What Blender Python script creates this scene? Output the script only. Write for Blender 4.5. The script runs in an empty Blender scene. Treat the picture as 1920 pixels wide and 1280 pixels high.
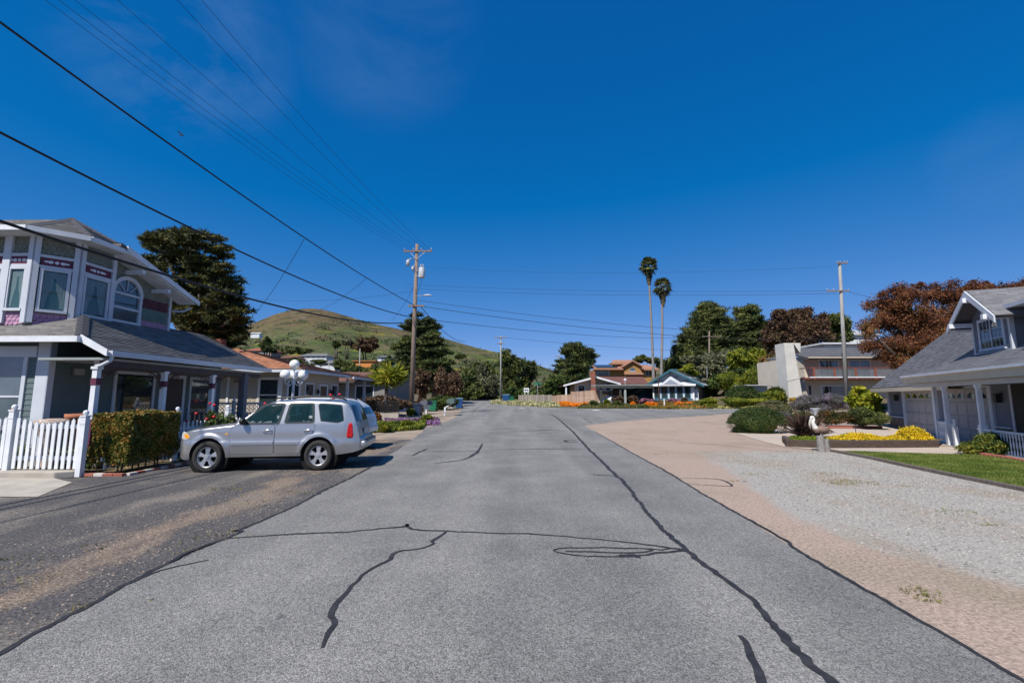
import bpy, math, random
import numpy as np
from mathutils import Vector, Matrix, noise as mn
rnd = random.Random(7)
rs = np.random.RandomState(5)
sc = bpy.context.scene
COL = sc.collection
R = math.radians

# ---------------------------------------------------------------- camera, sky, sun, exposure
CAM = Vector((0.0, 0.0, 1.7)); PITCH = R(7.0); YAW = R(1.0); F = 853.33
cd = bpy.data.cameras.new('camera'); cam = bpy.data.objects.new('camera', cd); COL.objects.link(cam)
cd.lens = 16.0; cd.sensor_width = 36.0; cd.clip_start = 0.05; cd.clip_end = 9000.0
cam.location = CAM; cam.rotation_euler = (math.pi/2 + PITCH, 0, YAW)
sc.camera = cam
CROT = cam.rotation_euler.to_matrix()

SUN_EL, SUN_AZ = R(51), R(32)          # the sun stands behind the camera, to its left
w = bpy.data.worlds.new('World'); sc.world = w; w.use_nodes = True
nt = w.node_tree; N = nt.nodes; N.clear(); L = nt.links
sky = N.new('ShaderNodeTexSky'); sky.sky_type = 'NISHITA'; sky.sun_disc = False
sky.sun_elevation = SUN_EL; sky.sun_rotation = R(180) + SUN_AZ
sky.altitude = 300; sky.air_density = 0.62; sky.dust_density = 0.12; sky.ozone_density = 3.2
KS = 0.1249
def mth(op, x, y=None, clampv=False):
    q = N.new('ShaderNodeMath'); q.operation = op; q.use_clamp = clampv
    for i, v in enumerate((x, y)):
        if v is None: continue
        if hasattr(v, 'links'): L.new(v, q.inputs[i])
        else: q.inputs[i].default_value = v
    return q.outputs[0]
sep = N.new('ShaderNodeSeparateColor'); L.new(sky.outputs[0], sep.inputs[0])
# polarised, deep-blue grade of the whole sky
rr = mth('MAXIMUM', mth('MULTIPLY', mth('SUBTRACT', mth('MULTIPLY', sep.outputs[0], KS), .092), .66), .002)
gg = mth('MULTIPLY', mth('POWER', mth('MULTIPLY', sep.outputs[1], KS), .74), .505)
bb_ = mth('MULTIPLY', mth('POWER', mth('MULTIPLY', sep.outputs[2], KS), .50), .725)
cmb = N.new('ShaderNodeCombineColor'); L.new(rr, cmb.inputs[0]); L.new(gg, cmb.inputs[1]); L.new(bb_, cmb.inputs[2])
tc = N.new('ShaderNodeTexCoord'); mp = N.new('ShaderNodeMapping'); mp.inputs['Scale'].default_value = (1.6, 3.6, 5.0)
mp.inputs['Rotation'].default_value = (0, R(28), R(24))
cn = N.new('ShaderNodeTexNoise'); cn.inputs['Scale'].default_value = 1.5; cn.inputs['Detail'].default_value = 10; cn.inputs['Roughness'].default_value = 0.62; cn.inputs['Distortion'].default_value = 0.8
L.new(tc.outputs['Generated'], mp.inputs[0]); L.new(mp.outputs[0], cn.inputs['Vector'])
def wisp(px, py, c0, c1):
    d = (CROT @ Vector(((px-960)/F, (640-py)/F, -1.0))).normalized()
    v = N.new('ShaderNodeVectorMath'); v.operation = 'DOT_PRODUCT'; L.new(tc.outputs['Generated'], v.inputs[0]); v.inputs[1].default_value = d
    m = N.new('ShaderNodeMapRange'); m.interpolation_type = 'SMOOTHSTEP'; m.inputs[1].default_value = math.cos(R(c0)); m.inputs[2].default_value = math.cos(R(c1)); L.new(v.outputs['Value'], m.inputs[0]); return m.outputs[0]
msk = mth('MAXIMUM', mth('MAXIMUM', wisp(330, 70, 11, 1), mth('MULTIPLY', wisp(720, 50, 11, 2), .6)), mth('MULTIPLY', wisp(1860, 300, 5, 1), .5))
cr = N.new('ShaderNodeMapRange'); cr.inputs[1].default_value = .42; cr.inputs[2].default_value = .74; cr.inputs[4].default_value = .16; L.new(cn.outputs['Fac'], cr.inputs[0])
fac = mth('MULTIPLY', msk, cr.outputs[0])
mx = N.new('ShaderNodeMixRGB'); mx.inputs[2].default_value = (.30, .42, .66, 1); L.new(fac, mx.inputs[0]); L.new(cmb.outputs[0], mx.inputs[1])
scl = N.new('ShaderNodeVectorMath'); scl.operation = 'SCALE'; scl.inputs['Scale'].default_value = 1/KS; L.new(mx.outputs[0], scl.inputs[0])
bg = N.new('ShaderNodeBackground'); bg.inputs['Strength'].default_value = 0.098
out = N.new('ShaderNodeOutputWorld'); L.new(scl.outputs[0], bg.inputs['Color']); L.new(bg.outputs[0], out.inputs[0])

sd = bpy.data.lights.new('sun', 'SUN'); sun = bpy.data.objects.new('sun', sd); COL.objects.link(sun)
sd.energy = 4.3; sd.angle = R(0.53); sd.color = (1.0, 0.95, 0.87)
sdir = Vector((-math.sin(SUN_AZ)*math.cos(SUN_EL), -math.cos(SUN_AZ)*math.cos(SUN_EL), math.sin(SUN_EL)))
sun.rotation_euler = sdir.to_track_quat('Z', 'Y').to_euler(); sun.location = (0, 0, 60)
vs = sc.view_settings; sc.display_settings.display_device = 'sRGB'
vs.view_transform = 'Standard'; vs.look = 'None'; vs.exposure = 0.5; vs.gamma = 1.0; vs.use_curve_mapping = False
sc.render.engine = 'CYCLES'; sc.cycles.use_denoising = True
sc.cycles.max_bounces = 6; sc.cycles.transparent_max_bounces = 12; sc.cycles.diffuse_bounces = 3; sc.cycles.glossy_bounces = 3

# ---------------------------------------------------------------- where a pixel of the photograph (1920 x 1280) lies in the place
def ray(px, py):
    return CROT @ Vector(((px-960)/F, (640-py)/F, -1.0))
def at(px, py, Y):
    d = ray(px, py); return CAM + d*(Y/d.y)
def lerp(a, b, t): return a+(b-a)*t
def clamp(v, a=0.0, b=1.0): return a if v < a else b if v > b else v
def gz(x, y):                                         # height of the ground
    s = min(y, 108.0)-18
    h = 0.0 if s < 0 else (.001*s*s if s < 10 else .1+.02*(s-10))
    r = clamp((y-30)/40)*clamp((x-15)/20)*3.0
    r += .09*max(0.0, min(y, 150)-75)*clamp((x-18)/30)
    l = .012*max(0.0, min(y, 108)-34)*clamp((-x-9)/12)
    return h + r + l
def gp(px, py, far=140.0):                            # ground under a pixel
    d = ray(px, py); d = d/d.y
    a, s = 1.0, 1.0
    y = 1.2
    while y < far:
        p = CAM+d*y
        if p.z < gz(p.x, p.y): break
        y *= 1.02
    lo, hi = y/1.02, y
    for _ in range(24):
        m = (lo+hi)/2; p = CAM+d*m
        if p.z < gz(p.x, p.y): hi = m
        else: lo = m
    p = CAM+d*hi
    return Vector((p.x, p.y, gz(p.x, p.y)))

# ---------------------------------------------------------------- materials
MATS = {}
def new_mat(name):
    m = bpy.data.materials.new(name); m.use_nodes = True
    n = m.node_tree.nodes; b = n['Principled BSDF']
    return m, n, m.node_tree.links, b
def setin(b, **k):
    for kk, v in k.items():
        kk = kk.replace('_', ' ')
        if kk in b.inputs: b.inputs[kk].default_value = v
def c4(c): return (c[0], c[1], c[2], 1.0)
def M(name, c1, c2=None, scale=3.0, rough=0.8, bump=0.0, bscale=40.0, metal=0.0, spec=0.4, coat=0.0, stretch=(1, 1, 1), lo=.35, hi=.65, island=False, c3=None, detail=5, obj=False):
    if name in MATS: return MATS[name]
    m, n, l, b = new_mat(name)
    setin(b, Roughness=rough, Metallic=metal); b.inputs['Specular IOR Level'].default_value = spec
    if coat: b.inputs['Coat Weight'].default_value = coat; b.inputs['Coat Roughness'].default_value = .04
    if c2 is None: c2 = tuple(v*.82 for v in c1)
    t = n.new('ShaderNodeTexCoord'); mp = n.new('ShaderNodeMapping'); mp.inputs['Scale'].default_value = stretch
    l.new(t.outputs['Object'], mp.inputs[0])
    nz = n.new('ShaderNodeTexNoise'); nz.inputs['Scale'].default_value = scale; nz.inputs['Detail'].default_value = detail
    l.new(mp.outputs[0], nz.inputs['Vector'])
    rp = n.new('ShaderNodeValToRGB'); e = rp.color_ramp.elements
    e[0].position = lo; e[0].color = c4(c1); e[1].position = hi; e[1].color = c4(c2)
    if c3 is not None:
        x = e.new((lo+hi)/2); x.color = c4(c3)
    if island or obj:
        g = n.new('ShaderNodeObjectInfo' if obj else 'ShaderNodeNewGeometry'); ma = n.new('ShaderNodeMath'); ma.operation = 'MULTIPLY_ADD'
        ma.inputs[1].default_value = .5; l.new(g.outputs['Random' if obj else 'Random Per Island'], ma.inputs[0])
        mb = n.new('ShaderNodeMath'); mb.operation = 'MULTIPLY_ADD'; mb.inputs[1].default_value = .5
        l.new(nz.outputs['Fac'], mb.inputs[0]); l.new(ma.outputs[0], mb.inputs[2])
        l.new(mb.outputs[0], rp.inputs[0]); ma.inputs[2].default_value = 0.0
    else:
        l.new(nz.outputs['Fac'], rp.inputs[0])
    l.new(rp.outputs[0], b.inputs['Base Color'])
    if bump:
        bn = n.new('ShaderNodeTexNoise'); bn.inputs['Scale'].default_value = bscale; bn.inputs['Detail'].default_value = 4
        l.new(mp.outputs[0], bn.inputs['Vector'])
        bb = n.new('ShaderNodeBump'); bb.inputs['Strength'].default_value = bump; bb.inputs['Distance'].default_value = .01
        l.new(bn.outputs['Fac'], bb.inputs['Height']); l.new(bb.outputs[0], b.inputs['Normal'])
    MATS[name] = m
    return m
def LEAF(name, c1, c2, c3, scale=.9, trans=.25, rough=.65, p1=.25, p2=.75, cl=.5, c4th=None, p4=None):
    if name in MATS: return MATS[name]
    m, n, l, b = new_mat(name)
    setin(b, Roughness=rough); b.inputs['Specular IOR Level'].default_value = .25
    g = n.new('ShaderNodeNewGeometry'); t = n.new('ShaderNodeTexCoord')
    nz = n.new('ShaderNodeTexNoise'); nz.inputs['Scale'].default_value = scale; nz.inputs['Detail'].default_value = 3
    l.new(t.outputs['Object'], nz.inputs['Vector'])
    s = n.new('ShaderNodeMapRange'); s.inputs[1].default_value = .3; s.inputs[2].default_value = .7
    l.new(nz.outputs['Fac'], s.inputs[0])
    mx = n.new('ShaderNodeMix'); mx.data_type = 'FLOAT'; mx.inputs[0].default_value = cl
    l.new(g.outputs['Random Per Island'], mx.inputs[2]); l.new(s.outputs[0], mx.inputs[3])
    rp = n.new('ShaderNodeValToRGB'); e = rp.color_ramp.elements
    e[0].position = p1; e[0].color = c4(c1); e[1].position = p2; e[1].color = c4(c3)
    x = e.new((p1+p2)/2); x.color = c4(c2)
    if c4th is not None:
        x = e.new(p4 or .9); x.color = c4(c4th)
    l.new(mx.outputs[0], rp.inputs[0]); l.new(rp.outputs[0], b.inputs['Base Color'])
    if trans:
        tr = n.new('ShaderNodeBsdfTranslucent'); l.new(rp.outputs[0], tr.inputs['Color'])
        ms = n.new('ShaderNodeMixShader'); ms.inputs[0].default_value = trans
        l.new(b.outputs[0], ms.inputs[1]); l.new(tr.outputs[0], ms.inputs[2]); l.new(ms.outputs[0], n['Material Output'].inputs['Surface'])
    MATS[name] = m
    return m

# ---------------------------------------------------------------- object helpers
ROOTM = {}
def link(name, data, parent=None):
    o = bpy.data.objects.new(name, data); COL.objects.link(o)
    if parent is not None: o.parent = parent
    return o
def tag(o, label=None, cat=None, group=None, kind=None):
    if label: o['label'] = label
    if cat: o['category'] = cat
    if group: o['group'] = group
    if kind: o['kind'] = kind
    return o
def thing(name, label, cat, loc=(0, 0, 0), rz=0.0, group=None):
    o = link(name, None); o.location = loc; o.rotation_euler = (0, 0, rz)
    o.empty_display_size = .3
    ROOTM[o.name] = Matrix.Translation(Vector(loc)) @ Matrix.Rotation(rz, 4, 'Z')
    return tag(o, label, cat, group)
def rootm(parent):
    while parent is not None:
        if parent.name in ROOTM: return ROOTM[parent.name]
        parent = parent.parent
    return Matrix.Identity(4)
def copy_tree(o, parent=None, **tags):
    c = o.copy(); COL.objects.link(c); c.parent = parent
    for k, v in tags.items(): c[k] = v
    if o.name in ROOTM: ROOTM[c.name] = ROOTM[o.name]
    for ch in o.children: copy_tree(ch, c)
    return c
def place(o, loc, rz=0.0):
    o.location = loc; o.rotation_euler = (0, 0, rz); return o

def fr(o, u, n=None):
    """frame matrix: x along u (in plan), y = outward, z up; outward = u x up"""
    u = Vector(u).normalized(); up = Vector((0, 0, 1)); nn = u.cross(up).normalized()
    m = Matrix.Identity(4)
    m.col[0][:3] = u; m.col[1][:3] = nn; m.col[2][:3] = up; m.col[3][:3] = Vector(o)
    return m

class MB:
    def __init__(s, m=None): s.v = []; s.f = []; s.m = m
    def add(s, vs, fs):
        k = len(s.v)
        if s.m is not None: vs = [s.m @ Vector(p) for p in vs]
        s.v += [tuple(p) for p in vs]; s.f += [tuple(i+k for i in f) for f in fs]; return s
    def box(s, x0, x1, y0, y1, z0, z1):
        v = [(x, y, z) for z in (z0, z1) for x, y in ((x0, y0), (x1, y0), (x1, y1), (x0, y1))]
        return s.add(v, [(0, 3, 2, 1), (4, 5, 6, 7), (0, 1, 5, 4), (1, 2, 6, 5), (2, 3, 7, 6), (3, 0, 4, 7)])
    def beam(s, p, q, w, h, up=(0, 0, 1)):
        p, q = Vector(p), Vector(q); d = (q-p).normalized(); a = d.cross(Vector(up))
        if a.length < 1e-4: a = d.cross(Vector((0, 1, 0)))
        a.normalize(); b = a.cross(d).normalized(); a = a*w/2; b = b*h/2
        v = [e+i*a+j*b for e in (p, q) for i, j in ((-1, -1), (1, -1), (1, 1), (-1, 1))]
        return s.add(v, [(0, 1, 2, 3), (7, 6, 5, 4), (0, 4, 5, 1), (1, 5, 6, 2), (2, 6, 7, 3), (3, 7, 4, 0)])
    def tube(s, pts, rad, n=8, cap=True):
        pts = [Vector(p) for p in pts]
        if not hasattr(rad, '__len__'): rad = [rad]*len(pts)
        vs = []; fs = []
        ref = None
        for i, p in enumerate(pts):
            d = (pts[min(i+1, len(pts)-1)]-pts[max(i-1, 0)]).normalized()
            if ref is None: ref = Vector((1, 0, 0)) if abs(d.x) < .9 else Vector((0, 1, 0))
            a = d.cross(ref).normalized(); b = d.cross(a).normalized(); ref = b.cross(d) if False else ref
            for k in range(n):
                t = 2*math.pi*k/n; vs.append(p+a*math.cos(t)*rad[i]+b*math.sin(t)*rad[i])
        for i in range(len(pts)-1):
            for k in range(n):
                fs.append((i*n+k, i*n+(k+1) % n, (i+1)*n+(k+1) % n, (i+1)*n+k))
        if cap: fs += [tuple(range(n-1, -1, -1)), tuple((len(pts)-1)*n+k for k in range(n))]
        return s.add(vs, fs)
    def lathe(s, prof, c=(0, 0, 0), n=12, axis='z'):
        vs = []; fs = []
        for r, z in prof:
            for k in range(n):
                t = 2*math.pi*k/n; x, y = r*math.cos(t), r*math.sin(t)
                p = (x, y, z) if axis == 'z' else (x, z, y)
                vs.append((p[0]+c[0], p[1]+c[1], p[2]+c[2]))
        for i in range(len(prof)-1):
            for k in range(n):
                fs.append((i*n+k, i*n+(k+1) % n, (i+1)*n+(k+1) % n, (i+1)*n+k))
        return s.add(vs, fs)
    def ball(s, c, r, nu=12, nv=8):
        if not hasattr(r, '__len__'): r = (r, r, r)
        vs = []; fs = []
        for j in range(nv+1):
            ph = math.pi*j/nv
            for i in range(nu):
                t = 2*math.pi*i/nu
                vs.append((c[0]+r[0]*math.sin(ph)*math.cos(t), c[1]+r[1]*math.sin(ph)*math.sin(t), c[2]+r[2]*math.cos(ph)))
        for j in range(nv):
            for i in range(nu): fs.append((j*nu+i, j*nu+(i+1) % nu, (j+1)*nu+(i+1) % nu, (j+1)*nu+i))
        return s.add(vs, fs)
    def prism(s, poly, off):
        off = Vector(off); n = len(poly); v = [Vector(p) for p in poly]; v += [p+off for p in v]
        f = [tuple(range(n)), tuple(range(2*n-1, n-1, -1))]
        f += [(i, (i+1) % n, n+(i+1) % n, n+i)[::-1] for i in range(n)]
        return s.add(v, f)
    def build(s, name, mat, parent=None, smooth=False, world=False, kind=None, bevel=0.0, angle=None):
        vs = s.v
        if world and parent is not None:
            inv = rootm(parent).inverted(); vs = [tuple(inv @ Vector(p)) for p in vs]
        me = bpy.data.meshes.new(name); me.from_pydata(vs, [], s.f)
        if mat is not None: me.materials.append(mat)
        if smooth or angle:
            me.polygons.foreach_set('use_smooth', [True]*len(me.polygons))
        o = link(name, me, parent)
        import bmesh
        bm = bmesh.new(); bm.from_mesh(me); bmesh.ops.recalc_face_normals(bm, faces=bm.faces); bm.to_mesh(me); bm.free()
        if angle: me.set_sharp_from_angle(angle=R(angle))
        if bevel:
            b = o.modifiers.new('bevel', 'BEVEL'); b.width = bevel; b.segments = 2; b.limit_method = 'ANGLE'
        if kind: o['kind'] = kind
        return o
def reuse(name, src, parent, loc=(0, 0, 0), rz=0.0):
    o = link(name, src.data, parent); o.location = loc; o.rotation_euler = (0, 0, rz); return o

def np_mesh(name, V, Fq, mat, parent=None, nside=4):
    me = bpy.data.meshes.new(name)
    nv, nf = len(V), len(Fq)
    me.vertices.add(nv); me.vertices.foreach_set('co', np.ascontiguousarray(V, dtype=np.float32).ravel())
    me.loops.add(nf*nside); me.loops.foreach_set('vertex_index', np.ascontiguousarray(Fq, dtype=np.int32).ravel())
    me.polygons.add(nf); me.polygons.foreach_set('loop_start', np.arange(0, nf*nside, nside, dtype=np.int32))
    me.update(calc_edges=True)
    if mat is not None: me.materials.append(mat)
    return link(name, me, parent)

# ---------------------------------------------------------------- leaves
def unit(a): return a/np.maximum(np.linalg.norm(a, axis=1, keepdims=True), 1e-6)
def blob(clumps, n, power=.30, jitter=.12, top=0.0):
    C = np.array(clumps, dtype=float)
    wgt = (C[:, 3]*C[:, 4]+C[:, 4]*C[:, 5]+C[:, 3]*C[:, 5]); wgt /= wgt.sum()
    idx = rs.choice(len(C), n, p=wgt)
    d = unit(rs.normal(size=(n, 3)))
    if top: d[:, 2] = np.where((d[:, 2] < 0) & (rs.rand(n) < top), -d[:, 2], d[:, 2])
    r = rs.rand(n, 1)**power*(1+rs.normal(size=(n, 1))*jitter)
    return C[idx, :3]+d*r*C[idx, 3:6], d
def leaves(name, mat, parent, P, D, length, width, spread=.8, up=0.0, cores=None, corescale=.7, var=.35, world=True):
    """one diamond-shaped leaf per point; D is the outward direction there"""
    n = len(P)
    ax = unit(D*(1-spread)+unit(rs.normal(size=(n, 3)))*spread+np.array([0, 0, up]))
    sd_ = unit(np.cross(ax, unit(rs.normal(size=(n, 3)))))
    ln = (length*(1+var*rs.normal(size=(n, 1)))).clip(length*.3)*.5; wd = ln*(width/length)
    V = np.empty((n, 4, 3)); V[:, 0] = P-ax*ln; V[:, 1] = P+sd_*wd-ax*ln*.1; V[:, 2] = P+ax*ln; V[:, 3] = P-sd_*wd-ax*ln*.1
    V = V.reshape(-1, 3); Q = np.arange(n*4).reshape(-1, 4)
    if cores is not None:
        vs = []; fs = []
        for c in cores:
            mb = MB(); r = [c[3]*corescale, c[4]*corescale, c[5]*corescale]
            mb.ball(c[:3], r, 8, 5); k = len(vs); vs += mb.v; fs += [tuple(i+k for i in f) for f in mb.f]
        vs = np.array(vs); nv = len(V)
        nzv = rs.normal(size=vs.shape)*0.0
        V = np.vstack([V, vs+nzv]); Q = np.vstack([Q, np.array(fs)+nv])
    if world and parent is not None:
        inv = np.array(rootm(parent).inverted()); V = V @ inv[:3, :3].T+inv[:3, 3]
    return np_mesh(name, V, Q, mat, parent)
def ragged(C, k=5, seed=1, s0=.28, s1=.55, keep=.8):
    """break clumps into smaller ones so that the outline is uneven"""
    g = np.random.RandomState(seed); o = []
    for c in C:
        o.append((c[0], c[1], c[2], c[3]*keep, c[4]*keep, c[5]*keep))
        for _ in range(k):
            d = unit(g.normal(size=(1, 3)))[0]; q = g.uniform(s0, s1); t = g.uniform(.75, 1.05)
            o.append((c[0]+d[0]*c[3]*t, c[1]+d[1]*c[4]*t, c[2]+d[2]*c[5]*t, c[3]*q, c[4]*q, c[5]*q))
    return o
def bumps(c, r, n, s=.45, flat=1.0, seed=None):
    """a few big clumps spread over an ellipsoid"""
    g = np.random.RandomState(seed if seed is not None else rs.randint(1e6)); outl = []
    for i in range(n):
        d = g.normal(size=3); d /= np.linalg.norm(d); t = .45+.45*g.rand()
        q = s*(.7+.6*g.rand())
        outl.append((c[0]+d[0]*r[0]*t, c[1]+d[1]*r[1]*t, c[2]+d[2]*r[2]*t, r[0]*q, r[1]*q, r[2]*q*flat))
    outl.append((c[0], c[1], c[2], r[0]*.62, r[1]*.62, r[2]*.62))
    return outl
# ---------------------------------------------------------------- sheets of ground
def sheet(name, poly, mat, lift=0.0, dy=.5, nx=10, attr=None, kind='structure', label=None, warp=None):
    """fills a plan polygon (each slice one interval) following the ground"""
    ys = [p[1] for p in poly]; y0, y1 = min(ys), max(ys)
    cuts = sorted(set([round(y, 4) for y in ys]+[round(y0+(y1-y0)*i/max(1, int((y1-y0)/dy)), 4) for i in range(max(1, int((y1-y0)/dy))+1)]))
    V = []; Q = []; A = []
    def span(y):
        xs = []
        for i in range(len(poly)):
            a, b = poly[i], poly[(i+1) % len(poly)]
            if (a[1]-y)*(b[1]-y) <= 0 and abs(a[1]-b[1]) > 1e-9: xs.append(a[0]+(b[0]-a[0])*(y-a[1])/(b[1]-a[1]))
        return (min(xs), max(xs)) if len(xs) > 1 else None
    for i in range(len(cuts)-1):
        a, b = cuts[i], cuts[i+1]
        if b-a < 1e-3: continue
        e = (b-a)*1e-4; sa, sb = span(a+e), span(b-e)
        if not sa or not sb: continue
        k = len(V)
        for (y, s_) in ((a, sa), (b, sb)):
            for j in range(nx+1):
                x = lerp(s_[0], s_[1], j/nx if not warp else (1-(1-j/nx)**3 if warp == 'r' else (j/nx)**2.2)); V.append((x, y, gz(x, y)+lift)); A.append(attr(x, y) if attr else 0.0)
        for j in range(nx): Q.append((k+j, k+j+1, k+nx+2+j, k+nx+1+j))
    o = np_mesh(name, np.array(V), np.array(Q), mat)
    if attr:
        at_ = o.data.attributes.new('mixf', 'FLOAT', 'POINT'); at_.data.foreach_set('value', A)
    return tag(o, kind=kind, label=label)
def two_tone(name, A, B, nscale=1.5, k=.9, speck=60.0, speckamt=.35, rough=.9, bump=.5, stretch=(1, 1, 1), C=None, cscale=.6, sbump=60.0):
    """ground material: A where the attribute mixf is 0, B where it is 1, ragged between; C in patches"""
    m, n, l, b = new_mat(name); setin(b, Roughness=rough); b.inputs['Specular IOR Level'].default_value = .2
    t = n.new('ShaderNodeTexCoord'); mp = n.new('ShaderNodeMapping'); mp.inputs['Scale'].default_value = stretch
    l.new(t.outputs['Object'], mp.inputs[0])
    a = n.new('ShaderNodeAttribute'); a.attribute_name = 'mixf'
    nz = n.new('ShaderNodeTexNoise'); nz.inputs['Scale'].default_value = nscale; nz.inputs['Detail'].default_value = 8; nz.inputs['Roughness'].default_value = .65
    l.new(mp.outputs[0], nz.inputs['Vector'])
    s = n.new('ShaderNodeMath'); s.operation = 'MULTIPLY_ADD'; s.inputs[1].default_value = k; l.new(nz.outputs['Fac'], s.inputs[0])
    l.new(a.outputs['Fac'], s.inputs[2])
    mr = n.new('ShaderNodeMapRange'); mr.inputs[1].default_value = .5*k+.32; mr.inputs[2].default_value = .5*k+.62; l.new(s.outputs[0], mr.inputs[0])
    mixc = n.new('ShaderNodeMixRGB'); mixc.inputs[1].default_value = c4(A); mixc.inputs[2].default_value = c4(B); l.new(mr.outputs[0], mixc.inputs[0])
    col = mixc.outputs[0]
    if C is not None:
        n2 = n.new('ShaderNodeTexNoise'); n2.inputs['Scale'].default_value = cscale; n2.inputs['Detail'].default_value = 7; n2.inputs['Roughness'].default_value = .6
        l.new(mp.outputs[0], n2.inputs['Vector'])
        r2 = n.new('ShaderNodeMapRange'); r2.inputs[1].default_value = .48; r2.inputs[2].default_value = .66; l.new(n2.outputs['Fac'], r2.inputs[0])
        m2 = n.new('ShaderNodeMixRGB'); m2.inputs[2].default_value = c4(C); l.new(r2.outputs[0], m2.inputs[0]); l.new(col, m2.inputs[1]); col = m2.outputs[0]
    sp = n.new('ShaderNodeTexNoise'); sp.inputs['Scale'].default_value = speck; sp.inputs['Detail'].default_value = 3; sp.inputs['Roughness'].default_value = .7
    l.new(t.outputs['Object'], sp.inputs['Vector'])
    r3 = n.new('ShaderNodeMapRange'); r3.inputs[1].default_value = .3; r3.inputs[2].default_value = .7; r3.inputs[3].default_value = 1-speckamt; r3.inputs[4].default_value = 1+speckamt
    l.new(sp.outputs['Fac'], r3.inputs[0])
    m3 = n.new('ShaderNodeMixRGB'); m3.blend_type = 'MULTIPLY'; m3.inputs[0].default_value = 1.0; l.new(col, m3.inputs[1]); l.new(r3.outputs[0], m3.inputs[2])
    l.new(m3.outputs[0], b.inputs['Base Color'])
    bb = n.new('ShaderNodeBump'); bb.inputs['Strength'].default_value = bump; bb.inputs['Distance'].default_value = .012
    bn = n.new('ShaderNodeTexNoise'); bn.inputs['Scale'].default_value = sbump; bn.inputs['Detail'].default_value = 3; l.new(t.outputs['Object'], bn.inputs['Vector'])
    l.new(bn.outputs['Fac'], bb.inputs['Height']); l.new(bb.outputs[0], b.inputs['Normal'])
    return m

# base ground, out to the horizon
gx = sorted(set([-3000, -1500, -800, -400, -250]+list(range(-180, -40, 10))+list(range(-40, 60, 1))+list(range(60, 200, 10))+[250, 400, 800, 1500, 3000]))
gy = sorted(set([-3000, -1500, -800, -400, -200, -100, -50, -25]+list(range(-14, 60, 1))+list(range(60, 200, 5))+[250, 400, 800, 1500, 3000]))
V = np.array([(x, y, gz(x, y)-.03) for y in gy for x in gx]); nxg = len(gx)
Q = np.array([(j*nxg+i, j*nxg+i+1, (j+1)*nxg+i+1, (j+1)*nxg+i) for j in range(len(gy)-1) for i in range(nxg-1)])
ground_mat = two_tone('ground_earth', (.13, .10, .06), (.07, .085, .03), nscale=.35, k=1.2, speck=14, speckamt=.4, bump=.6, C=(.05, .06, .025), cscale=.2)
g = np_mesh('ground', V, Q, ground_mat); tag(g, kind='structure')
at_ = g.data.attributes.new('mixf', 'FLOAT', 'POINT'); at_.data.foreach_set('value', [.35]*len(V))

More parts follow.
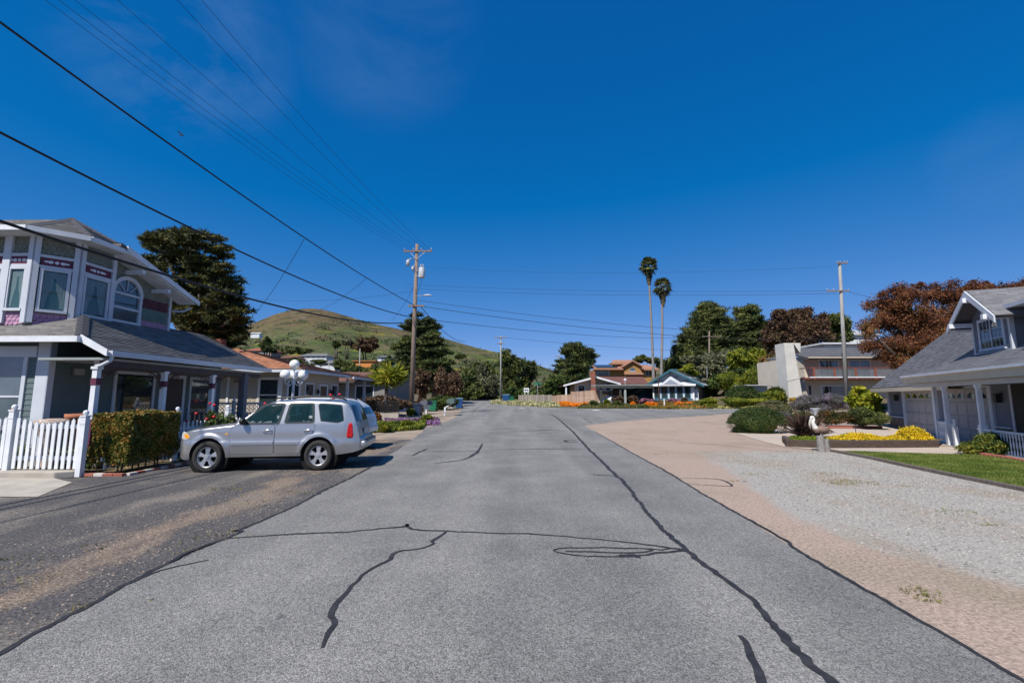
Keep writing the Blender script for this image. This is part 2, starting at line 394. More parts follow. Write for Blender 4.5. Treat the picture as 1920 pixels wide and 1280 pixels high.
def road_mat():
    m, n, l, b = new_mat('road_chipseal'); setin(b, Roughness=.88); b.inputs['Specular IOR Level'].default_value = .25
    t = n.new('ShaderNodeTexCoord'); mp = n.new('ShaderNodeMapping'); mp.inputs['Scale'].default_value = (1, .07, 1)
    l.new(t.outputs['Object'], mp.inputs[0])
    band = n.new('ShaderNodeTexNoise'); band.inputs['Scale'].default_value = .9; band.inputs['Detail'].default_value = 5; l.new(mp.outputs[0], band.inputs['Vector'])
    big = n.new('ShaderNodeTexNoise'); big.inputs['Scale'].default_value = .8; big.inputs['Detail'].default_value = 8; big.inputs['Roughness'].default_value = .6; l.new(t.outputs['Object'], big.inputs['Vector'])
    vor = n.new('ShaderNodeTexVoronoi'); vor.inputs['Scale'].default_value = 125; l.new(t.outputs['Object'], vor.inputs['Vector'])
    v2 = n.new('ShaderNodeTexNoise'); v2.inputs['Scale'].default_value = 34; v2.inputs['Detail'].default_value = 4; v2.inputs['Roughness'].default_value = .75; l.new(t.outputs['Object'], v2.inputs['Vector'])
    ad = n.new('ShaderNodeMath'); ad.operation = 'ADD'; l.new(band.outputs['Fac'], ad.inputs[0]); l.new(big.outputs['Fac'], ad.inputs[1])
    rp = n.new('ShaderNodeValToRGB'); e = rp.color_ramp.elements
    e[0].position = .40; e[0].color = (.150, .147, .143, 1); e[1].position = .60; e[1].color = (.222, .215, .204, 1)
    hf = n.new('ShaderNodeMath'); hf.operation = 'MULTIPLY'; hf.inputs[1].default_value = .5; l.new(ad.outputs[0], hf.inputs[0]); l.new(hf.outputs[0], rp.inputs[0])
    sep = n.new('ShaderNodeSeparateColor'); l.new(vor.outputs['Color'], sep.inputs[0])
    r1 = n.new('ShaderNodeMapRange'); r1.inputs[3].default_value = .5; r1.inputs[4].default_value = 1.5; l.new(sep.outputs[0], r1.inputs[0])
    r2 = n.new('ShaderNodeMapRange'); r2.inputs[1].default_value = .32; r2.inputs[2].default_value = .68; r2.inputs[3].default_value = .72; r2.inputs[4].default_value = 1.28; l.new(v2.outputs['Fac'], r2.inputs[0])
    mm = n.new('ShaderNodeMath'); mm.operation = 'MULTIPLY'; l.new(r1.outputs[0], mm.inputs[0]); l.new(r2.outputs[0], mm.inputs[1])
    m3 = n.new('ShaderNodeMixRGB'); m3.blend_type = 'MULTIPLY'; m3.inputs[0].default_value = 1; l.new(rp.outputs[0], m3.inputs[1]); l.new(mm.outputs[0], m3.inputs[2])
    # small dark oil stains
    st = n.new('ShaderNodeTexNoise'); st.inputs['Scale'].default_value = 2.3; st.inputs['Detail'].default_value = 3; l.new(t.outputs['Object'], st.inputs['Vector'])
    sr = n.new('ShaderNodeMapRange'); sr.inputs[1].default_value = .70; sr.inputs[2].default_value = .76; sr.inputs[3].default_value = 0; sr.inputs[4].default_value = .5; l.new(st.outputs['Fac'], sr.inputs[0])
    m4 = n.new('ShaderNodeMixRGB'); m4.inputs[2].default_value = (.05, .05, .055, 1); l.new(sr.outputs[0], m4.inputs[0]); l.new(m3.outputs[0], m4.inputs[1])
    l.new(m4.outputs[0], b.inputs['Base Color'])
    bb = n.new('ShaderNodeBump'); bb.inputs['Strength'].default_value = .55; bb.inputs['Distance'].default_value = .008
    l.new(vor.outputs['Distance'], bb.inputs['Height']); bb.invert = True; l.new(bb.outputs[0], b.inputs['Normal'])
    return m

LE = [(0, 1225), (160, 1140), (270, 1080), (350, 1045), (430, 1008), (447, 996), (520, 965), (600, 925), (640, 905), (700, 874), (716, 860), (745, 845), (800, 802), (838, 790), (858, 780), (864, 771), (868, 763), (872, 757)]
LW = [gp(*p) for p in LE]
d0 = (LW[0]-LW[2]).normalized(); LW = [LW[0]+d0*12]+LW
RE = [(1910, 1275), (1700, 1152), (1500, 1036), (1400, 975), (1290, 910), (1200, 858), (1120, 811), (1094, 797)]
RW = [gp(*p) for p in RE]
d1 = (RW[0]-RW[3]).normalized(); RW = [RW[0]+d1*12]+RW
far = [gp(1200, 786), gp(1369, 774.5), gp(1480, 771), gp(1560, 770), gp(1560, 766.5), gp(1370, 766.5), gp(1200, 765.5), gp(1060, 765), gp(1000, 762), gp(960, 760), gp(925, 757.5)]
XL = [(LW[-1].x-1.5, 62), (LW[-1].x-6, 90), (-22, 125)]
XR = [(-3.2, 72), (-6.5, 92), (-15, 125)]
road_poly = [(p.x, p.y) for p in LW]+XL+XR[::-1]+[(p.x, p.y) for p in far[::-1]]+[(p.x, p.y) for p in RW[::-1]]
sheet('road', road_poly, road_mat(), lift=0.012, dy=.6, nx=14)

def distline(x, y, pts):
    """signed distance in x to a polyline given by y"""
    for i in range(len(pts)-1):
        a, b = pts[i], pts[i+1]
        if a[1] <= y <= b[1]: return x-(a[0]+(b[0]-a[0])*(y-a[1])/(b[1]-a[1]+1e-9))
    a = pts[0] if y < pts[0][1] else pts[-1]
    return x-a[0]
LWp = [(p.x, p.y) for p in LW]; RWp = [(p.x, p.y) for p in RW]
# left driveway: old dark asphalt with dirt along the road edge
left_mat = two_tone('old_asphalt', (.085, .080, .080), (.235, .17, .12), nscale=1.1, k=1.7, speck=34, speckamt=.75, bump=.9, stretch=(1.3, .5, 1), C=(.17, .15, .13), cscale=1.1)
def leftattr(x, y):
    d = -distline(x, y, LWp)
    v = math.exp(-((d-1.0-.5*mn.noise(Vector((y*.35, 3, 0))))/.7)**2)*.50 + .16*math.exp(-((d-3.2)/1.3)**2) + .0
    return v + clamp((y-15)/6)*.25
sheet('driveway_left', [(-45, -8)]+[(p[0]+.02, p[1]) for p in LWp if p[1] < 17.5]+[(-distline(0, 17.5, LWp), 17.5), (-distline(0, 18.6, LWp), 18.6), (-6.6, 18.6), (-9.6, 18.6), (-9.6, 12.8), (-8.85, 12.7), (-8.85, 10.1), (-9.55, 9.75), (-45, 9.75)],
      left_mat, lift=.004, dy=.35, nx=70, attr=leftattr, warp='r')
# verge beyond the driveway: sandy dirt
sand = two_tone('sandy_dirt', (.33, .26, .20), (.24, .20, .15), nscale=1.2, k=1.2, speck=30, speckamt=.25, bump=.5, C=(.20, .17, .14), cscale=.7)
sheet('verge_left', [(-distline(0, 18.6, LWp), 18.6)]+[(p[0]+.02, p[1]) for p in LWp if p[1] > 18.6]+[(-11.5, 58), (-16, 34), (-11, 19), (-9.6, 18.7), (-6.2, 18.7)], sand, lift=.006, dy=.5, nx=12, attr=lambda x, y: .35)
# pavement bay and concrete gutter by the picket fence
conc = M('pale_concrete', (.42, .38, .32), (.33, .30, .26), scale=2.5, rough=.9, bump=.3, bscale=30)

# right side: pinkish decomposed granite and the white gravel
GL = [gp(1296, 838), gp(1400, 905), gp(1480, 965), gp(1600, 1015), gp(1750, 1062), gp(1920, 1100)]
GLp = sorted([(p.x, p.y) for p in GL]+[(GL[-1].x*1.35, GL[-1].y*.35)], key=lambda q: q[1])
KL = [gp(1560, 846), gp(1640, 862), gp(1700, 876), gp(1800, 897), gp(1920, 922)]
def rightattr(x, y):
    d = distline(x, y, GLp)                       # >0 inside the gravel
    far_ = gp(1296, 838).y+.5
    v = clamp(.5+d/.8, -.4, 1.3)
    if y > 14.5: v = min(v, .5-(y-14.8)*.9)
    return v
tan = two_tone('pink_granite_dirt', (.345, .262, .212), (.32, .30, .27), nscale=2.6, k=.9, speck=30, speckamt=.42, bump=.8, stretch=(1, .6, 1), C=(.28, .225, .17), cscale=.55)
shoulder = [(p.x+.0, p.y) for p in RW]+[(p[0], p[1]) for p in [(gp(1200, 786).x, gp(1200, 786).y), (gp(1369, 774.5).x, gp(1369, 774.5).y), (gp(1480, 771).x, gp(1480, 771).y)]]+[(40, 36), (40, -6), (RW[0].x, RW[0].y)]
sheet('shoulder_right', shoulder, tan, lift=.004, dy=.4, nx=90, attr=rightattr, warp='l')

def strip(name, pxs, widths, mat, lift, kind='structure', world=False):
    """ribbon lying on the ground along a pixel path; widths in metres"""
    P = [gp(*p) if not world else Vector((p[0], p[1], gz(p[0], p[1]))) for p in pxs]
    if not hasattr(widths, '__len__'): widths = [widths]*len(P)
    pts = []; ws = []
    for i in range(len(P)-1):                     # Catmull-Rom, finely stepped with a shaky hand
        p0, p1, p2, p3 = P[max(i-1, 0)], P[i], P[i+1], P[min(i+2, len(P)-1)]
        k = max(3, int((p2-p1).length/.06)); k = min(k, 90)
        for j in range(k):
            t = j/k
            q = .5*((2*p1)+(-p0+p2)*t+(2*p0-5*p1+4*p2-p3)*t*t+(-p0+3*p1-3*p2+p3)*t**3)
            pts.append(q); ws.append(lerp(widths[i], widths[i+1], t))
    pts.append(P[-1]); ws.append(widths[-1])
    V = []; Q = []
    sh = rnd.random()*10
    for i, p in enumerate(pts):
        d = (pts[min(i+1, len(pts)-1)]-pts[max(i-1, 0)]); d.z = 0; d.normalize() if d.length > 0 else None
        s = Vector((-d.y, d.x, 0)); k_ = max(ws[i], .03); jt = mn.noise(Vector((p.x*1.7, p.y*1.7, sh)))*k_*.35+mn.noise(Vector((p.x*8, p.y*8, sh)))*k_*.55; p = p+s*jt; wob = math.sin(i*1.1+sh)*.06+math.sin(i*.33+sh*2)*.10+rnd.uniform(-.22, .22)
        wob += mn.noise(Vector((p.x*.9, p.y*.9, sh+5)))*.45; a = p+s*ws[i]*.5*(1+wob); b = p-s*ws[i]*.5*(1-wob+rnd.uniform(-.25, .25))
        V += [(a.x, a.y, gz(a.x, a.y)+lift), (b.x, b.y, gz(b.x, b.y)+lift)]
        if i: Q.append((2*i-2, 2*i-1, 2*i+1, 2*i))
    o = np_mesh(name, np.array(V), np.array(Q), mat); return tag(o, kind=kind)
tar = M('crack_tar', (.018, .018, .021), (.035, .035, .038), scale=9, rough=.72, spec=.35, bump=.3, bscale=60)
K = 'crack_seal'
strip(K, [(1560, 1290), (1500, 1225), (1445, 1165), (1400, 1120), (1345, 1078), (1290, 1035), (1235, 985), (1200, 945), (1165, 900), (1130, 868), (1100, 838), (1072, 808), (1052, 790), (1035, 778), (1015, 772)], [.075, .075, .06, .05, .06, .07, .07, .06, .08, .08, .09, .10, .10, .08, .05], tar, .0165)
strip(K, [(1960, 1302), (1800, 1210), (1700, 1152), (1590, 1090), (1500, 1036), (1450, 1000), (1370, 957), (1290, 910), (1250, 885), (1200, 858), (1150, 829), (1115, 809)], [.04, .035, .04, .05, .05, .035, .05, .04, .05, .05, .05, .04], tar, .0165)
strip(K, [(1282, 1034), (1262, 1030), (1190, 1020), (1100, 1011), (1000, 1003), (920, 1001), (850, 998), (800, 996), (775, 993), (762, 984), (758, 988), (700, 994), (640, 1000), (560, 1003), (500, 1006), (430, 1011)], [.04, .05, .035, .03, .04, .035, .04, .04, .05, .05, .06, .035, .045, .05, .035, .03], tar, .0168)
strip(K, [(1284, 1034), (1240, 1037), (1200, 1043), (1150, 1045), (1090, 1043), (1042, 1036), (1048, 1030), (1100, 1029), (1180, 1030), (1216, 1031), (1222, 1035), (1180, 1038), (1060, 1035)], [.06, .05, .04, .03, .03, .03, .03, .03, .035, .035, .03, .035, .03], tar, .0172)
strip(K, [(1200, 1044), (1160, 1042)], [.09, .09], tar, .0176)
strip(K, [(1216, 1031), (1240, 1033), (1262, 1030)], [.03, .03, .03], tar, .0171)
strip(K, [(836, 999), (826, 1007), (808, 1016), (812, 1021), (790, 1030), (745, 1037), (725, 1055), (690, 1072), (660, 1100), (635, 1128), (622, 1150), (622, 1175), (606, 1200), (604, 1218)], [.035, .04, .05, .03, .03, .035, .05, .035, .035, .05, .055, .045, .035, .02], tar, .0172)
strip(K, [(1387, 1195), (1398, 1215), (1415, 1250), (1432, 1290)], [.03, .05, .05, .06], tar, .0172)
strip(K, [(905, 832), (897, 845), (888, 853), (870, 862), (845, 866), (812, 870)], [.05, .09, .12, .05, .08, .03], tar, .0165)
strip(K, [(897, 846), (860, 847), (810, 847)], [.08, .07, .06], tar, .0161)
strip(K, [(800, 842), (788, 847), (772, 855)], [.08, .09, .05], tar, .0161)
strip(K, [(1105, 842), (1060, 842), (980, 842), (920, 844)], [.07, .07, .08, .05], tar, .0161)
strip(K, [(1155, 893), (1130, 892), (1112, 891)], [.06, .06, .04], tar, .0161)
strip(K, [(1082, 829), (1066, 829), (1060, 826), (1080, 825)], [.08, .16, .12, .06], tar, .0161)
strip(K, [(1060, 808), (1030, 806), (1000, 808), (960, 808)], [.08, .20, .12, .06], tar, .0161)
strip(K, [(390, 1052), (350, 1060), (300, 1072), (262, 1087), (240, 1096)], [.02, .03, .03, .04, .02], tar, .0170)
strip(K, [(-60, 1262), (0, 1226), (100, 1172), (160, 1141), (270, 1081), (320, 1056), (370, 1030), (430, 1009), (452, 997), (440, 998)], [.05, .05, .045, .045, .06, .05, .05, .05, .06, .07], tar, .0176)
strip(K, [(440, 998), (520, 965), (575, 938), (600, 925), (640, 905), (665, 892), (700, 874), (716, 862)], [.06, .055, .05, .08, .06, .07, .07, .07], tar, .0176)
strip(K, [(1272, 897), (1300, 897), (1340, 898), (1362, 903), (1371, 911), (1350, 911), (1290, 908)], [.025, .02, .03, .05, .04, .025, .02], tar, .0092)
strip(K, [(1270, 829), (1285, 830), (1340, 833), (1400, 840), (1480, 848)], [.03, .05, .03, .02, .02], M('damp_dirt', (.16, .12, .085), rough=.95), .0092)
strip(K, [(1095, 785), (1110, 792), (1092, 784), (1066, 784)], [.05, .06, .03, .02], tar, .0185)
# wires of shade are cast by the real wires; white reflective dots and the far kerb line
markw = M('road_paint', (.75, .75, .72), rough=.7)
fk = [gp(x, y) for x, y in ((1190, 767.2), (1240, 767.4), (1310, 767.6), (1370, 767.6))]
strip('road_marking', [(p.x, p.y) for p in fk], .12, markw, .018, world=True)
p = gp(1117, 769); MB().box(p.x-.28, p.x+.28, p.y-.5, p.y+.5, p.z+.012, p.z+.04).build('road_marker', markw, kind='structure')
p = gp(978, 765.5); MB().box(p.x-.3, p.x+.3, p.y-.3, p.y+.3, p.z+.012, p.z+.03).build('road_marker', markw, kind='structure')

# pavement/driveway of the grey house, lawn, kerb
drive_c = M('pink_concrete', (.46, .38, .31), (.38, .32, .27), scale=1.3, rough=.9, bump=.25, bscale=25)
def pp(*pts): return [(gp(*q).x, gp(*q).y) for q in pts]
walk = pp((1545, 842), (1600, 846), (1700, 849), (1820, 852), (1860, 851), (1930, 870), (1930, 833), (1850, 830), (1760, 838), (1540, 833))
sheet('footpath', pp((1470, 838), (1560, 846.5), (1700, 850.5), (1826, 854), (1840, 846), (1790, 839), (1540, 834)), drive_c, lift=.02, dy=.3, nx=12)
sheet('concrete_driveway', pp((1380, 812), (1410, 822), (1470, 838), (1476, 829), (1500, 822), (1570, 808), (1780, 812), (1860, 836), (1700, 800), (1560, 797), (1480, 800)), drive_c, lift=.016, dy=.3, nx=14)
lawn_px = [(1572, 848), (1640, 861), (1700, 874.5), (1800, 895.5), (1925, 921), (2100, 960), (2100, 900), (1925, 868), (1830, 855), (1700, 851.5), (1600, 848)]
lawn_poly = [(gp(*q).x, gp(*q).y) for q in lawn_px]
lawn_mat = two_tone('lawn_soil', (.07, .10, .02), (.10, .14, .03), nscale=2.2, k=1.4, speck=55, speckamt=.45, bump=.8)
sheet('lawn', lawn_poly, lawn_mat, lift=.03, dy=.2, nx=20, attr=lambda x, y: .3)
def inpoly(x, y, poly):
    c = False; j = len(poly)-1
    for i in range(len(poly)):
        xi, yi = poly[i]; xj, yj = poly[j]
        if (yi > y) != (yj > y) and x < (xj-xi)*(y-yi)/(yj-yi)+xi: c = not c
        j = i
    return c
def blades(name, poly, n, mat, h=.06, wd=.012, lift=.03, lean=.35, kind='stuff'):
    xs = [q[0] for q in poly]; ys = [q[1] for q in poly]; pts = []
    while len(pts) < n:
        x = rnd.uniform(min(xs), max(xs)); y = rnd.uniform(min(ys), max(ys))
        if inpoly(x, y, poly): pts.append((x, y, gz(x, y)+lift))
    P = np.array(pts); th = rs.rand(n)*2*np.pi; hh = h*(.6+.8*rs.rand(n))
    u = np.stack([np.cos(th), np.sin(th), 0*th], 1)*wd
    le = rs.normal(size=(n, 3))*lean; le[:, 2] = 1; le = unit(le)
    V = np.empty((n, 3, 3)); V[:, 0] = P-u; V[:, 1] = P+u; V[:, 2] = P+le*hh[:, None]
    o = np_mesh(name, V.reshape(-1, 3), np.arange(n*3).reshape(-1, 3), mat, nside=3); return tag(o, kind=kind)
grass_leaf = LEAF('grass_blades', (.085, .13, .02), (.15, .20, .035), (.24, .26, .07), scale=1.2, cl=.6, trans=.3)
LAWN = blades('grass', lawn_poly, 70000, grass_leaf, h=.045, wd=.007, lean=.6)
# kerb timber along the lawn
wood_dark = M('weathered_timber', (.16, .13, .11), (.09, .075, .065), scale=6, rough=.9, stretch=(1, 8, 1), bump=.4)
kt = thing('lawn_edging', 'long weathered timber edging between the lawn and the white gravel', 'edging', gp(1560, 845.5))
kp = [gp(1535, 843), gp(1572, 849), gp(1640, 862), gp(1700, 875.5), gp(1800, 896.5), gp(1925, 922), gp(2100, 962)]
for i in range(len(kp)-1):
    a, b = kp[i].copy(), kp[i+1].copy(); d = (b-a).normalized()*.004; a.z = b.z = .03
    MB().beam(a+d, b-d, .10, .10).build('timber', wood_dark, kt, world=True, bevel=.01)

# gravel stones and small debris as real geometry
def stones(name, pts, mat, s0, s1, kind='stuff', label=None):
    n = len(pts); P = np.array(pts)
    base = np.array([(1, 0, 0), (-.5, .87, 0), (-.5, -.87, 0), (.1, .05, .75)])
    S = (s0+(s1-s0)*rs.rand(n)**2)[:, None, None]
    th = rs.rand(n)*6.283; c, s_ = np.cos(th), np.sin(th)
    Rm = np.zeros((n, 3, 3)); Rm[:, 0, 0] = c; Rm[:, 0, 1] = -s_; Rm[:, 1, 0] = s_; Rm[:, 1, 1] = c; Rm[:, 2, 2] = 1
    B = base[None]+rs.normal(size=(n, 4, 3))*.18
    V = np.einsum('nij,nkj->nki', Rm, B)*S+P[:, None, :]
    Fc = np.array([(0, 1, 3), (1, 2, 3), (2, 0, 3)]); Q = (np.arange(n)[:, None, None]*4+Fc[None]).reshape(-1, 3)
    o = np_mesh(name, V.reshape(-1, 3), Q, mat, nside=3); return tag(o, kind=kind, label=label)
grav_mat = M('gravel_stone', (.42, .395, .36), (.12, .115, .11), scale=4, rough=.9, island=True, lo=.15, hi=.85)
gpts = []
while len(gpts) < 30000:
    y = rnd.uniform(3.2, 15.6); x = rnd.uniform(4, 17)
    if rightattr(x, y) > rnd.uniform(.35, 1.15) and not inpoly(x, y, lawn_poly) and distline(x, y, sorted([(q.x, q.y) for q in kp], key=lambda q: q[1])) < -.08:
        gpts.append((x, y, gz(x, y)+.002))
stones('gravel', gpts, grav_mat, .008, .024)
dirt_peb = M('dirt_pebbles', (.42, .33, .26), (.16, .13, .11), scale=5, rough=.95, island=True, lo=.1, hi=.9)
pts = []
while len(pts) < 5000:
    y = rnd.uniform(2.5, 26); x = distline(0, y, RWp)*-1+rnd.uniform(.1, 8)
    pts.append((x, y, gz(x, y)+.004))
while len(pts) < 11000:
    y = rnd.uniform(2.5, 17); x = -distline(0, y, LWp)-abs(rnd.gauss(.9, .9))
    if rnd.random() < .6: pts.append((x, y, gz(x, y)+.004))
stones('pebbles', pts, dirt_peb, .004, .014)
# weeds on the dirt
weed = LEAF('weed_leaf', (.14, .15, .04), (.22, .19, .07), (.30, .24, .11), scale=2, trans=.2)
wp = []
for px, py, rr, n in [(800, 430, 0, 0)]+[(1595, 905, .35, 260), (1550, 888, .2, 80), (1415, 890, .22, 90), (1385, 903, .12, 40), (1700, 912, .12, 40), (1790, 960, .2, 60), (1730, 1112, .12, 60), (1745, 1125, .08, 40), (1860, 985, .12, 30), (1500, 848, .5, 120),
                      (415, 919, .25, 110), (548, 925, .2, 60), (480, 945, .3, 80), (410, 1005, .25, 60), (330, 1030, .2, 40), (30, 1055, .25, 60), (60, 1090, .2, 40), (160, 1030, .15, 25), (150, 1142, .08, 25), (270, 1130, .05, 10), (1240, 852, .15, 40), (1170, 832, .15, 40), (700, 845, .3, 50), (820, 806, .3, 60), (1150, 812, .2, 20)]:
    if n == 0: continue
    q = gp(px, py)
    for _ in range(int(n*.8)):
        a = rnd.random()*6.28; r = rr*math.sqrt(rnd.random()); wp.append((q.x+math.cos(a)*r*1.5, q.y+math.sin(a)*r, q.z+.01))
P = np.array(wp); D = np.tile([0, 0, 1.0], (len(P), 1)); tag(leaves('weeds', weed, None, P+[0, 0, .008], D, .04, .010, spread=.75, world=False), kind='stuff')
# ---------------------------------------------------------------- building helpers
white = M('white_paint', (.72, .74, .76), (.62, .64, .67), scale=3, rough=.55, spec=.4)
trimw = M('bluish_white_trim', (.56, .59, .64), (.50, .53, .58), scale=2, rough=.6)
glass = M('window_glass', (.012, .02, .024), (.03, .045, .05), scale=.8, rough=.03, spec=1.0)
glass2 = M('window_glass_pale', (.05, .08, .10), (.10, .14, .17), scale=.8, rough=.05, spec=1.0)
def siding(name, m, a0, a1, c0, c1, step, mat, parent, world=True, top=None, proud=.016):
    """lapped boards on a wall frame; top(a) may cut the courses under a gable"""
    mb = MB(m); c = c0
    while c < c1-1e-3:
        e = min(c+step, c1); x0, x1 = a0, a1
        if top:
            ok = [a0+(a1-a0)*k/40 for k in range(41) if top(a0+(a1-a0)*k/40) >= (c+e)/2]
            if not ok: break
            x0, x1 = min(ok), max(ok)
        mb.add([(x0, .002, e), (x1, .002, e), (x1, proud, c), (x0, proud, c), (x0, .0, c), (x1, .0, c)], [(0, 1, 2, 3), (3, 2, 5, 4)])
        c = e
    return mb.build(name, mat, parent, world=world, kind='stuff')
def window(parent, m, a, c, wd, ht, frame=.09, fmat=None, gmat=None, mull=(), rails=(), sill=True, world=True, depth=.05, name='window', muntin=None, curtain=None):
    """frame matrix m, lower left at (a, c)"""
    fmat = fmat or white; gmat = gmat or glass
    mb = MB(m); F_ = frame; d = depth
    mb.box(a-F_, a+wd+F_, .004, d, c+ht, c+ht+F_); mb.box(a-F_, a+wd+F_, .004, d+(.03 if sill else 0), c-F_, c)
    mb.box(a-F_, a, .004, d-.003, c, c+ht); mb.box(a+wd, a+wd+F_, .004, d-.003, c, c+ht)
    for t in mull: mb.box(a+wd*t-.025, a+wd*t+.025, .022, d-.006, c, c+ht)
    for t in rails: mb.box(a, a+wd, .022, d-.009, c+ht*t-.025, c+ht*t+.025)
    o = mb.build(name, fmat, parent, world=world)
    MB(m).box(a, a+wd, .006, .02, c, c+ht).build('pane', gmat, o, world=world)
    if muntin:
        mm = MB(m); nx_, nz_ = muntin
        for i in range(1, nx_): mm.box(a+wd*i/nx_-.008, a+wd*i/nx_+.008, .0205, .03, c, c+ht)
        for i in range(1, nz_): mm.box(a, a+wd, .0205, .028, c+ht*i/nz_-.008, c+ht*i/nz_+.008)
        mm.build('muntin', fmat, o, world=world, kind='stuff')
    return o
def shingles(name, p0, p1, q1, q0, mat, parent, course=.14, tab=.30, lift=.014, world=True, nose=True, clip=None):
    """tabs in courses over the quad p0 p1 (eave) q1 q0 (ridge)"""
    p0, p1, q1, q0 = map(Vector, (p0, p1, q1, q0))
    sl = ((q0-p0).length+(q1-p1).length)/2; n = max(2, int(sl/course)); V = []; Q = []
    nn = (p1-p0).cross(q0-p0 if (q0-p0).length > .01 else q1-p1).normalized()
    if nn.z < 0: nn = -nn
    for i in range(n):
        a, b = i/n, (i+1)/n+.15/n
        la, ra = p0.lerp(q0, a), p1.lerp(q1, a); lb, rb = p0.lerp(q0, min(b, 1)), p1.lerp(q1, min(b, 1))
        ln = (ra-la).length; k = max(1, int(ln/tab)); off = rnd.random()
        cuts = [0]+[(j+off)/(k+1) for j in range(k+1)]+[1]
        cuts = sorted(set(clamp(c) for c in cuts))
        for j in range(len(cuts)-1):
            s, t = cuts[j], cuts[j+1]
            if t-s < .002: continue
            h = lift*rnd.uniform(.7, 1.35); dn = (la-lb).normalized()*rnd.uniform(0, .012)
            A = la.lerp(ra, s)+nn*h+dn; B = la.lerp(ra, t)+nn*h+dn; C_ = lb.lerp(rb, t)+nn*.003; D_ = lb.lerp(rb, s)+nn*.003
            if clip and not clip((A+C_)/2): continue
            kk = len(V); V += [A, B, C_, D_]; Q.append((kk, kk+1, kk+2, kk+3))
            if nose:
                V += [A-nn*h, B-nn*h]; Q.append((kk, kk+4, kk+5, kk+1))
    V = np.array([tuple(v) for v in V])
    if world and parent is not None:
        inv = np.array(rootm(parent).inverted()); V = V @ inv[:3, :3].T+inv[:3, 3]
    return tag(np_mesh(name, V, np.array(Q), mat, parent), kind='stuff')
def slab(mb, quad, th):
    q = [Vector(p) for p in quad]; n = (q[1]-q[0]).cross(q[3]-q[0]).normalized()
    if n.z < 0: n = -n
    return mb.prism(q, -n*th)
def railing_path(mb, pts, w, h):
    for a, b in zip(pts[:-1], pts[1:]): mb.beam(a, b, w, h)

# ================================================================ Victorian house on the left
gray_sh = M('grey_shingle', (.095, .09, .088), (.20, .19, .182), scale=2, rough=.95, island=True, lo=.15, hi=.85, bump=.3)
teal = M('dark_teal_siding', (.095, .135, .14), (.115, .155, .16), scale=2, rough=.7)
burg = M('burgundy_paint', (.10, .018, .045), (.13, .03, .06), scale=3, rough=.6)
greensh = M('sage_shingle', (.16, .18, .15), (.22, .24, .2), scale=4, rough=.85, island=True, lo=.2, hi=.8)
purpsh = M('mauve_shingle', (.34, .17, .29), (.45, .26, .38), scale=4, rough=.8, island=True, lo=.2, hi=.8)
burgsh = M('burgundy_shingle', (.07, .018, .035), (.12, .03, .05), scale=4, rough=.8, island=True, lo=.2, hi=.8)
tealsh = M('green_shingle', (.09, .16, .15), (.14, .21, .19), scale=4, rough=.8, island=True, lo=.2, hi=.8)
curt = M('lace_curtain', (.55, .62, .58), (.40, .48, .46), scale=7, rough=.9, stretch=(6, 6, .6))
seenglass = M('clear_window_glass', (.03, .09, .10), (.06, .14, .15), scale=.5, rough=.03, spec=1.0)
setin(seenglass.node_tree.nodes['Principled BSDF'], Alpha=.55)
house = thing('victorian_house', 'two-storey Victorian house with corner turret, mauve scalloped shingles and dark teal porch', 'house', (-12, 11.4, 0))
def W(mb, name, mat, parent=None, **k): return mb.build(name, mat, parent or house, world=True, **k)
X0 = -12.0
# walls
mb = MB(); mb.box(-24, X0, 11.4, 18.1, 0, 3.30); W(mb, 'wall', teal)
siding('siding', fr((X0, 11.4, 0), (0, 1, 0)), 0, 6.7, .25, 3.2, .14, teal, house)
siding('siding', fr((-24, 11.4, 0), (1, 0, 0)), 0, 12.0, .25, 3.2, .14, teal, house)
mb = MB(); mb.box(-24.02, X0+.03, 11.36, 11.5, 0, .25); mb.box(X0, X0+.03, 11.5, 18.13, 0, .25); W(mb, 'foundation', conc)
# corner boards
for (x, y) in ((X0-.02, 11.38),):
    mb = MB(); mb.box(x-.28, x+.03, y-.025, y+.02, .25, 3.2); mb.box(x+.0, x+.045, y-.02, y+.14, .25, 3.2); W(mb, 'corner_board', trimw)
mb = MB(); mb.box(-24, X0-.32, 11.34, 11.38, 2.72, 3.0); W(mb, 'frieze_board', trimw)
fF = fr((-24, 11.4, 0), (1, 0, 0))
window(house, fF, 9.2, 1.0, 2.15, 1.72, frame=.10, fmat=trimw, gmat=glass2, rails=(.42,))
fP = fr((X0, 11.4, 0), (0, 1, 0))
window(house, fP, 1.95, .55, 1.35, 1.85, frame=.09, fmat=trimw, gmat=glass)
dm = MB(fP); dm.box(3.72, 3.84, .004, .05, .25, 2.35); dm.box(4.62, 4.74, .004, .05, .25, 2.35); dm.box(3.72, 4.74, .004, .052, 2.35, 2.47)
dr = W(dm, 'door', trimw); MB(fP).box(3.84, 4.62, .004, .03, .25, 2.35).build('door_leaf', M('dark_door', (.03, .02, .03), rough=.3), dr, world=True)
MB(fP).ball((4.55, .06, 1.25), .03).build('door_knob', M('brass', (.5, .38, .15), metal=1, rough=.3), dr, world=True)
window(house, fP, 5.05, .55, 1.25, 1.8, frame=.09, fmat=trimw, gmat=glass)
# number plate by the recess
pl = MB(fP).box(.55, .95, .02, .05, 2.28, 2.52).build('number_plate', M('dark_plaque', (.10, .11, .11), rough=.6), house, world=True)
MB(fP).box(.60, .90, .05, .056, 2.30, 2.47).build('plate_face', M('plaque_face', (.34, .34, .33), (.26, .27, .27), scale=14, rough=.6), pl, world=True)
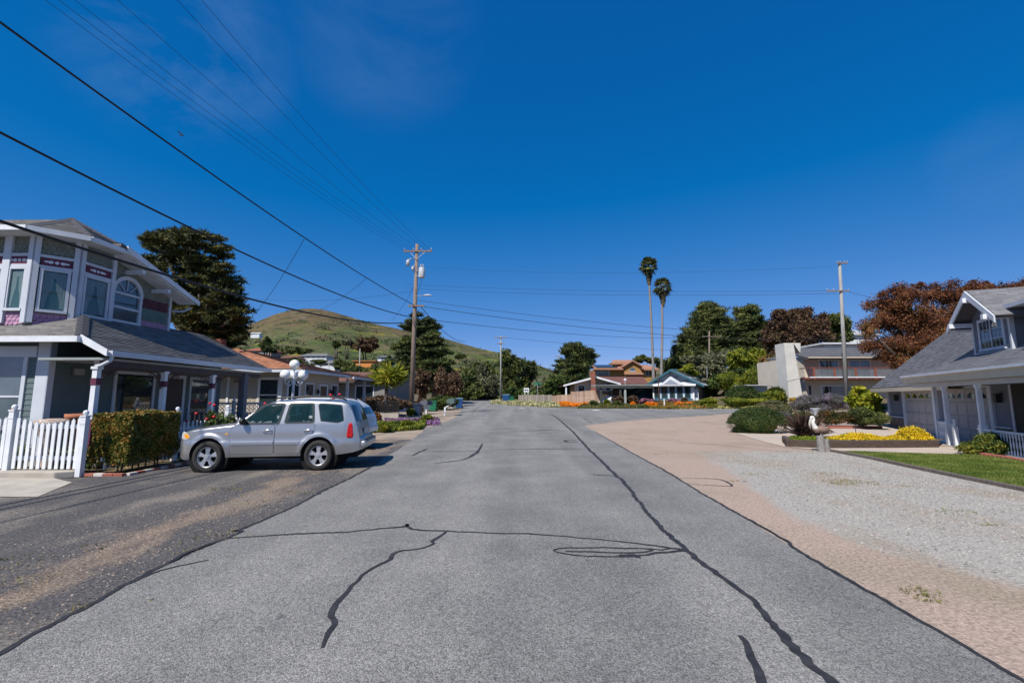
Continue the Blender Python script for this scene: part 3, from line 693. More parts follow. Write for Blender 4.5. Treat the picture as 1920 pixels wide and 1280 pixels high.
# porch: roof, posts, beam, floor, fretwork
MB().box(X0+.03, -10.3, 11.3, 18.0, .0, .22).build('porch_floor', M('porch_boards', (.20, .19, .18), rough=.8), house, world=True)
sl = .50
def zr(x): return 2.86+(-10.2-x)*sl                     # road side roof plane
def zf(y): return 3.21+(y-11.0)*sl                     # front roof plane
mb = MB(); slab(mb, [(-10.2, 11.0, 2.86), (-10.2, 18.2, 2.86), (-12.9, 18.2, zr(-12.9)), (-12.9, 13.08, zr(-12.9)), (-10.82, 11.0, zr(-10.82))], .1)
rf = W(mb, 'porch_roof', M('roof_underside', (.12, .11, .11), rough=.9))
shingles('shingles', (-10.18, 10.98, 2.87), (-10.18, 18.22, 2.87), (-12.9, 18.22, zr(-12.9)+.01), (-12.9, 10.98, zr(-12.9)+.01), gray_sh, rf, course=.125, tab=.3, clip=lambda p: p.y > 10.9-.82-10-p.x+11-.05-.0 if False else p.y > 11-10.82-p.x-.12)
mb = MB(); slab(mb, [(-24, 10.95, 3.19), (-10.85, 10.95, 3.19), (-12.8, 12.9, zf(12.9)-.0), (-24, 12.9, zf(12.9))], .1)
rf2 = W(mb, 'front_roof', M('roof_underside', (.12, .11, .11)))
shingles('shingles', (-24, 10.93, 3.2), (-10.83, 10.93, 3.2), (-12.8, 12.92, zf(12.92)+.02), (-24, 12.92, zf(12.92)+.02), gray_sh, rf2, course=.125, tab=.3)
# ridge caps on the hip, one by one
capm = M('ridge_cap_grey', (.05, .05, .06), (.09, .09, .10), scale=5, rough=.95)
capA, capB = Vector((-10.84, 10.96, 3.24)), Vector((-12.30, 12.44, zr(-12.3)+.08)); cap0 = None
for i in range(12):
    p = capA.lerp(capB, i/12)
    if cap0 is None:
        d = (capB-capA).normalized(); s = Vector((d.y, -d.x, 0)).normalized()
        cap0 = MB().prism([Vector((0, 0, .045)), s*.13+Vector((0, 0, -.02)), -s*.13+Vector((0, 0, -.02))], d*.19+Vector((0, 0, -.02))).build('ridge_cap', capm, house)
        cap0.location = ROOTM[house.name].inverted() @ p
    else: reuse('ridge_cap', cap0, house, ROOTM[house.name].inverted() @ p)
# gutters and rake
mb = MB(); mb.box(-24, -10.78, 10.80, 10.93, 3.05, 3.19); W(mb, 'gutter', white)
mb = MB(); mb.box(-10.17, -10.04, 11.0, 18.25, 2.71, 2.85); W(mb, 'gutter', trimw)
mb = MB(); mb.prism([(-10.80, 10.94, 3.24), (-10.10, 10.94, 2.86), (-10.10, 10.94, 2.70), (-10.80, 10.94, 3.06)], (0, -.04, 0)); W(mb, 'rake_board', white)
W(MB().tube([(-10.12, 11.1, 2.74), (-10.12, 11.05, 2.6), (-10.3, 11.0, 2.48), (-10.42, 11.0, 2.46)], .04, 8), 'downspout', trimw)
mb = MB(); mb.box(-11.95, -10.3, 11.05, 18.05, 2.62, 2.68); W(mb, 'porch_ceiling', M('porch_ceiling_paint', (.30, .33, .33), rough=.8))
mb = MB(); mb.box(-10.5, -10.36, 11.02, 18.0, 2.45, 2.62); W(mb, 'porch_beam', M('dark_beam', (.06, .05, .055), rough=.7))
for y in (11.05, 13.2, 15.3):
    p = Vector((-10.43, y, .22))
    m_ = Matrix.Translation(p)
    mb = MB(m_); mb.box(-.06, .06, -.06, .06, .0, 2.23); mb.box(-.09, .09, -.09, .09, 0, .12); mb.box(-.085, .085, -.085, .085, 2.17, 2.235)
    po = W(mb, 'porch_post', white)
    MB(m_).box(-.075, .075, -.075, .075, .12, .95).build('post_base', burg, po, world=True)
    MB(m_).box(-.072, .072, -.072, .072, 1.78, 1.95).build('post_band', burg, po, world=True)
p = Vector((-10.43, 17.05, .0)); mb = MB(Matrix.Translation(p)); mb.box(-.11, .11, -.11, .11, 0, 2.62); mb.box(-.14, .14, -.14, .14, 2.4, 2.5)
W(mb, 'porch_post', M('slate_paint', (.13, .14, .17), rough=.7))
# fretwork brackets: curls between the posts
fret = M('brown_fretwork', (.09, .045, .035), rough=.7)
def spiral(c, r, turns, ay, s=1):
    pts = []
    for i in range(14):
        t = i/13; a = ay+s*turns*2*math.pi*t; q = r*(1-t*.85); pts.append((c[0], c[1]+math.cos(a)*q, c[2]+math.sin(a)*q))
    return pts
for ya, yb in ((15.38, 16.94), (13.28, 15.22), (11.13, 13.12)):
    mb = MB(); x = -10.43
    for k, s in ((ya, 1), (yb, -1)):
        mb.tube([(x, k+s*.02, 1.95), (x, k+s*.10, 2.2), (x, k+s*.32, 2.36), (x, k+s*.6, 2.42)], .018, 5)
        for q in (.12, .27, .43): mb.tube(spiral((x, k+s*q, 2.30), .075, 1.4, 0, s), .011, 4)
    mb.box(x-.02, x+.02, ya, yb, 2.42, 2.45)
    W(mb, 'fretwork', fret)
# ---- upper storey
T = [(-14.350, 11.66), (-13.090, 11.66), (-12.450, 12.3), (-12.450, 13.42)]     # turret plan
cen = Vector((-13.750, 13.2, 0))
mb = MB(); mb.prism([(-24, 11.7, 3.3), (-13.090, 11.7, 3.3), (-12.490, 12.32, 3.3), (-12.490, 13.42, 3.3), (-12.600, 13.42, 3.3), (-12.600, 15.9, 3.3), (-24, 15.9, 3.3)], (0, 0, 2.8))
W(mb, 'upper_wall', M('sage_wall', (.18, .2, .17), rough=.8))
def scallops(name, m, a0, a1, c0, c1, mat, parent, wd=.14, ht=.13, each=False, top=None):
    """rounded shingles in overlapping rows"""
    rows = int((c1-c0)/ht); objs = []; mb = MB(m); proto = {}
    for r in range(rows):
        c = c0+r*ht; off = (r % 2)*wd/2; n = int((a1-a0)/wd)+1
        for i in range(n):
            a = a0+i*wd-off+.0
            x0, x1 = max(a, a0), min(a+wd-.008, a1)
            if x1-x0 < .03: continue
            if top and top((x0+x1)/2) < c+ht: continue
            pts = [(x0, .006, c+ht*1.1), (x0, .014, c+ht*.35)]
            if not(a < a0 or a+wd > a1): pts += [(lerp(x0, x1, .2), .018, c+ht*.08), (lerp(x0, x1, .5), .02, c), (lerp(x0, x1, .8), .018, c+ht*.08)]
            pts += [(x1, .014, c+ht*.35), (x1, .006, c+ht*1.1)]
            if each:
                q = MB(m); q.add(pts, [tuple(range(len(pts)))]); q.add([(p_[0], 0, p_[2]) for p_ in pts], [])
                objs.append(q)
            else: mb.add(pts, [tuple(range(len(pts)))])
    if each:
        for q in objs: q.build('shingle', mat, parent, world=True)
    else: mb.build(name, mat, parent, world=True, kind='stuff')
facets = [((-24, 11.70), (-13.090, 11.70)), ((-13.090, 11.68), (-12.470, 12.32)), ((-12.470, 12.32), (-12.470, 13.42))]
base_z, win0, win1, p0z, p1z, ez = 3.60, 4.05, 5.12, 5.26, 5.48, 6.02
for k, (a, b) in enumerate(facets):
    a = Vector((a[0], a[1], 0)); b = Vector((b[0], b[1], 0)); ln = (b-a).length; m = fr(a, b-a)
    if k == 0: segs = [(9.1, 10.15), (10.28, ln-.12)]
    else: segs = [(.14, ln-.14)]
    scallops('scallop_shingles', m, 9.0 if k == 0 else .12, ln-.1, base_z, win0-.1, purpsh, house, wd=.13, ht=.11)
    scallops('sage_shingles', m, 8.8 if k == 0 else .1, ln-.1, p1z+.1, 6.1, greensh, house, wd=.12, ht=.12)
    for (s0, s1) in segs:
        wd = s1-s0
        window(house, m, s0+.07, win0, wd-.14, win1-win0, frame=.07, fmat=trimw, gmat=seenglass, depth=.06)
        # curtains behind the glass
        mb = MB(m); w0 = s0+.08; w1 = s1-.08; mid = (w0+w1)/2
        for sgn, e in ((1, w0), (-1, w1)):
            n = 8; vs = []
            for i in range(n+1):
                t = i/n
                for (cc, f_) in ((win1-.12, 1.0), (win1-.5, .86), (win0+.35, .55), (win0+.06, .38)):
                    vs.append((e+sgn*t*(w1-w0)*.46*f_, .009+.002*math.sin(i*2.2), cc))
            mb.add(vs, [(i*4+j, i*4+j+1, (i+1)*4+j+1, (i+1)*4+j) for i in range(n) for j in range(3)])
        mb.box(w0, w1, .0095, .012, win1-.2, win1-.03)
        W(mb, 'curtain', curt)
        # panel with ornament above
        pn = MB(m).box(s0, s1, .01, .035, p0z, p1z).build('panel', burg, house, world=True)
        orn = MB(m); c = (s0+s1)/2
        for q in (-.2, -.12, 0, .12, .2): orn.ball((c+q, .037, (p0z+p1z)/2), (.055 if q else .045, .008, .028 if abs(q) > .15 else .045), 8, 4)
        orn.build('ornament', white, pn, world=True)
        mb = MB(m); mb.box(s0-.1, s1+.1, .006, .055, p1z, p1z+.08); mb.box(s0-.1, s1+.1, .006, .05, win1+.07, p0z); W(mb, 'trim_board', trimw)
    # corner posts
    for e in ([ln, 10.21, 8.95] if k == 0 else [ln]):
        mb = MB(m); mb.box(e-.12 if e == ln else e-.1, e+(.0 if e == ln else .1), -.03, .075, 3.66, 6.08); W(mb, 'corner_board', trimw)
    if k:
        mb = MB(m); mb.box(0, .11, -.03, .072, 3.68, 6.08); W(mb, 'corner_board', trimw)
# wall with the arched window
mw = fr((-12.600, 13.42, 0), (0, 1, 0)); gtop = lambda a: 6.1-.33*max(0, a-.4)
scallops('mauve_shingles', mw, .1, 2.4, 3.9, 4.32, purpsh, house, wd=.13, ht=.11)
scallops('green_shingles', mw, .1, 2.4, 4.32, 4.66, tealsh, house, wd=.13, ht=.11)
scallops('burgundy_shingles', mw, .1, 2.4, 4.66, 5.05, burgsh, house, wd=.13, ht=.11)
scallops('sage_shingles', mw, .05, 2.42, 5.05, 6.2, greensh, house, wd=.12, ht=.12, top=gtop)
cw = .47; a0 = .62; zs = 4.95; mb = MB(mw)
mb.box(a0-cw-.1, a0-cw, .02, .09, 4.1, zs); mb.box(a0+cw, a0+cw+.1, .02, .09, 4.1, zs); mb.box(a0-cw-.1, a0+cw+.1, .02, .11, 4.0, 4.1)
for z in (4.5, zs): mb.box(a0-cw, a0+cw, .03, .075, z-.035, z+.035)
n = 14
for i in range(n):
    t0, t1 = math.pi*i/n, math.pi*(i+1)/n
    q = [(a0+math.cos(t)*r, zs+math.sin(t)*r) for t, r in ((t0, cw), (t1, cw), (t1, cw+.12), (t0, cw+.12))]
    mb.prism([(x, .02, z) for x, z in q], (0, .07, 0))
for t in (45, 90, 135): mb.beam((a0+math.cos(R(t))*.12, .045, zs+math.sin(R(t))*.12), (a0+math.cos(R(t))*cw, .045, zs+math.sin(R(t))*cw), .02, .02, up=(0, 1, 0))
aw = W(mb, 'arched_window', trimw)
mb = MB(mw); mb.box(a0-cw, a0+cw, .012, .024, 4.1, zs)
mb.add([(a0+math.cos(math.pi*i/n)*cw, .024, zs+math.sin(math.pi*i/n)*cw) for i in range(n+1)], [tuple(range(n+1))]); mb.build('pane', glass2, aw, world=True)
W(MB(mw).box(2.4, 2.5, 0, .05, 3.85, 5.25), 'corner_board', trimw); W(MB(mw).box(0, .1, 0, .05, 3.75, 6.1), 'corner_board', trimw)
# roofs above: gable slope toward the far side, turret hip
rm = M('roof_underside', (.12, .11, .11))
mb = MB(); slab(mb, [(-11.950, 13.0, 6.28), (-11.950, 16.35, 5.22), (-24, 16.35, 5.22), (-24, 13.0, 6.28)], .08); g1 = W(mb, 'gable_roof', rm)
shingles('shingles', (-11.950, 16.37, 5.23), (-24, 16.37, 5.23), (-24, 13.0, 6.30), (-11.950, 13.0, 6.30), gray_sh, g1, course=.14)
mb = MB(); mb.prism([(-11.910, 13.2, 6.27), (-11.910, 16.45, 5.23), (-11.910, 16.45, 5.08), (-11.910, 13.2, 6.09)], (-.06, 0, 0)); W(mb, 'rake_board', white)
mb = MB(); mb.prism([(-11.980, 13.2, 6.1), (-11.980, 16.3, 5.12), (-12.590, 16.3, 5.12), (-12.590, 13.2, 6.1)], (0, 0, -.03)); W(mb, 'soffit', white)
W(MB().tube([(-12.050, 16.2, 4.95), (-12.250, 16.1, 4.8), (-12.550, 15.98, 4.78)], .04, 8), 'downspout', trimw)
for (y0_, z0_) in ((13.9, 5.60), (15.0, 5.24)): W(MB().box(-12.58, -12.0, y0_, y0_+.12, z0_, z0_+.12), 'bracket', white)
apex = Vector((-13.900, 13.35, 7.16)); E = [(-24, 11.22), (-12.870, 11.22), (-12.000, 12.1), (-12.000, 13.6), (-13.050, 14.7), (-16, 14.7)]
ezv = 6.12
mb = MB(); up_ = []
for i in range(len(E)-1):
    a = Vector((E[i][0], E[i][1], ezv)); b = Vector((E[i+1][0], E[i+1][1], ezv))
    t = Vector((-24, 13.35, 7.16)) if i == 0 else apex
    if i == 0: slab(mb, [a, b, apex, t], .05)
    else: mb.prism([a, b, apex], (0, 0, -.05))
    up_.append((a, b, apex, t))
tr_ = W(mb, 'turret_roof', rm)
for (a, b, c, t) in up_:
    shingles('shingles', a+Vector((0, 0, .02)), b+Vector((0, 0, .02)), c+Vector((0, 0, .02)), t+Vector((0, 0, .02)), gray_sh, tr_, course=.13)
for i in range(1, 4):
    a = Vector((E[i][0], E[i][1], ezv+.04)); d = apex+Vector((0, 0, .04))-a; s = Vector((d.y, -d.x, 0)).normalized(); cap = None; nk = 13
    for k in range(nk):
        p = a+d*(k/nk); loc = ROOTM[house.name].inverted() @ p
        if cap is None:
            cap = MB().prism([Vector((0, 0, .04)), s*.11+Vector((0, 0, -.02)), -s*.11+Vector((0, 0, -.02))], d*(1.12/nk)).build('ridge_cap', capm, house); cap.location = loc
        else: reuse('ridge_cap', cap, house, loc)
mb = MB()
for i in range(3):
    a = Vector((E[i][0], E[i][1], ezv-.02)); b = Vector((E[i+1][0], E[i+1][1], ezv-.02)); mb.beam(a, b, .10, .13)
W(mb, 'gutter', white)
mb = MB(); mb.prism([(-24, 11.3, 6.03), (-12.900, 11.3, 6.03), (-12.100, 12.12, 6.03), (-12.100, 13.5, 6.03), (-24, 13.5, 6.03)], (0, 0, .03)); W(mb, 'soffit', M('pale_soffit', (.5, .52, .55), rough=.7))

# things on and round the porch
terra = M('terracotta', (.38, .14, .07), (.30, .11, .06), scale=6, rough=.85)
# ================================================================ picket fence, concrete kerb, hedge
def picket_fence(root, A, B, hA, spacing, wd, mat, posts=True, z0=.0, arc=0.0, top='point', th=.02):
    A, B = Vector(A), Vector(B); ln = (B-A).length; m = fr(A, B-A); n = int(ln/spacing); inv = rootm(root).inverted()
    mb = MB(m); mb.box(0, ln, -.045, -.012, z0+.22, z0+.31); mb.box(0, ln, -.045, -.012, z0+hA*.76, z0+hA*.76+.09)
    mb.build('rail', mat, root, world=True)
    src = None; rot = math.atan2((B-A).y, (B-A).x)
    for i in range(n+1):
        a = (i+.5)*ln/(n+1); h = hA*(1-arc*math.sin(math.pi*a/ln))
        q = inv @ (m @ Vector((a, 0, z0)))
        if src is None:
            pk = MB(); hh = hA
            pk.prism([(-wd/2, 0, .04), (wd/2, 0, .04), (wd/2, 0, hh-.05), (wd*.28, 0, hh-.035), (0, 0, hh), (-wd*.28, 0, hh-.035), (-wd/2, 0, hh-.05)], (0, -th, 0))
            src = pk.build('picket', mat, root); src.rotation_euler = (0, 0, rot-root.rotation_euler.z); o = src
        else: o = reuse('picket', src, root, rz=rot-root.rotation_euler.z)
        o.location = q; o.scale = (1, 1, h/hA)
def fence_post(root, p, s, h, mat, z0=0.0):
    m = Matrix.Translation(Vector((p[0], p[1], z0))); mb = MB(m); mb.box(-s/2, s/2, -s/2, s/2, 0, h); mb.box(-s*.62, s*.62, -s*.62, s*.62, h, h+.03)
    mb.ball((0, 0, h+.03+s*.5), (s*.5, s*.5, s*.55), 10, 6); mb.box(-s*.57, s*.57, -s*.57, s*.57, h-.16, h-.12)
    return mb.build('post', mat, root, world=True)
pf = thing('picket_fence', 'tall white picket fence on a concrete kerb left of the clipped hedge', 'fence', (-11.5, 9.95, 0))
yf = 10.0
picket_fence(pf, (-13.9, yf, 0), (-11.28, yf, 0), 1.16, .145, .075, white, z0=.12, arc=.10)
picket_fence(pf, (-11.12, yf, 0), (-9.62, yf, 0), 1.18, .15, .075, white, z0=.12, arc=.12)
fence_post(pf, (-11.2, yf), .11, 1.30, white, .1); fence_post(pf, (-9.54, yf-.04), .11, 1.28, white, .0)
picket_fence(pf, (-9.42, yf+.35, 0), (-9.28, 12.3, 0), 1.0, .14, .07, white, z0=.05)
kb = thing('concrete_kerb', 'raised pale concrete kerb under the white picket fence', 'kerb', (-11.5, 9.9, 0))
MB().prism([(-30, 9.72, -.02), (-9.85, 9.72, -.02), (-9.62, 9.92, -.02), (-9.62, 10.12, -.02), (-30, 10.12, -.02)], (0, 0, .15)).build('kerb_block', conc, kb, world=True, bevel=.02)
# gutter apron in front, cut on the slant
ap = gp(0, 931); sheet('concrete_apron', [(gp(-400, 932).x, gp(-400, 932).y), (gp(70, 932).x, gp(70, 932).y), (gp(135, 905).x, gp(135, 905).y), (-9.9, 9.75), (-30, 9.75)], conc, lift=.012, dy=.1, nx=8)
brick_m = M('red_brick', (.36, .13, .09), (.26, .09, .06), scale=5, rough=.9, bump=.4)
be = thing('brick_edging', 'low edging of red and white bricks at the foot of the clipped hedge', 'edging', (-9.0, 10.02, 0))
whb = M('whitewashed_brick', (.55, .50, .46), (.42, .36, .32), scale=6, rough=.9)
for i in range(4): MB().box(-9.46+i*.215, -9.46+i*.215+.205, 9.97, 10.07, 0, .065).build('brick', brick_m if i in (0, 2, 3) else whb, be, world=True, bevel=.006)
for i in range(10): MB().box(-8.62, -8.53, 10.08+i*.22, 10.08+i*.22+.21, 0, .06).build('brick', brick_m if i % 2 else whb, be, world=True, bevel=.006)
hedge_leaf = LEAF('hedge_leaf', (.06, .09, .015), (.17, .17, .03), (.42, .19, .05), scale=3.5, trans=.2, rough=.5, p1=.2, p2=.8, cl=.4)
hd = thing('clipped_hedge', 'clipped box-shaped hedge with green and russet leaves beside the silver SUV', 'hedge', (-9.2, 10.2, 0))
hx0, hx1, hy0, hy1, hz0, hz1 = -9.72, -8.82, 10.32, 11.85, .28, 1.34
n = 26000; P = np.empty((n, 3)); D = np.zeros((n, 3)); fs_ = rs.choice(5, n, p=[.26, .34, .10, .08, .22])
P[:, 0] = hx0+rs.rand(n)*(hx1-hx0); P[:, 1] = hy0+rs.rand(n)*(hy1-hy0); P[:, 2] = hz0+rs.rand(n)*(hz1-hz0)
for k, (ax, v, s) in enumerate(((1, hy0, -1), (0, hx1, 1), (0, hx0, -1), (1, hy1, 1), (2, hz1, 1))):
    mk = fs_ == k; P[mk, ax] = v-s*np.abs(rs.normal(size=mk.sum()))*.05; D[mk, ax] = s
bz = .045*np.sin(P[:, 0]*7+P[:, 1]*5)*np.cos(P[:, 2]*8+P[:, 0]*3)+.03*np.sin(P[:, 1]*13+P[:, 2]*11); P += D*bz[:, None]
P[:, 2] += np.where(P[:, 2] < hz0+.12, rs.normal(size=n)*.08, 0)
leaves('foliage', hedge_leaf, hd, P, D, .055, .034, spread=.75)
MB().box(hx0+.1, hx1-.1, hy0+.1, hy1-.1, hz0+.05, hz1-.1).build('inner_twigs', M('twig_brown', (.035, .03, .015), (.05, .045, .02), scale=12), hd, world=True)
for i in range(9):
    x = lerp(hx0+.15, hx1-.15, rnd.random()); y = lerp(hy0+.15, hy1-.2, rnd.random())
    MB().tube([(x, y, 0), (x+rnd.uniform(-.05, .05), y, .45)], .018, 5).build('stem', M('bark_brown', (.07, .05, .035), (.12, .09, .06), scale=8, rough=.95), hd, world=True)
# ---------------------------------------------------------------- cars
CH = .035
def chaikin(poly, k=2):
    for _ in range(k):
        o = []
        for i in range(len(poly)):
            a, b = poly[i], poly[(i+1) % len(poly)]
            q = CH/max(math.hypot(a[0]-b[0], a[1]-b[1]), 1e-6); q = min(q, .25); o += [(a[0]*(1-q)+b[0]*q, a[1]*(1-q)+b[1]*q), (a[0]*q+b[0]*(1-q), a[1]*q+b[1]*(1-q))]
        poly = o
    return poly
SUV = dict(
    top=[(0, .60), (.03, .72), (.10, .86), (.24, .955), (.5, 1.005), (.9, 1.05), (1.33, 1.10), (1.55, 1.26), (1.8, 1.44), (2.02, 1.565), (2.3, 1.615), (2.8, 1.635), (3.4, 1.63), (3.85, 1.605), (4.02, 1.56), (4.12, 1.40), (4.22, 1.18), (4.27, 1.04), (4.30, .96), (4.32, .78), (4.41, .75), (4.44, .68)],
    bot=[(0, .44), (.06, .30), (.25, .27), (1.2, .33), (2.9, .34), (3.9, .36), (4.2, .40), (4.44, .47)],
    plan=[(0, .60), (.05, .70), (.15, .78), (.35, .835), (.7, .87), (1.2, .885), (3.4, .885), (3.95, .86), (4.2, .82), (4.34, .77), (4.44, .66)],
    arch=(.76, 3.36), ar=.425, az=.345, belt=1.05, tum=.27, L=4.44,
    wins=[('front_window', [(1.46, 1.075), (1.53, 1.13), (1.97, 1.50), (2.07, 1.52), (2.47, 1.52), (2.375, 1.07)]),
          ('rear_window', [(2.50, 1.085), (2.58, 1.52), (3.16, 1.53), (3.22, 1.09)]),
          ('quarter_window', [(3.39, 1.13), (3.27, 1.52), (3.84, 1.49), (3.93, 1.12), (3.84, 1.095), (3.42, 1.10)])],
    doors=[('front_door', [(1.27, .40), (2.285, .40), (2.285, 1.045), (1.33, 1.045), (1.25, .9)]),
           ('rear_door', [(2.31, .40), (2.92, .40), (2.97, .60), (3.08, .76), (3.22, .85), (3.26, 1.045), (2.31, 1.045)])])
def car(name, label, loc, rz, paint, spec=SUV, sc_=(1, 1, 1), group=None, detail=True, wheels=True):
    root = thing(name, label, 'car', loc, rz, group)
    sx, sy, sz = sc_
    s = spec; tp = np.array(s['top']); bt = np.array(s['bot']); pl = np.array(s['plan']); Lc = s['L']
    top = lambda x: float(np.interp(x, tp[:, 0], tp[:, 1])); plan = lambda x: float(np.interp(x, pl[:, 0], pl[:, 1]))
    def zb(x):
        z = float(np.interp(x, bt[:, 0], bt[:, 1]))
        for c in s['arch']:
            d = abs(x-c)
            if d < s['ar']: z = max(z, s['az']+math.sqrt(s['ar']**2-d*d))
        return z
    def hw(x, z):
        w = plan(x)
        v = np.interp(z, [.25, .40, .60, .66, .70, .90, s['belt']], [.945, .985, 1.012, 1.012, .996, .99, .968])
        w = w*float(v)
        if z > s['belt']: w -= (z-s['belt'])*s['tum']
        for c in s['arch']:
            r = math.hypot(x-c, z-s['az']); q = (r-s['ar'])
            if 0 <= q+.01 and q < .11 and z > .28: w += .024*(1-clamp(max(0, q-.05)/.06))
        return w
    st = set([0, Lc]); st |= set(np.linspace(0, .4, 9)); st |= set(np.linspace(.4, Lc-.5, 74)); st |= set(np.linspace(Lc-.5, Lc, 16))
    for c in s['arch']:
        for a in np.linspace(0, math.pi, 29): st.add(c+math.cos(a)*s['ar'])
        st.add(c-s['ar']-.003); st.add(c+s['ar']+.003)
    st = sorted(x for x in st if 0 <= x <= Lc)
    ns, ntp = 22, 8; V = []; Fc = []; ring = 2*(ns+ntp)-1
    for x in st:
        t = top(x); b = min(zb(x), t-.06); rr = .07 if x > .3 else .03+.13*x; zs = max(t-rr, b+.03); half = []
        for i in range(ns):
            z = lerp(b, zs, i/(ns-1)); half.append((-hw(x, z), z))
        h = hw(x, zs)
        for i in range(1, ntp+1):
            a = math.pi/2*i/ntp; half.append((-h*math.cos(a)**.8 if i < ntp else 0.0, zs+(t-zs)*math.sin(a)))
        full = half+[(-p[0], p[1]) for p in half[-2::-1]]
        V += [(x, p[0], p[1]) for p in full]
    m = len(full)
    def inside(x, z, poly): return inpoly(x, z, poly)
    open_ = [poly for nm, poly in s['wins'] if nm != 'quarter_window'] if detail else []
    for i in range(len(st)-1):
        for j in range(m-1):
            q4 = (i*m+j, i*m+j+1, (i+1)*m+j+1, (i+1)*m+j)
            if open_ and abs(V[q4[0]][1]) > .5 and any(all(inside(V[k][0], V[k][2], p_) for k in q4) for p_ in open_): continue
            Fc.append(q4)
    Fc += [tuple(range(m)), tuple(range((len(st)-1)*m, len(st)*m))[::-1]]
    mb = MB(); mb.v = V; mb.f = Fc
    S3 = Matrix.Diagonal((sx, sy, sz, 1))
    def fin(mb, nm, mat, par=root, **k):
        mb.v = [tuple(S3 @ Vector(p)) for p in mb.v]; return mb.build(nm, mat, par, **k)
    body = fin(mb, 'body', paint, angle=38)
    def patch(poly, off, nz=14, nsx=10, side=-1, rnd_=2, thick=.0):
        poly = chaikin(poly, rnd_) if rnd_ else poly
        zs_ = [p[1] for p in poly]; z0, z1 = min(zs_), max(zs_); rows = []
        for i in range(nz+1):
            z = lerp(z0, z1, .001+.998*i/nz); xs = []
            for k in range(len(poly)):
                a, b = poly[k], poly[(k+1) % len(poly)]
                if (a[1]-z)*(b[1]-z) <= 0 and abs(a[1]-b[1]) > 1e-9: xs.append(a[0]+(b[0]-a[0])*(z-a[1])/(b[1]-a[1]))
            rows.append([(lerp(min(xs), max(xs), j/nsx), z) for j in range(nsx+1)])
        mb = MB(); vs = [(x, side*(hw(x, z)+off), z) for r in rows for (x, z) in r]
        n1 = nsx+1; fs = [(i*n1+j, i*n1+j+1, (i+1)*n1+j+1, (i+1)*n1+j) for i in range(nz) for j in range(nsx)]
        if thick:
            k = len(vs); vs += [(x, side*(hw(x, z)+off-thick), z) for r in rows for (x, z) in r]
            edge = [j for j in range(n1)]+[i*n1+nsx for i in range(1, nz+1)]+[nz*n1+j for j in range(nsx-1, -1, -1)]+[i*n1 for i in range(nz-1, 0, -1)]
            fs += [(edge[i], edge[(i+1) % len(edge)], k+edge[(i+1) % len(edge)], k+edge[i]) for i in range(len(edge))]
        return mb.add(vs, fs)
    def grow(poly, d):
        cx = sum(p[0] for p in poly)/len(poly); cz = sum(p[1] for p in poly)/len(poly)
        return [(p[0]+math.copysign(d, p[0]-cx), p[1]+math.copysign(d, p[1]-cz)) for p in poly]
    blk = M('car_black_trim', (.012, .012, .013), rough=.45, spec=.5)
    cg = M('car_glass', (.006, .020, .024), (.02, .045, .05), scale=2, rough=.04, spec=.45)
    cgt = M('car_glass_clear', (.02, .07, .075), (.03, .09, .095), scale=2, rough=.03, spec=.6); setin(cgt.node_tree.nodes['Principled BSDF'], Alpha=.32)
    chrome = M('alloy_rim', (.60, .61, .63), rough=.38, metal=.7)
    for side in ((-1, 1) if detail else (-1, 1)):
        for nm, poly in s['doors']:
            d = fin(patch(poly, .0065, 16, 16, side, 1, thick=.006), nm, paint, smooth=False, angle=40)
            xs = [p[0] for p in poly]; xh = max(xs)-.16 if nm.startswith('front') else 3.10; zh = .905
            if detail:
                q = hw(xh, zh)+.01
                h = MB(); h.tube([(xh-.11, side*(q+.0), zh), (xh-.08, side*(q+.035), zh), (xh+.08, side*(q+.035), zh), (xh+.11, side*q, zh)], .014, 7)
                h.ball((xh, side*(q-.006), zh+.004), (.07, .012, .034), 10, 5); fin(h, 'handle', paint, d, smooth=True)
            fin(patch(grow(poly, .007), .0012, 16, 16, side, 1), 'door_gap', blk, d)
            if detail:
                x0, x1 = (1.30, 2.27) if nm.startswith('front') else (2.33, 2.90)
                fin(patch([(x0, .60), (x1, .60), (x1, .685), (x0, .685)], .016, 3, 14, side, 0, thick=.014), 'rub_strip', paint, d, angle=30)
        for nm, poly in s['wins']:
            if nm in ('front_window', 'rear_window') and detail:
                po = chaikin(grow(poly, .016), 2); cx_ = sum(p[0] for p in po)/len(po); cz_ = sum(p[1] for p in po)/len(po); mb = MB(); k_ = len(po)
                def sh_(p, d):
                    v = Vector((p[0]-cx_, p[1]-cz_)); v = v*(1-d/max(v.length, .1)); return (cx_+v.x, cz_+v.y)
                vs = [(p[0], side*(hw(*p)+.0045), p[1]) for p in po]+[(q[0], side*(hw(*q)+.0045), q[1]) for q in [sh_(p, .07) for p in po]]
                mb.add(vs, [(i, (i+1) % k_, k_+(i+1) % k_, k_+i) for i in range(k_)]); gsk = fin(mb, nm, blk, smooth=True)
                fin(patch(poly, .0065, 12, 12, side, 2), 'pane', cgt, gsk, smooth=True)
            else:
                gsk = fin(patch(grow(poly, .018), .003, 12, 12, side, 2), nm, blk, smooth=True)
                fin(patch(poly, .0055, 12, 12, side, 2), 'pane', cg, gsk, smooth=True)
        # lamps
        if detail:
            hl = fin(patch([(.09, .73), (.06, .79), (.10, .90), (.18, .915), (.33, .80), (.30, .73)], .008, 8, 8, side, 2), 'headlight', M('headlamp_lens', (.55, .56, .55), rough=.1, spec=1), smooth=True)
            fin(patch([(.17, .75), (.16, .87), (.24, .86), (.31, .80), (.29, .745)], .012, 6, 6, side, 2), 'indicator', M('amber_lens', (.75, .28, .02), (.8, .35, .03), rough=.15, spec=.8), hl, smooth=True)
            fin(patch([(1.135, .835), (1.135, .865), (1.215, .865), (1.215, .835)], .008, 3, 4, side, 1), 'side_marker', M('amber_lens', (1, 1, 1)))
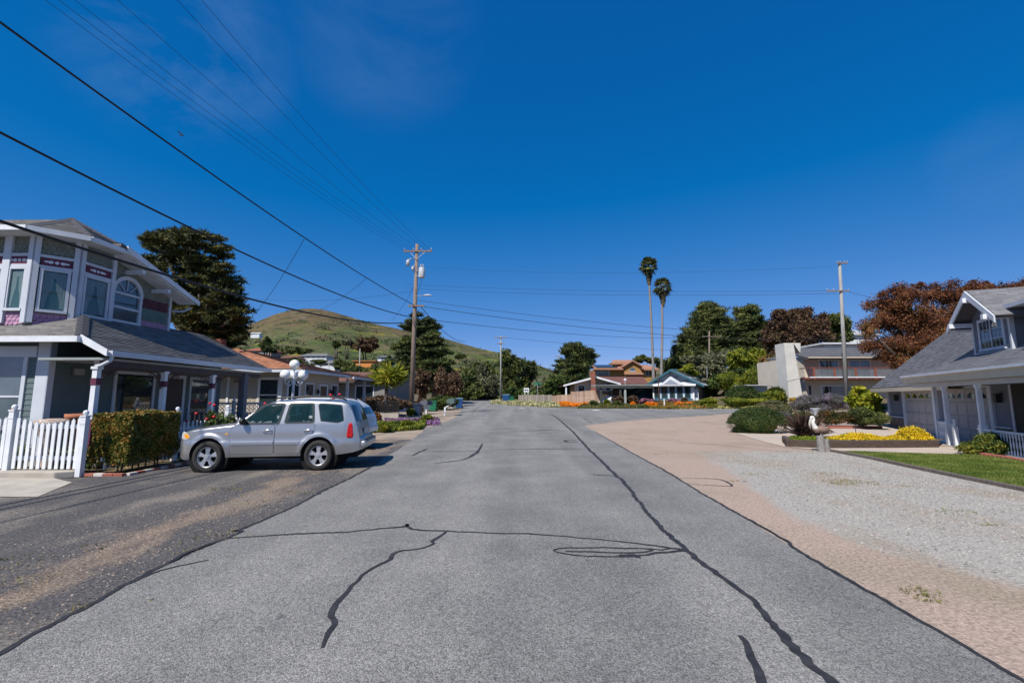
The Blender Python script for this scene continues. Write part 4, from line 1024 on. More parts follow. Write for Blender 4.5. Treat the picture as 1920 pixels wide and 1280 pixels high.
            tl = fin(patch([(4.02, .73), (4.06, 1.07), (4.15, 1.07), (4.19, .73)], .010, 12, 6, side, 1, thick=.01), 'tail_light', M('red_lens', (.36, .006, .008), (.48, .01, .012), scale=9, rough=.25, spec=.4), smooth=True)
    # wheel wells and under-body
    mb = MB(); mb.box(.12, Lc-.2, -.62, .62, .26, .52)
    for c in s['arch']: mb.lathe([(.0, -.80), (s['ar']+.03, -.80), (s['ar']+.03, .80), (.0, .80)], (c, 0, s['az']), 22, axis='y')
    fin(mb, 'underbody', M('underbody_black', (.006, .006, .006), rough=.95))
    rub = M('tyre_rubber', (.022, .021, .02), (.032, .03, .028), scale=8, rough=.85)
    if wheels:
        wsrc = None
        for c in s['arch']:
            for side in (-1, 1):
                if wsrc is None:
                    r = .345
                    wh = MB().lathe([(r*.63, -.005), (r*.66, .02), (r*.90, .028), (r*.97, .01), (r, -.03), (r, -.17), (r*.95, -.21), (r*.6, -.21)], (0, 0, 0), 36, axis='y')
                    wh.v = [(p[0], -p[1], p[2]) for p in wh.v]
                    w_ = fin(wh, 'wheel', rub, smooth=True)
                    rim = MB(); rim.lathe([(r*.66, -.012), (r*.635, -.008), (r*.60, .012), (r*.59, .05), (r*.58, .15)], (0, 0, 0), 36, axis='y')
                    for k in range(5):
                        a = 2*math.pi*k/5+.3; cx, cz = math.cos(a), math.sin(a); tx, tz = -cz, cx
                        for (wi, wo, yi, yo) in ((.085, .062, .012, .008),):
                            vs = [(cx*.04+tx*wi*.6, yi, cz*.04+tz*wi*.6), (cx*.04-tx*wi*.6, yi, cz*.04-tz*wi*.6), (cx*r*.3-tx*.040, .004, cz*r*.3-tz*.026), (cx*r*.6-tx*wo, yo, cz*r*.6-tz*wo), (cx*r*.6+tx*wo, yo, cz*r*.6+tz*wo), (cx*r*.3+tx*.040, .004, cz*r*.3+tz*.026)]
                            rim.prism(vs, (0, .03, 0))
                    rim.lathe([(.0, -.004), (.045, .0), (.05, .03)], (0, 0, 0), 14, axis='y')
                    ri = fin(rim, 'rim', chrome, w_, angle=35)
                    bk = fin(MB().lathe([(0, .09), (r*.6, .09)], (0, 0, 0), 24, axis='y'), 'brake_backing', M('dark_hub', (.02, .02, .022), rough=.6), w_)
                    wsrc = w_; o = w_
                else:
                    o = copy_tree(wsrc, root)
                o.location = (c*sx, side*.862*sy, .345*sz)
                if side > 0: o.rotation_euler = (0, 0, math.pi)
    tail = [t for t in s['top'] if t[0] >= 4.0]; zt0, zt1 = s['belt']+.06, max(t[1] for t in tail)-.07
    rg = MB(); wv = []
    for i in range(5):
        z = lerp(zt0, zt1, i/4); x = float(np.interp(-z, [-t[1] for t in tail], [t[0] for t in tail]))+.045; w2 = .70-(z-zt0)*.25
        wv += [(x-(abs(k/4)**3)*.05, k/4*w2, z) for k in range(-4, 5)]
    rg.add(wv, [(i*9+j, i*9+j+1, (i+1)*9+j+1, (i+1)*9+j) for i in range(4) for j in range(8)]); fin(rg, 'tailgate_window', cg, smooth=True)
    if detail:
        for side in (-1, 1):
            q = hw(1.62, 1.1)
            mr = MB(); mr.ball((1.56, side*(q+.11), 1.13), (.075, .10, .085), 12, 8); mr.tube([(1.62, side*(q-.01), 1.08), (1.58, side*(q+.08), 1.10)], .025, 6)
            fin(mr, 'mirror', blk, smooth=True)
            rl = MB(); yy = side*(hw(2.6, 1.58)-.07)
            rl.tube([(2.15, yy, 1.615), (2.25, yy, 1.655), (2.8, yy, 1.68), (3.5, yy, 1.675), (3.85, yy, 1.64), (3.95, yy, 1.60)], .019, 8)
            fin(rl, 'roof_rail', blk, smooth=True)
        cl_ = M('seat_cloth', (.10, .10, .11), (.07, .07, .08), scale=9, rough=.95)
        for (x, ys_) in ((2.25, (-.38, .38)), (3.1, (-.38, .38))):
            for y in ys_:
                st_ = MB().box(x-.45, x+.08, y-.24, y+.24, .55, .78); st_.prism([(x, y-.24, .74), (x+.14, y-.24, .74), (x+.30, y-.22, 1.22), (x+.20, y-.22, 1.24)], (0, .46, 0)); st_.box(x+.20, x+.30, y-.12, y+.12, 1.26, 1.44); fin(st_, 'seat', cl_, bevel=.02)
        fin(MB().box(1.35, 1.75, -.78, .78, .6, 1.03), 'dashboard', cl_, bevel=.04)
        sw = MB(); sw.tube([(1.90+.04*math.cos(a*.5236), -.38+.18*math.sin(a*.5236), 1.02+.17*math.cos(a*.5236)) for a in range(13)], .014, 6, cap=False); fin(sw, 'steering_wheel', blk)
        cb = MB()
        for x in (2.7, 3.45): cb.tube([(x, -.56, 1.672), (x, .56, 1.672)], .016, 6)
        fin(cb, 'roof_bar', blk, smooth=True)
        # tailgate glass, plate, bumper step, hitch, spoiler, windscreen, hood shade
        fin(MB().box(4.335, 4.352, -.26, .26, .78, .92), 'number_plate', M('plate_pale', (.5, .5, .48), rough=.5))
        bm_ = MB(); bm_.box(4.20, 4.50, -.74, .74, .50, .66); fin(bm_, 'bumper_cover', paint, bevel=.05)
        fin(MB().box(4.25, 4.515, -.60, .60, .655, .675), 'bumper_step', blk)
        fin(MB().tube([(4.2, 0, .40), (4.62, 0, .40)], .035, 8), 'tow_hitch', blk)
        ws = MB(); wv = []
        for (x, z, w2) in ((1.40, 1.155, .66), (1.6, 1.305, .63), (1.8, 1.45, .60), (1.97, 1.555, .57)): wv += [(x, k/4*w2, z+.006-(k/4)**2*.02) for k in range(-4, 5)]
        ws.add(wv, [(i*9+j, i*9+j+1, (i+1)*9+j+1, (i+1)*9+j) for i in range(3) for j in range(8)]); fin(ws, 'windscreen', cg, smooth=True)
        fin(patch([(1.36, .34), (2.85, .34), (2.87, .395), (1.30, .395)], .012, 2, 16, -1, 0, thick=.012), 'sill', paint, angle=30)
        fin(MB().tube([(4.25, .55, 1.60), (4.33, .56, 1.9)], .004, 4), 'antenna', blk) if False else None
    return root
silver = M('silver_paint', (.46, .46, .465), (.43, .43, .435), scale=1, rough=.33, metal=.78, spec=.5, coat=.3)
suvr = car('silver_suv', 'silver five-door SUV with roof rails parked beside the clipped hedge', (-7.96, 11.24, .0), R(8.5), silver, sc_=(.93, 1.0, 1.02))

# the pale estate whose tail shows beyond the SUV
whitep = M('white_car_paint', (.72, .74, .76), rough=.3, coat=.6)
HATCH = dict(SUV)
HATCH['top'] = [(0, .52), (.05, .66), (.3, .80), (.9, .90), (1.15, .95), (1.6, 1.22), (1.95, 1.40), (2.4, 1.455), (3.2, 1.45), (3.75, 1.40), (4.1, 1.22), (4.25, 1.02), (4.32, .95), (4.38, .72), (4.44, .6)]
HATCH['belt'] = .92; HATCH['tum'] = .34
HATCH['wins'] = [('front_window', [(1.33, .95), (1.85, 1.33), (2.38, 1.37), (2.36, .95)]), ('rear_window', [(2.46, .95), (2.48, 1.37), (3.15, 1.35), (3.2, .96)]), ('quarter_window', [(3.3, .97), (3.27, 1.33), (3.65, 1.28), (3.85, .99)])]
HATCH['doors'] = [('front_door', [(1.27, .36), (2.37, .36), (2.37, .91), (1.30, .91)]), ('rear_door', [(2.41, .36), (2.92, .36), (2.97, .60), (3.08, .76), (3.22, .83), (3.24, .91), (2.41, .91)])]
car('white_estate_car', 'white estate car parked behind the silver SUV, only its roof and tail showing', (-9.42, 15.4, .0), R(3), whitep, spec=HATCH, sc_=(1.0, 1.0, 1.19), detail=False)

# ================================================================ garden behind the SUV
# small white fence from the hedge along the garden
gf = thing('garden_fence', 'low white scalloped picket fence behind the red roses', 'fence', (-9.3, 12.8, 0))
picket_fence(gf, (-9.35, 12.6, 0), (-9.1, 14.1, 0), 1.05, .14, .06, white); picket_fence(gf, (-9.1, 14.25, 0), (-8.9, 16.6, 0), 1.12, .14, .06, white, arc=.1)
fence_post(gf, (-9.38, 12.45), .11, 1.30, white); fence_post(gf, (-9.1, 14.18), .11, 1.32, white); fence_post(gf, (-8.88, 16.7), .11, 1.4, white)
# the lamp standard with four globes
lm = thing('globe_lamp', 'white cast lamp standard with four round globes behind the silver SUV', 'lamp', (-9.2, 18.4, .05))
iron = M('white_cast_iron', (.62, .66, .74), rough=.5)
def LP(mb, nm, mat, **k): return mb.build(nm, mat, lm, **k)
H = at(540, 720, 18.4).z-.05
LP(MB().lathe([(.16, 0), (.16, .1), (.11, .16), (.09, .5), (.055, .6), (.05, H), (.075, H+.03), (.06, H+.1), (.03, H+.18), (.03, H+.62)], (0, 0, 0), 12), 'pole', iron, smooth=True)
mb = MB()
for a in (0, 120, 240):
    ca, sa = math.cos(R(a)), math.sin(R(a)); mb.tube([(ca*.05, sa*.05, H+.05), (ca*.16, sa*.16, H-.06), (ca*.30, sa*.30, H-.02), (ca*.38, sa*.38, H+.10), (ca*.38, sa*.38, H+.16)], .022, 6)
    mb.ball((ca*.2, sa*.2, H+.06), .035, 6, 4)
    mb.lathe([(.03, H+.15), (.09, H+.19), (.07, H+.21)], (ca*.38, sa*.38, 0), 10)
mb.lathe([(.03, H+.55), (.09, H+.62), (.07, H+.65)], (0, 0, 0), 10)
LP(mb, 'arm', iron, smooth=True)
globe = M('opal_globe', (.80, .80, .76), (.76, .76, .73), rough=.25, spec=.6)
gl = MB().ball((0, 0, 0), .195, 20, 14).build('globe', globe, lm, smooth=True); gl.location = (0, 0, H+.80)
for a in (0, 120, 240): reuse('globe', gl, lm, (math.cos(R(a))*.38, math.sin(R(a))*.38, H+.37))
# roses
rose_leaf = LEAF('rose_leaf', (.04, .08, .02), (.09, .14, .04), (.16, .16, .06), scale=4)
rose_red = M('rose_red', (.62, .015, .02), (.45, .01, .02), scale=20, rough=.6)
rb = thing('rose_bush', 'rose bush with red blooms behind the bonnet of the silver SUV', 'bush', (-9.0, 13.6, 0))
cl = bumps((-8.95, 13.5, .85), (.35, .5, .62), 9, .42, seed=3); Pq, Dq = blob(cl, 5200); leaves('foliage', rose_leaf, rb, Pq, Dq, .075, .05)
mb = MB()
for i in range(12):
    a = i*.9; mb.tube([(-8.95, 13.5, 0), (-8.95+math.cos(a)*.2, 13.5+math.sin(a)*.25, .7), (-8.95+math.cos(a)*.32, 13.5+math.sin(a)*.42, 1.25)], .009, 4)
mb.build('stems', M('bark_brown', (1, 1, 1)), rb, world=True)
src = None
for (px, py, Y) in ((368, 776, 13.1), (388, 786, 13.2), (401, 782, 13.2), (402, 760, 13.6), (394, 757, 13.8), (349, 790, 13.3), (497, 757, 13.8), (620, 741, 14.6), (637, 740, 14.7), (625, 748, 14.6)):
    p = at(px, py, Y)
    if src is None:
        mb = MB()
        for k in range(3):
            mb.lathe([(.012, -.03), (.045-.01*k, -.005+.008*k), (.05-.012*k, .02+.01*k), (.036-.01*k, .035+.008*k)], (0, 0, 0), 9)
        src = mb.build('rose_bloom', rose_red, rb, smooth=True); o = src
    else: o = reuse('rose_bloom', src, rb)
    o.location = ROOTM[rb.name].inverted() @ p
mb = MB()
for (px, py) in ((620, 741), (637, 740), (497, 757)):
    p = at(px, py, 14.6 if px > 600 else 13.8); mb.tube([(p.x+.1, p.y+.1, .0), (p.x+.02, p.y+.05, p.z*.6), (p.x, p.y, p.z-.02)], .008, 4)
mb.build('stems', M('bark_brown', (1, 1, 1)), rb, world=True)
# garden ornaments behind the tall fence: blooms, pots, an orange ball finial
def shrubw(label, c, r, leaf, n, ll=.06, lw=.035, cat='shrub', name='garden_shrub', nb=7, cores=True, spread=.75, seed=None, group=None, up=0, power=.3):
    t = thing(name, label, cat, (c[0], c[1], c[2]), 0, group)
    cl = bumps((c[0], c[1], c[2]+r[2]*.5), (r[0]*.9, r[1]*.9, r[2]*.55), nb, .5, seed=seed)
    cl = [(a, b, max(z, c[2]+q3*.5), q1, q2, q3) for a, b, z, q1, q2, q3 in cl]
    P, D = blob(cl, n, power=power); P[:, 2] = np.maximum(P[:, 2], c[2]+.01)
    leaves('foliage', leaf, t, P, D, ll, lw, spread=spread, up=up, cores=cl if cores else None, corescale=.62)
    return t
mixg = LEAF('garden_green', (.04, .08, .02), (.08, .13, .03), (.14, .18, .04), scale=2)
fpink = LEAF('pink_flower', (.5, .08, .2), (.6, .2, .3), (.75, .45, .5), scale=6, trans=.2)
shrubw('low flowering plant seen between the pickets, farthest left', (-11.9, 10.7, 0), (.45, .35, .55), mixg, 1600, name='garden_plant', cat='plant')
shrubw('leafy plant with pink blooms between the pickets beside the hedge', (-10.4, 10.65, 0), (.5, .3, .5), mixg, 1600, name='garden_plant', cat='plant')
t = thing('flower_urn', 'orange round blossom on a stake behind the left end of the picket fence', 'flower', (at(27, 768, 10.7).x, 10.7, 0))
p = at(27, 768, 10.7); MB().ball((0, 0, p.z), .055, 12, 8).build('blossom', M('orange_ball', (.85, .25, .01), rough=.5), t, smooth=True)
MB().tube([(0, 0, 0), (0, 0, p.z-.05)], .01, 5).build('stake', M('bark_brown', (1, 1, 1)), t)
# an ornament like a patterned urn lying along the fence: pale rounded planter
p = at(100, 790, 10.9); t = thing('stone_planter', 'mottled pale stone planter with reddish rim by the teal wall', 'planter', (p.x, 10.9, 0))
st = M('mottled_stone', (.55, .48, .40), (.25, .16, .13), scale=22, rough=.9)
MB().lathe([(.15, 0), (.16, .1), (.10, .3), (.12, .6), (.33, p.z-.16), (.36, p.z-.02), (.30, p.z+.05), (.12, p.z+.07), (0, p.z+.07)], (0, 0, 0), 18).build('bowl', st, t, smooth=True)
p = at(160, 775, 11.4); t = thing('terracotta_pot', 'tall terracotta pot half hidden behind the post of the picket fence', 'pot', (p.x, 11.3, 0))
MB().lathe([(.16, 0), (.2, .5), (.26, p.z-.12), (.31, p.z-.12), (.31, p.z), (.27, p.z), (.25, p.z-.1), (0, p.z-.1)], (0, 0, 0), 18).build('pot_body', terra, t, smooth=True)
Pq, Dq = blob([(p.x, 11.3, p.z+.02, .2, .2, .12)], 300); 

# ================================================================ tan house with the orange roof
tanw = M('taupe_siding', (.44, .40, .33), (.40, .36, .30), scale=2, rough=.8)
orr = M('orange_shingle', (.38, .175, .10), (.18, .08, .05), scale=3, rough=.95, island=True, lo=.15, hi=.85, c3=(.29, .125, .07))
Yt = 23.2; th = thing('tan_house', 'single-storey taupe house with weathered orange shingle roof beyond the Victorian house', 'house', (-11.5, Yt, 0))
def T_(mb, nm, mat, par=None, **k): return mb.build(nm, mat, par or th, world=True, **k)
gT = .12; X1 = -11.5; eT = 3.1
T_(MB().box(-24, X1, Yt, 28.8, gT-.3, 3.0), 'wall', tanw)
fT = fr((-24, Yt, 0), (1, 0, 0)); fS = fr((X1, Yt, 0), (0, 1, 0))
TX = lambda px: (hx(px, Yt)+24)
def hx(px, Y): return at(px, 745, Y).x
siding('siding', fT, 0, 12.5, gT, 3.0, .2, tanw, th); siding('siding', fS, 0, 5.6, gT, 3.0, .2, tanw, th)
window(th, fT, TX(487), 1.05, TX(520)-TX(487), 1.55, frame=.12, fmat=white, rails=(.5,)); window(th, fT, TX(541), .9, TX(560)-TX(541), 1.6, frame=.08, fmat=white)
window(th, fS, 1.1, .9, .9, 1.5, frame=.1, fmat=trimw)
d_ = T_(MB(fS).box(2.75, 2.85, .004, .06, gT, 2.35).box(3.75, 3.85, .004, .06, gT, 2.35).box(2.75, 3.85, .004, .06, 2.35, 2.45), 'door', white)
MB(fS).box(2.85, 3.75, .004, .03, gT, 2.35).build('door_leaf', M('dark_door', (1, 1, 1)), d_, world=True)
window(th, fS, 4.5, .9, .8, 1.5, frame=.1, fmat=trimw)
T_(MB(fT).box(TX(425), TX(425)+.1, .02, .06, .2, 2.9), 'downspout', white); T_(MB(fT).box(TX(523), TX(523)+.16, .02, .12, .2, 2.9), 'corner_board', white)
for a in (2.4, 4.15):
    T_(MB(fS).ball((a, .14, 2.0), (.09, .09, .13), 8, 6).box(a-.02, a+.02, .0, .14, 2.12, 2.16), 'wall_lamp', M('black_iron', (.02, .02, .02), rough=.5))
for y_ in (29.2, 32.4): T_(MB().box(-11.2, -11.05, y_, y_+.15, .2, 2.9), 'porch_post', white)
cs = [(-24.8, 22.4, eT), (-10.8, 22.4, eT), (-10.8, 29.4, eT), (-24.8, 29.4, eT)]; r0, r1 = (-16.4, 25.9, 4.5), (-24.8, 25.9, 4.5)
mb = MB(); slab(mb, [cs[0], cs[1], r0, r1], .08); mb.prism([cs[1], cs[2], r0], (0, 0, -.08)); slab(mb, [cs[3], cs[2], r0, r1], .08)
mb.prism([(-11.9, 28.6, eT+.25), (-10.6, 28.6, eT-.08), (-10.6, 33.2, eT-.08), (-11.9, 33.2, eT+.25)], (0, 0, -.08)); mb.prism([(-15.0, 28.6, eT+.0), (-11.9, 28.6, eT+.25), (-11.9, 33.2, eT+.25), (-15, 33.2, eT)], (0, 0, -.08))
r_ = T_(mb, 'roof', M('roof_underside', (1, 1, 1)))
u2 = Vector((0, 0, .02))
for q_ in ((cs[0], cs[1], r0, r1), (cs[1], cs[2], (r0[0], r0[1]+.01, r0[2]), r0), ((-10.58, 28.6, eT-.08), (-10.58, 33.22, eT-.08), (-11.9, 33.22, eT+.25), (-11.9, 28.6, eT+.25))):
    q_ = [Vector(v)+u2 for v in q_]; shingles('shingles', q_[0], q_[1], q_[2], q_[3], orr, r_, course=.2, tab=.4, lift=.02)
T_(MB().box(-24.8, -10.72, 22.28, 22.39, eT-.16, eT-.03).box(-10.79, -10.68, 22.4, 28.6, eT-.16, eT-.03).box(-10.56, -10.46, 28.6, 33.2, eT-.24, eT-.10), 'gutter', trimw)
T_(MB().box(-24, -10.85, 22.4, 23.19, eT-.14, eT-.10).box(-11.49, -10.85, 23.2, 29.3, eT-.14, eT-.10), 'soffit', M('pale_soffit', (1, 1, 1)))
T_(MB().box(-17.6, -17.0, 25.4, 25.9, 4.2, 5.0), 'chimney', brick_m)
# ornamental bird-bath-like finial on the roof line is a weathervane stand
# lattice fence in front of it
lf = thing('lattice_fence', 'low white lattice fence in front of the taupe house', 'fence', (-11.6, 18.6, 0))
mb = MB(); yl = 18.75
mb.box(-13.8, -8.1, yl-.03, yl+.03, 1.42, 1.50); mb.box(-13.8, -8.1, yl-.03, yl+.03, 1.02, 1.08)
mb.build('rail', white, lf, world=True)
mb = MB()
for i in range(38):
    x = -13.8+i*.15; mb.beam((x, yl-.008, 1.08), (x+.34, yl-.008, 1.42), .03, .008); mb.beam((x+.34, yl+.006, 1.08), (x, yl+.006, 1.42), .03, .008)
mb.build('lattice', white, lf, world=True, kind='stuff')
for i in range(30):
    x = -13.7+i*.19
    if i == 0: pk = MB().box(-.05, .05, -.012, .012, 0, 1.02).build('picket', white, lf); pk.location = (x+11.6, yl-18.6, 0)
    else: reuse('picket', pk, lf, (x+11.6, yl-18.6, 0))
for x in (-13.8, -11.8, -9.8, -8.1): fence_post(lf, (x, yl), .11, 1.55, white)
# little wooden trellis and barrel by the wall lit by the sun
cr_ = M('pale_cedar', (.50, .38, .22), (.40, .29, .16), scale=9, rough=.85)
t = thing('wooden_planter', 'pale wooden planter box by the sunlit wall of the taupe house', 'planter', (hx(472, 22.2), 22.2, .1))
MB().box(-.35, .35, -.3, .3, 0, .75).box(-.38, .38, -.33, .33, .70, .78).build('box', cr_, t)
for i in range(4): MB().tube([(-.3+i*.2, 0, .75), (-.28+i*.2, 0, 1.5+.1*(i % 2))], .02, 5).build('stake', cr_, t)

# brown-roofed house further along
brw = M('brown_shingle', (.17, .085, .07), (.11, .06, .055), scale=3, rough=.95, island=True, lo=.2, hi=.8)
bh = thing('brown_roof_house', 'grey-brown house with low brown gable roof beyond the orange-roofed one', 'house', (-16.5, 40, gz(-16, 40)))
gy_ = M('greige_wall', (.22, .21, .19), (.19, .18, .165), scale=2, rough=.85)
a = at(640, 700, 40); b = at(716, 692, 40); zB = gz(-14, 40)
def B_(mb, nm, mat, par=None, **k): return mb.build(nm, mat, par or bh, world=True, **k)
fB = fr((-19.0, 40, 0), (1, 0, 0)); hE = at(660, 716, 40).z; hR = at(718, 692, 40).z
B_(MB().prism([(-26, 40, zB-.3), (-11.9, 40, zB-.3), (-11.9, 40, hR-.2), (-15.6, 40, hE), (-26, 40, hE)], (0, 9, 0)), 'wall', gy_)
window(bh, fB, 4.6, zB+.8, 1.5, 1.5, frame=.1, fmat=trimw, mull=(.5,)); window(bh, fB, 1.6, zB+.7, 1.0, 1.6, frame=.1, fmat=trimw)
mb = MB(); slab(mb, [(-15.6, 39.2, hE-.1), (-11.4, 39.2, hR), (-11.4, 50, hR), (-15.6, 50, hE-.1)], .12)
slab(mb, [(-27, 38.9, hE-.1), (-14.2, 38.9, hE+.0), (-12.4, 46, hR+.05), (-27, 46, hR+.05)], .1)
rr_ = B_(mb, 'roof', M('roof_underside', (1, 1, 1)))
shingles('shingles', (-27, 38.88, hE-.07), (-14.2, 38.88, hE+.03), (-12.4, 46, hR+.08), (-27, 46, hR+.08), brw, rr_, course=.3, tab=.6, lift=.02)
B_(MB().prism([(-15.6, 39.17, hE-.1), (-11.4, 39.17, hR), (-11.4, 39.17, hR-.18), (-15.6, 39.17, hE-.28)], (0, -.03, 0)), 'rake_board', M('dark_brown_trim', (.05, .035, .03), rough=.7))
# dark iron fence on a low wall
fe = thing('iron_fence', 'dark iron railing on a low pale wall before the brown-roofed house', 'fence', (at(640, 760, 30).x, 30, 0))
ir = M('black_iron', (.02, .02, .02), rough=.5)
A, B = at(625, 765, 31.0), at(748, 765, 31.0); zg = gz(A.x, 31)
MB().box(A.x, B.x, 30.9, 31.1, zg-.2, at(700, 774, 31).z).build('low_wall', conc, fe, world=True)
z0, z1 = at(700, 774, 31).z, at(700, 751, 31).z
MB().box(A.x, B.x, 30.98, 31.02, z0+.06, z0+.1).box(A.x, B.x, 30.98, 31.02, z1-.1, z1-.06).build('rail', ir, fe, world=True)
n = int((B.x-A.x)/.11); pk = None
for i in range(n+1):
    x = lerp(A.x, B.x, i/n)
    if pk is None: pk = MB().box(-.022, .022, -.02, .02, 0, z1-z0).build('baluster', ir, fe); o = pk
    else: o = reuse('baluster', pk, fe)
    o.location = ROOTM[fe.name].inverted() @ Vector((x, 31, z0))

# pale concrete path before that wall
# ================================================================ utility poles
polewood = M('pole_wood', (.26, .20, .16), (.16, .12, .10), scale=5, rough=.95, stretch=(6, 6, .4), bump=.5)
polegray = M('grey_pole', (.30, .30, .29), (.22, .21, .20), scale=3, rough=.7, stretch=(3, 3, .3))
ceram = M('grey_ceramic', (.45, .46, .48), rough=.4)
tank = M('transformer_grey', (.50, .53, .55), (.42, .45, .47), scale=3, rough=.5)
p1 = at(771, 775, 36.5); z1g = gz(p1.x, 36.5)
P1 = thing('utility_pole', 'tall brown timber utility pole with transformer and street light left of the road', 'utility pole', (p1.x, 36.5, z1g-.3))
def PB(mb, nm, mat, root=P1, **k): return mb.build(nm, mat, root, world=True, **k)
ztop = at(783, 458, 36.5).z
b0, t0 = Vector((p1.x, 36.5, z1g-.3)), Vector((at(782, 462, 36.5).x, 36.5, ztop))
PB(MB().tube([b0, b0.lerp(t0, .5), t0], [.21, .175, .135], 12), 'pole', polewood, smooth=True)
def onp(py): return Vector((at(778, py, 36.5).x, 36.5, at(778, py, 36.5).z))
def PX(py):
    z = at(778, py, 36.5).z; t = (z-b0.z)/(t0.z-b0.z); return b0.lerp(t0, t)
def insul(mb, p, s=1.0): mb.lathe([(.02*s, 0), (.02*s, .08*s), (.06*s, .09*s), (.035*s, .13*s), (.06*s, .15*s), (.03*s, .2*s), (0, .21*s)], p, 8)
c = PX(472); a, b = at(757, 472, 36.35), at(810, 471, 36.35)
ca = PB(MB().beam((a.x, 36.35, c.z), (b.x, 36.35, c.z), .10, .13), 'crossarm', polewood)
mb = MB()
for x in (a.x+.06, lerp(a.x, b.x, .35), lerp(a.x, b.x, .62), b.x-.06): insul(mb, (x, 36.35, c.z+.06))
mb.build('insulator', ceram, ca, world=True)
PB(MB().beam((a.x+.5, 36.33, c.z-.02), (c.x, 36.3, c.z-.7), .03, .04).beam((b.x-.5, 36.33, c.z-.02), (c.x, 36.3, c.z-.7), .03, .04), 'brace', M('galvanised', (.4, .41, .42), rough=.5, metal=.6))
c2 = PX(574); a2, b2 = at(765, 574, 36.35), at(796, 574, 36.35)
PB(MB().beam((a2.x, 36.33, c2.z), (b2.x, 36.33, c2.z), .12, .13), 'crossarm', polewood)
t_ = at(791, 511, 36.2); r_h = (at(791, 500, 36.2).z-at(791, 519, 36.2).z)
tr = MB().lathe([(0, -r_h*.5), (.24, -r_h*.5), (.26, -r_h*.4), (.26, r_h*.38), (.22, r_h*.48), (.1, r_h*.52), (0, r_h*.52)], (t_.x, 36.2, t_.z), 16)
tf = PB(tr, 'transformer', tank, angle=40)
mb = MB(); insul(mb, (t_.x-.1, 36.2, t_.z+r_h*.5), 1.4); insul(mb, (t_.x+.1, 36.15, t_.z+r_h*.5), 1.2); mb.build('bushing', ceram, tf, world=True)
PB(MB().beam((c.x, 36.4, t_.z+.2), (t_.x-.1, 36.2, t_.z+.2), .06, .08).beam((c.x, 36.4, t_.z-.25), (t_.x-.1, 36.2, t_.z-.25), .06, .08), 'bracket', M('galvanised', (1, 1, 1)))
for (px, py, s) in ((765, 492, 1.0), (774, 503, .7)):
    q = at(px, py, 36.3); cc = PX(py-4)
    mb = MB(); mb.tube([cc, (lerp(cc.x, q.x, .6), 36.3, q.z+.34*s), (q.x, 36.3, q.z+.22*s)], .035, 6); mb.lathe([(.05, .22*s), (.15*s, .16*s), (.17*s, -.05), (.12*s, -.28*s), (.03, -.32*s)], (q.x, 36.3, q.z), 10)
    PB(mb, 'cutout_switch', ceram, smooth=True)
q0, q1 = PX(556), at(807, 554, 36.0)
sl_ = PB(MB().tube([q0, (lerp(q0.x, q1.x, .5), 36.2, q1.z+.05), (q1.x-.5, 36.0, q1.z+.06)], .03, 8), 'lamp_arm', M('galvanised', (1, 1, 1)))
MB().ball((q1.x-.22, 36.0, q1.z+.03), (.36, .12, .07), 12, 6).build('lamp_head', M('lamp_head_grey', (.6, .62, .62), rough=.4), sl_, world=True, smooth=True)
PB(MB().tube([PX(505)+Vector((.15, -.2, 0)), PX(530)+Vector((.55, -.2, 0)), PX(552)+Vector((.1, -.2, 0))], .012, 4), 'lead_wire', ir)
# climbing weeds at the foot
# pole 2
def pole(label, px, pyb, pyt, Y, mat, arms, r=.16, lean=0, extra=None, group=None):
    p = at(px, pyb, Y); zt = at(px, pyt, Y).z; x1 = at(px-lean, pyt, Y).x; zb_ = gz(p.x, Y)-.4
    t = thing('utility_pole', label, 'utility pole', (p.x, Y, zb_), 0, group)
    MB().tube([(p.x, Y, zb_), (x1, Y, zt)], [r, r*.68], 9).build('pole', mat, t, world=True, smooth=True)
    for (ax0, ax1, py) in arms:
        z = at(px, py, Y).z; A, B = at(ax0, py, Y).x, at(ax1, py, Y).x
        arm = MB().beam((A, Y-.15, z), (B, Y-.15, z), .1, .12).build('crossarm', polewood, t, world=True)
        mb = MB()
        for k in (0.03, .3, .7, .97): insul(mb, (lerp(A, B, k), Y-.15, z+.05), .8)
        mb.build('insulator', ceram, arm, world=True)
    return t
pole('slender grey utility pole beyond the flower island, in the middle distance', 939, 748, 630, 74, polegray, [(927, 951, 633), (932, 946, 644)])
pole('steel-grey utility pole standing before the two-storey beige house', 1586, 742, 492, 42, polegray, [(1567, 1587, 494), (1548, 1590, 546)], r=.19, lean=12)
pole('short brown utility pole behind the blue cottage', 1330, 725, 620, 84, polewood, [(1316, 1352, 631)], r=.17)
pole('thin grey pole in front of the low flat tree on the hillside', 675, 702, 653, 150, polegray, [], r=.22)
pole('pale short pole above the brown roof', 617, 706, 678, 60, polegray, [], r=.07)
pole('faint far utility pole at the foot of the hill line', 1047, 735, 664, 130, polegray, [(1040, 1052, 668), (1042, 1050, 676)], r=.16)
pole('brown post at the bend where the road disappears', 872, 748, 720, 84, polewood, [], r=.14)

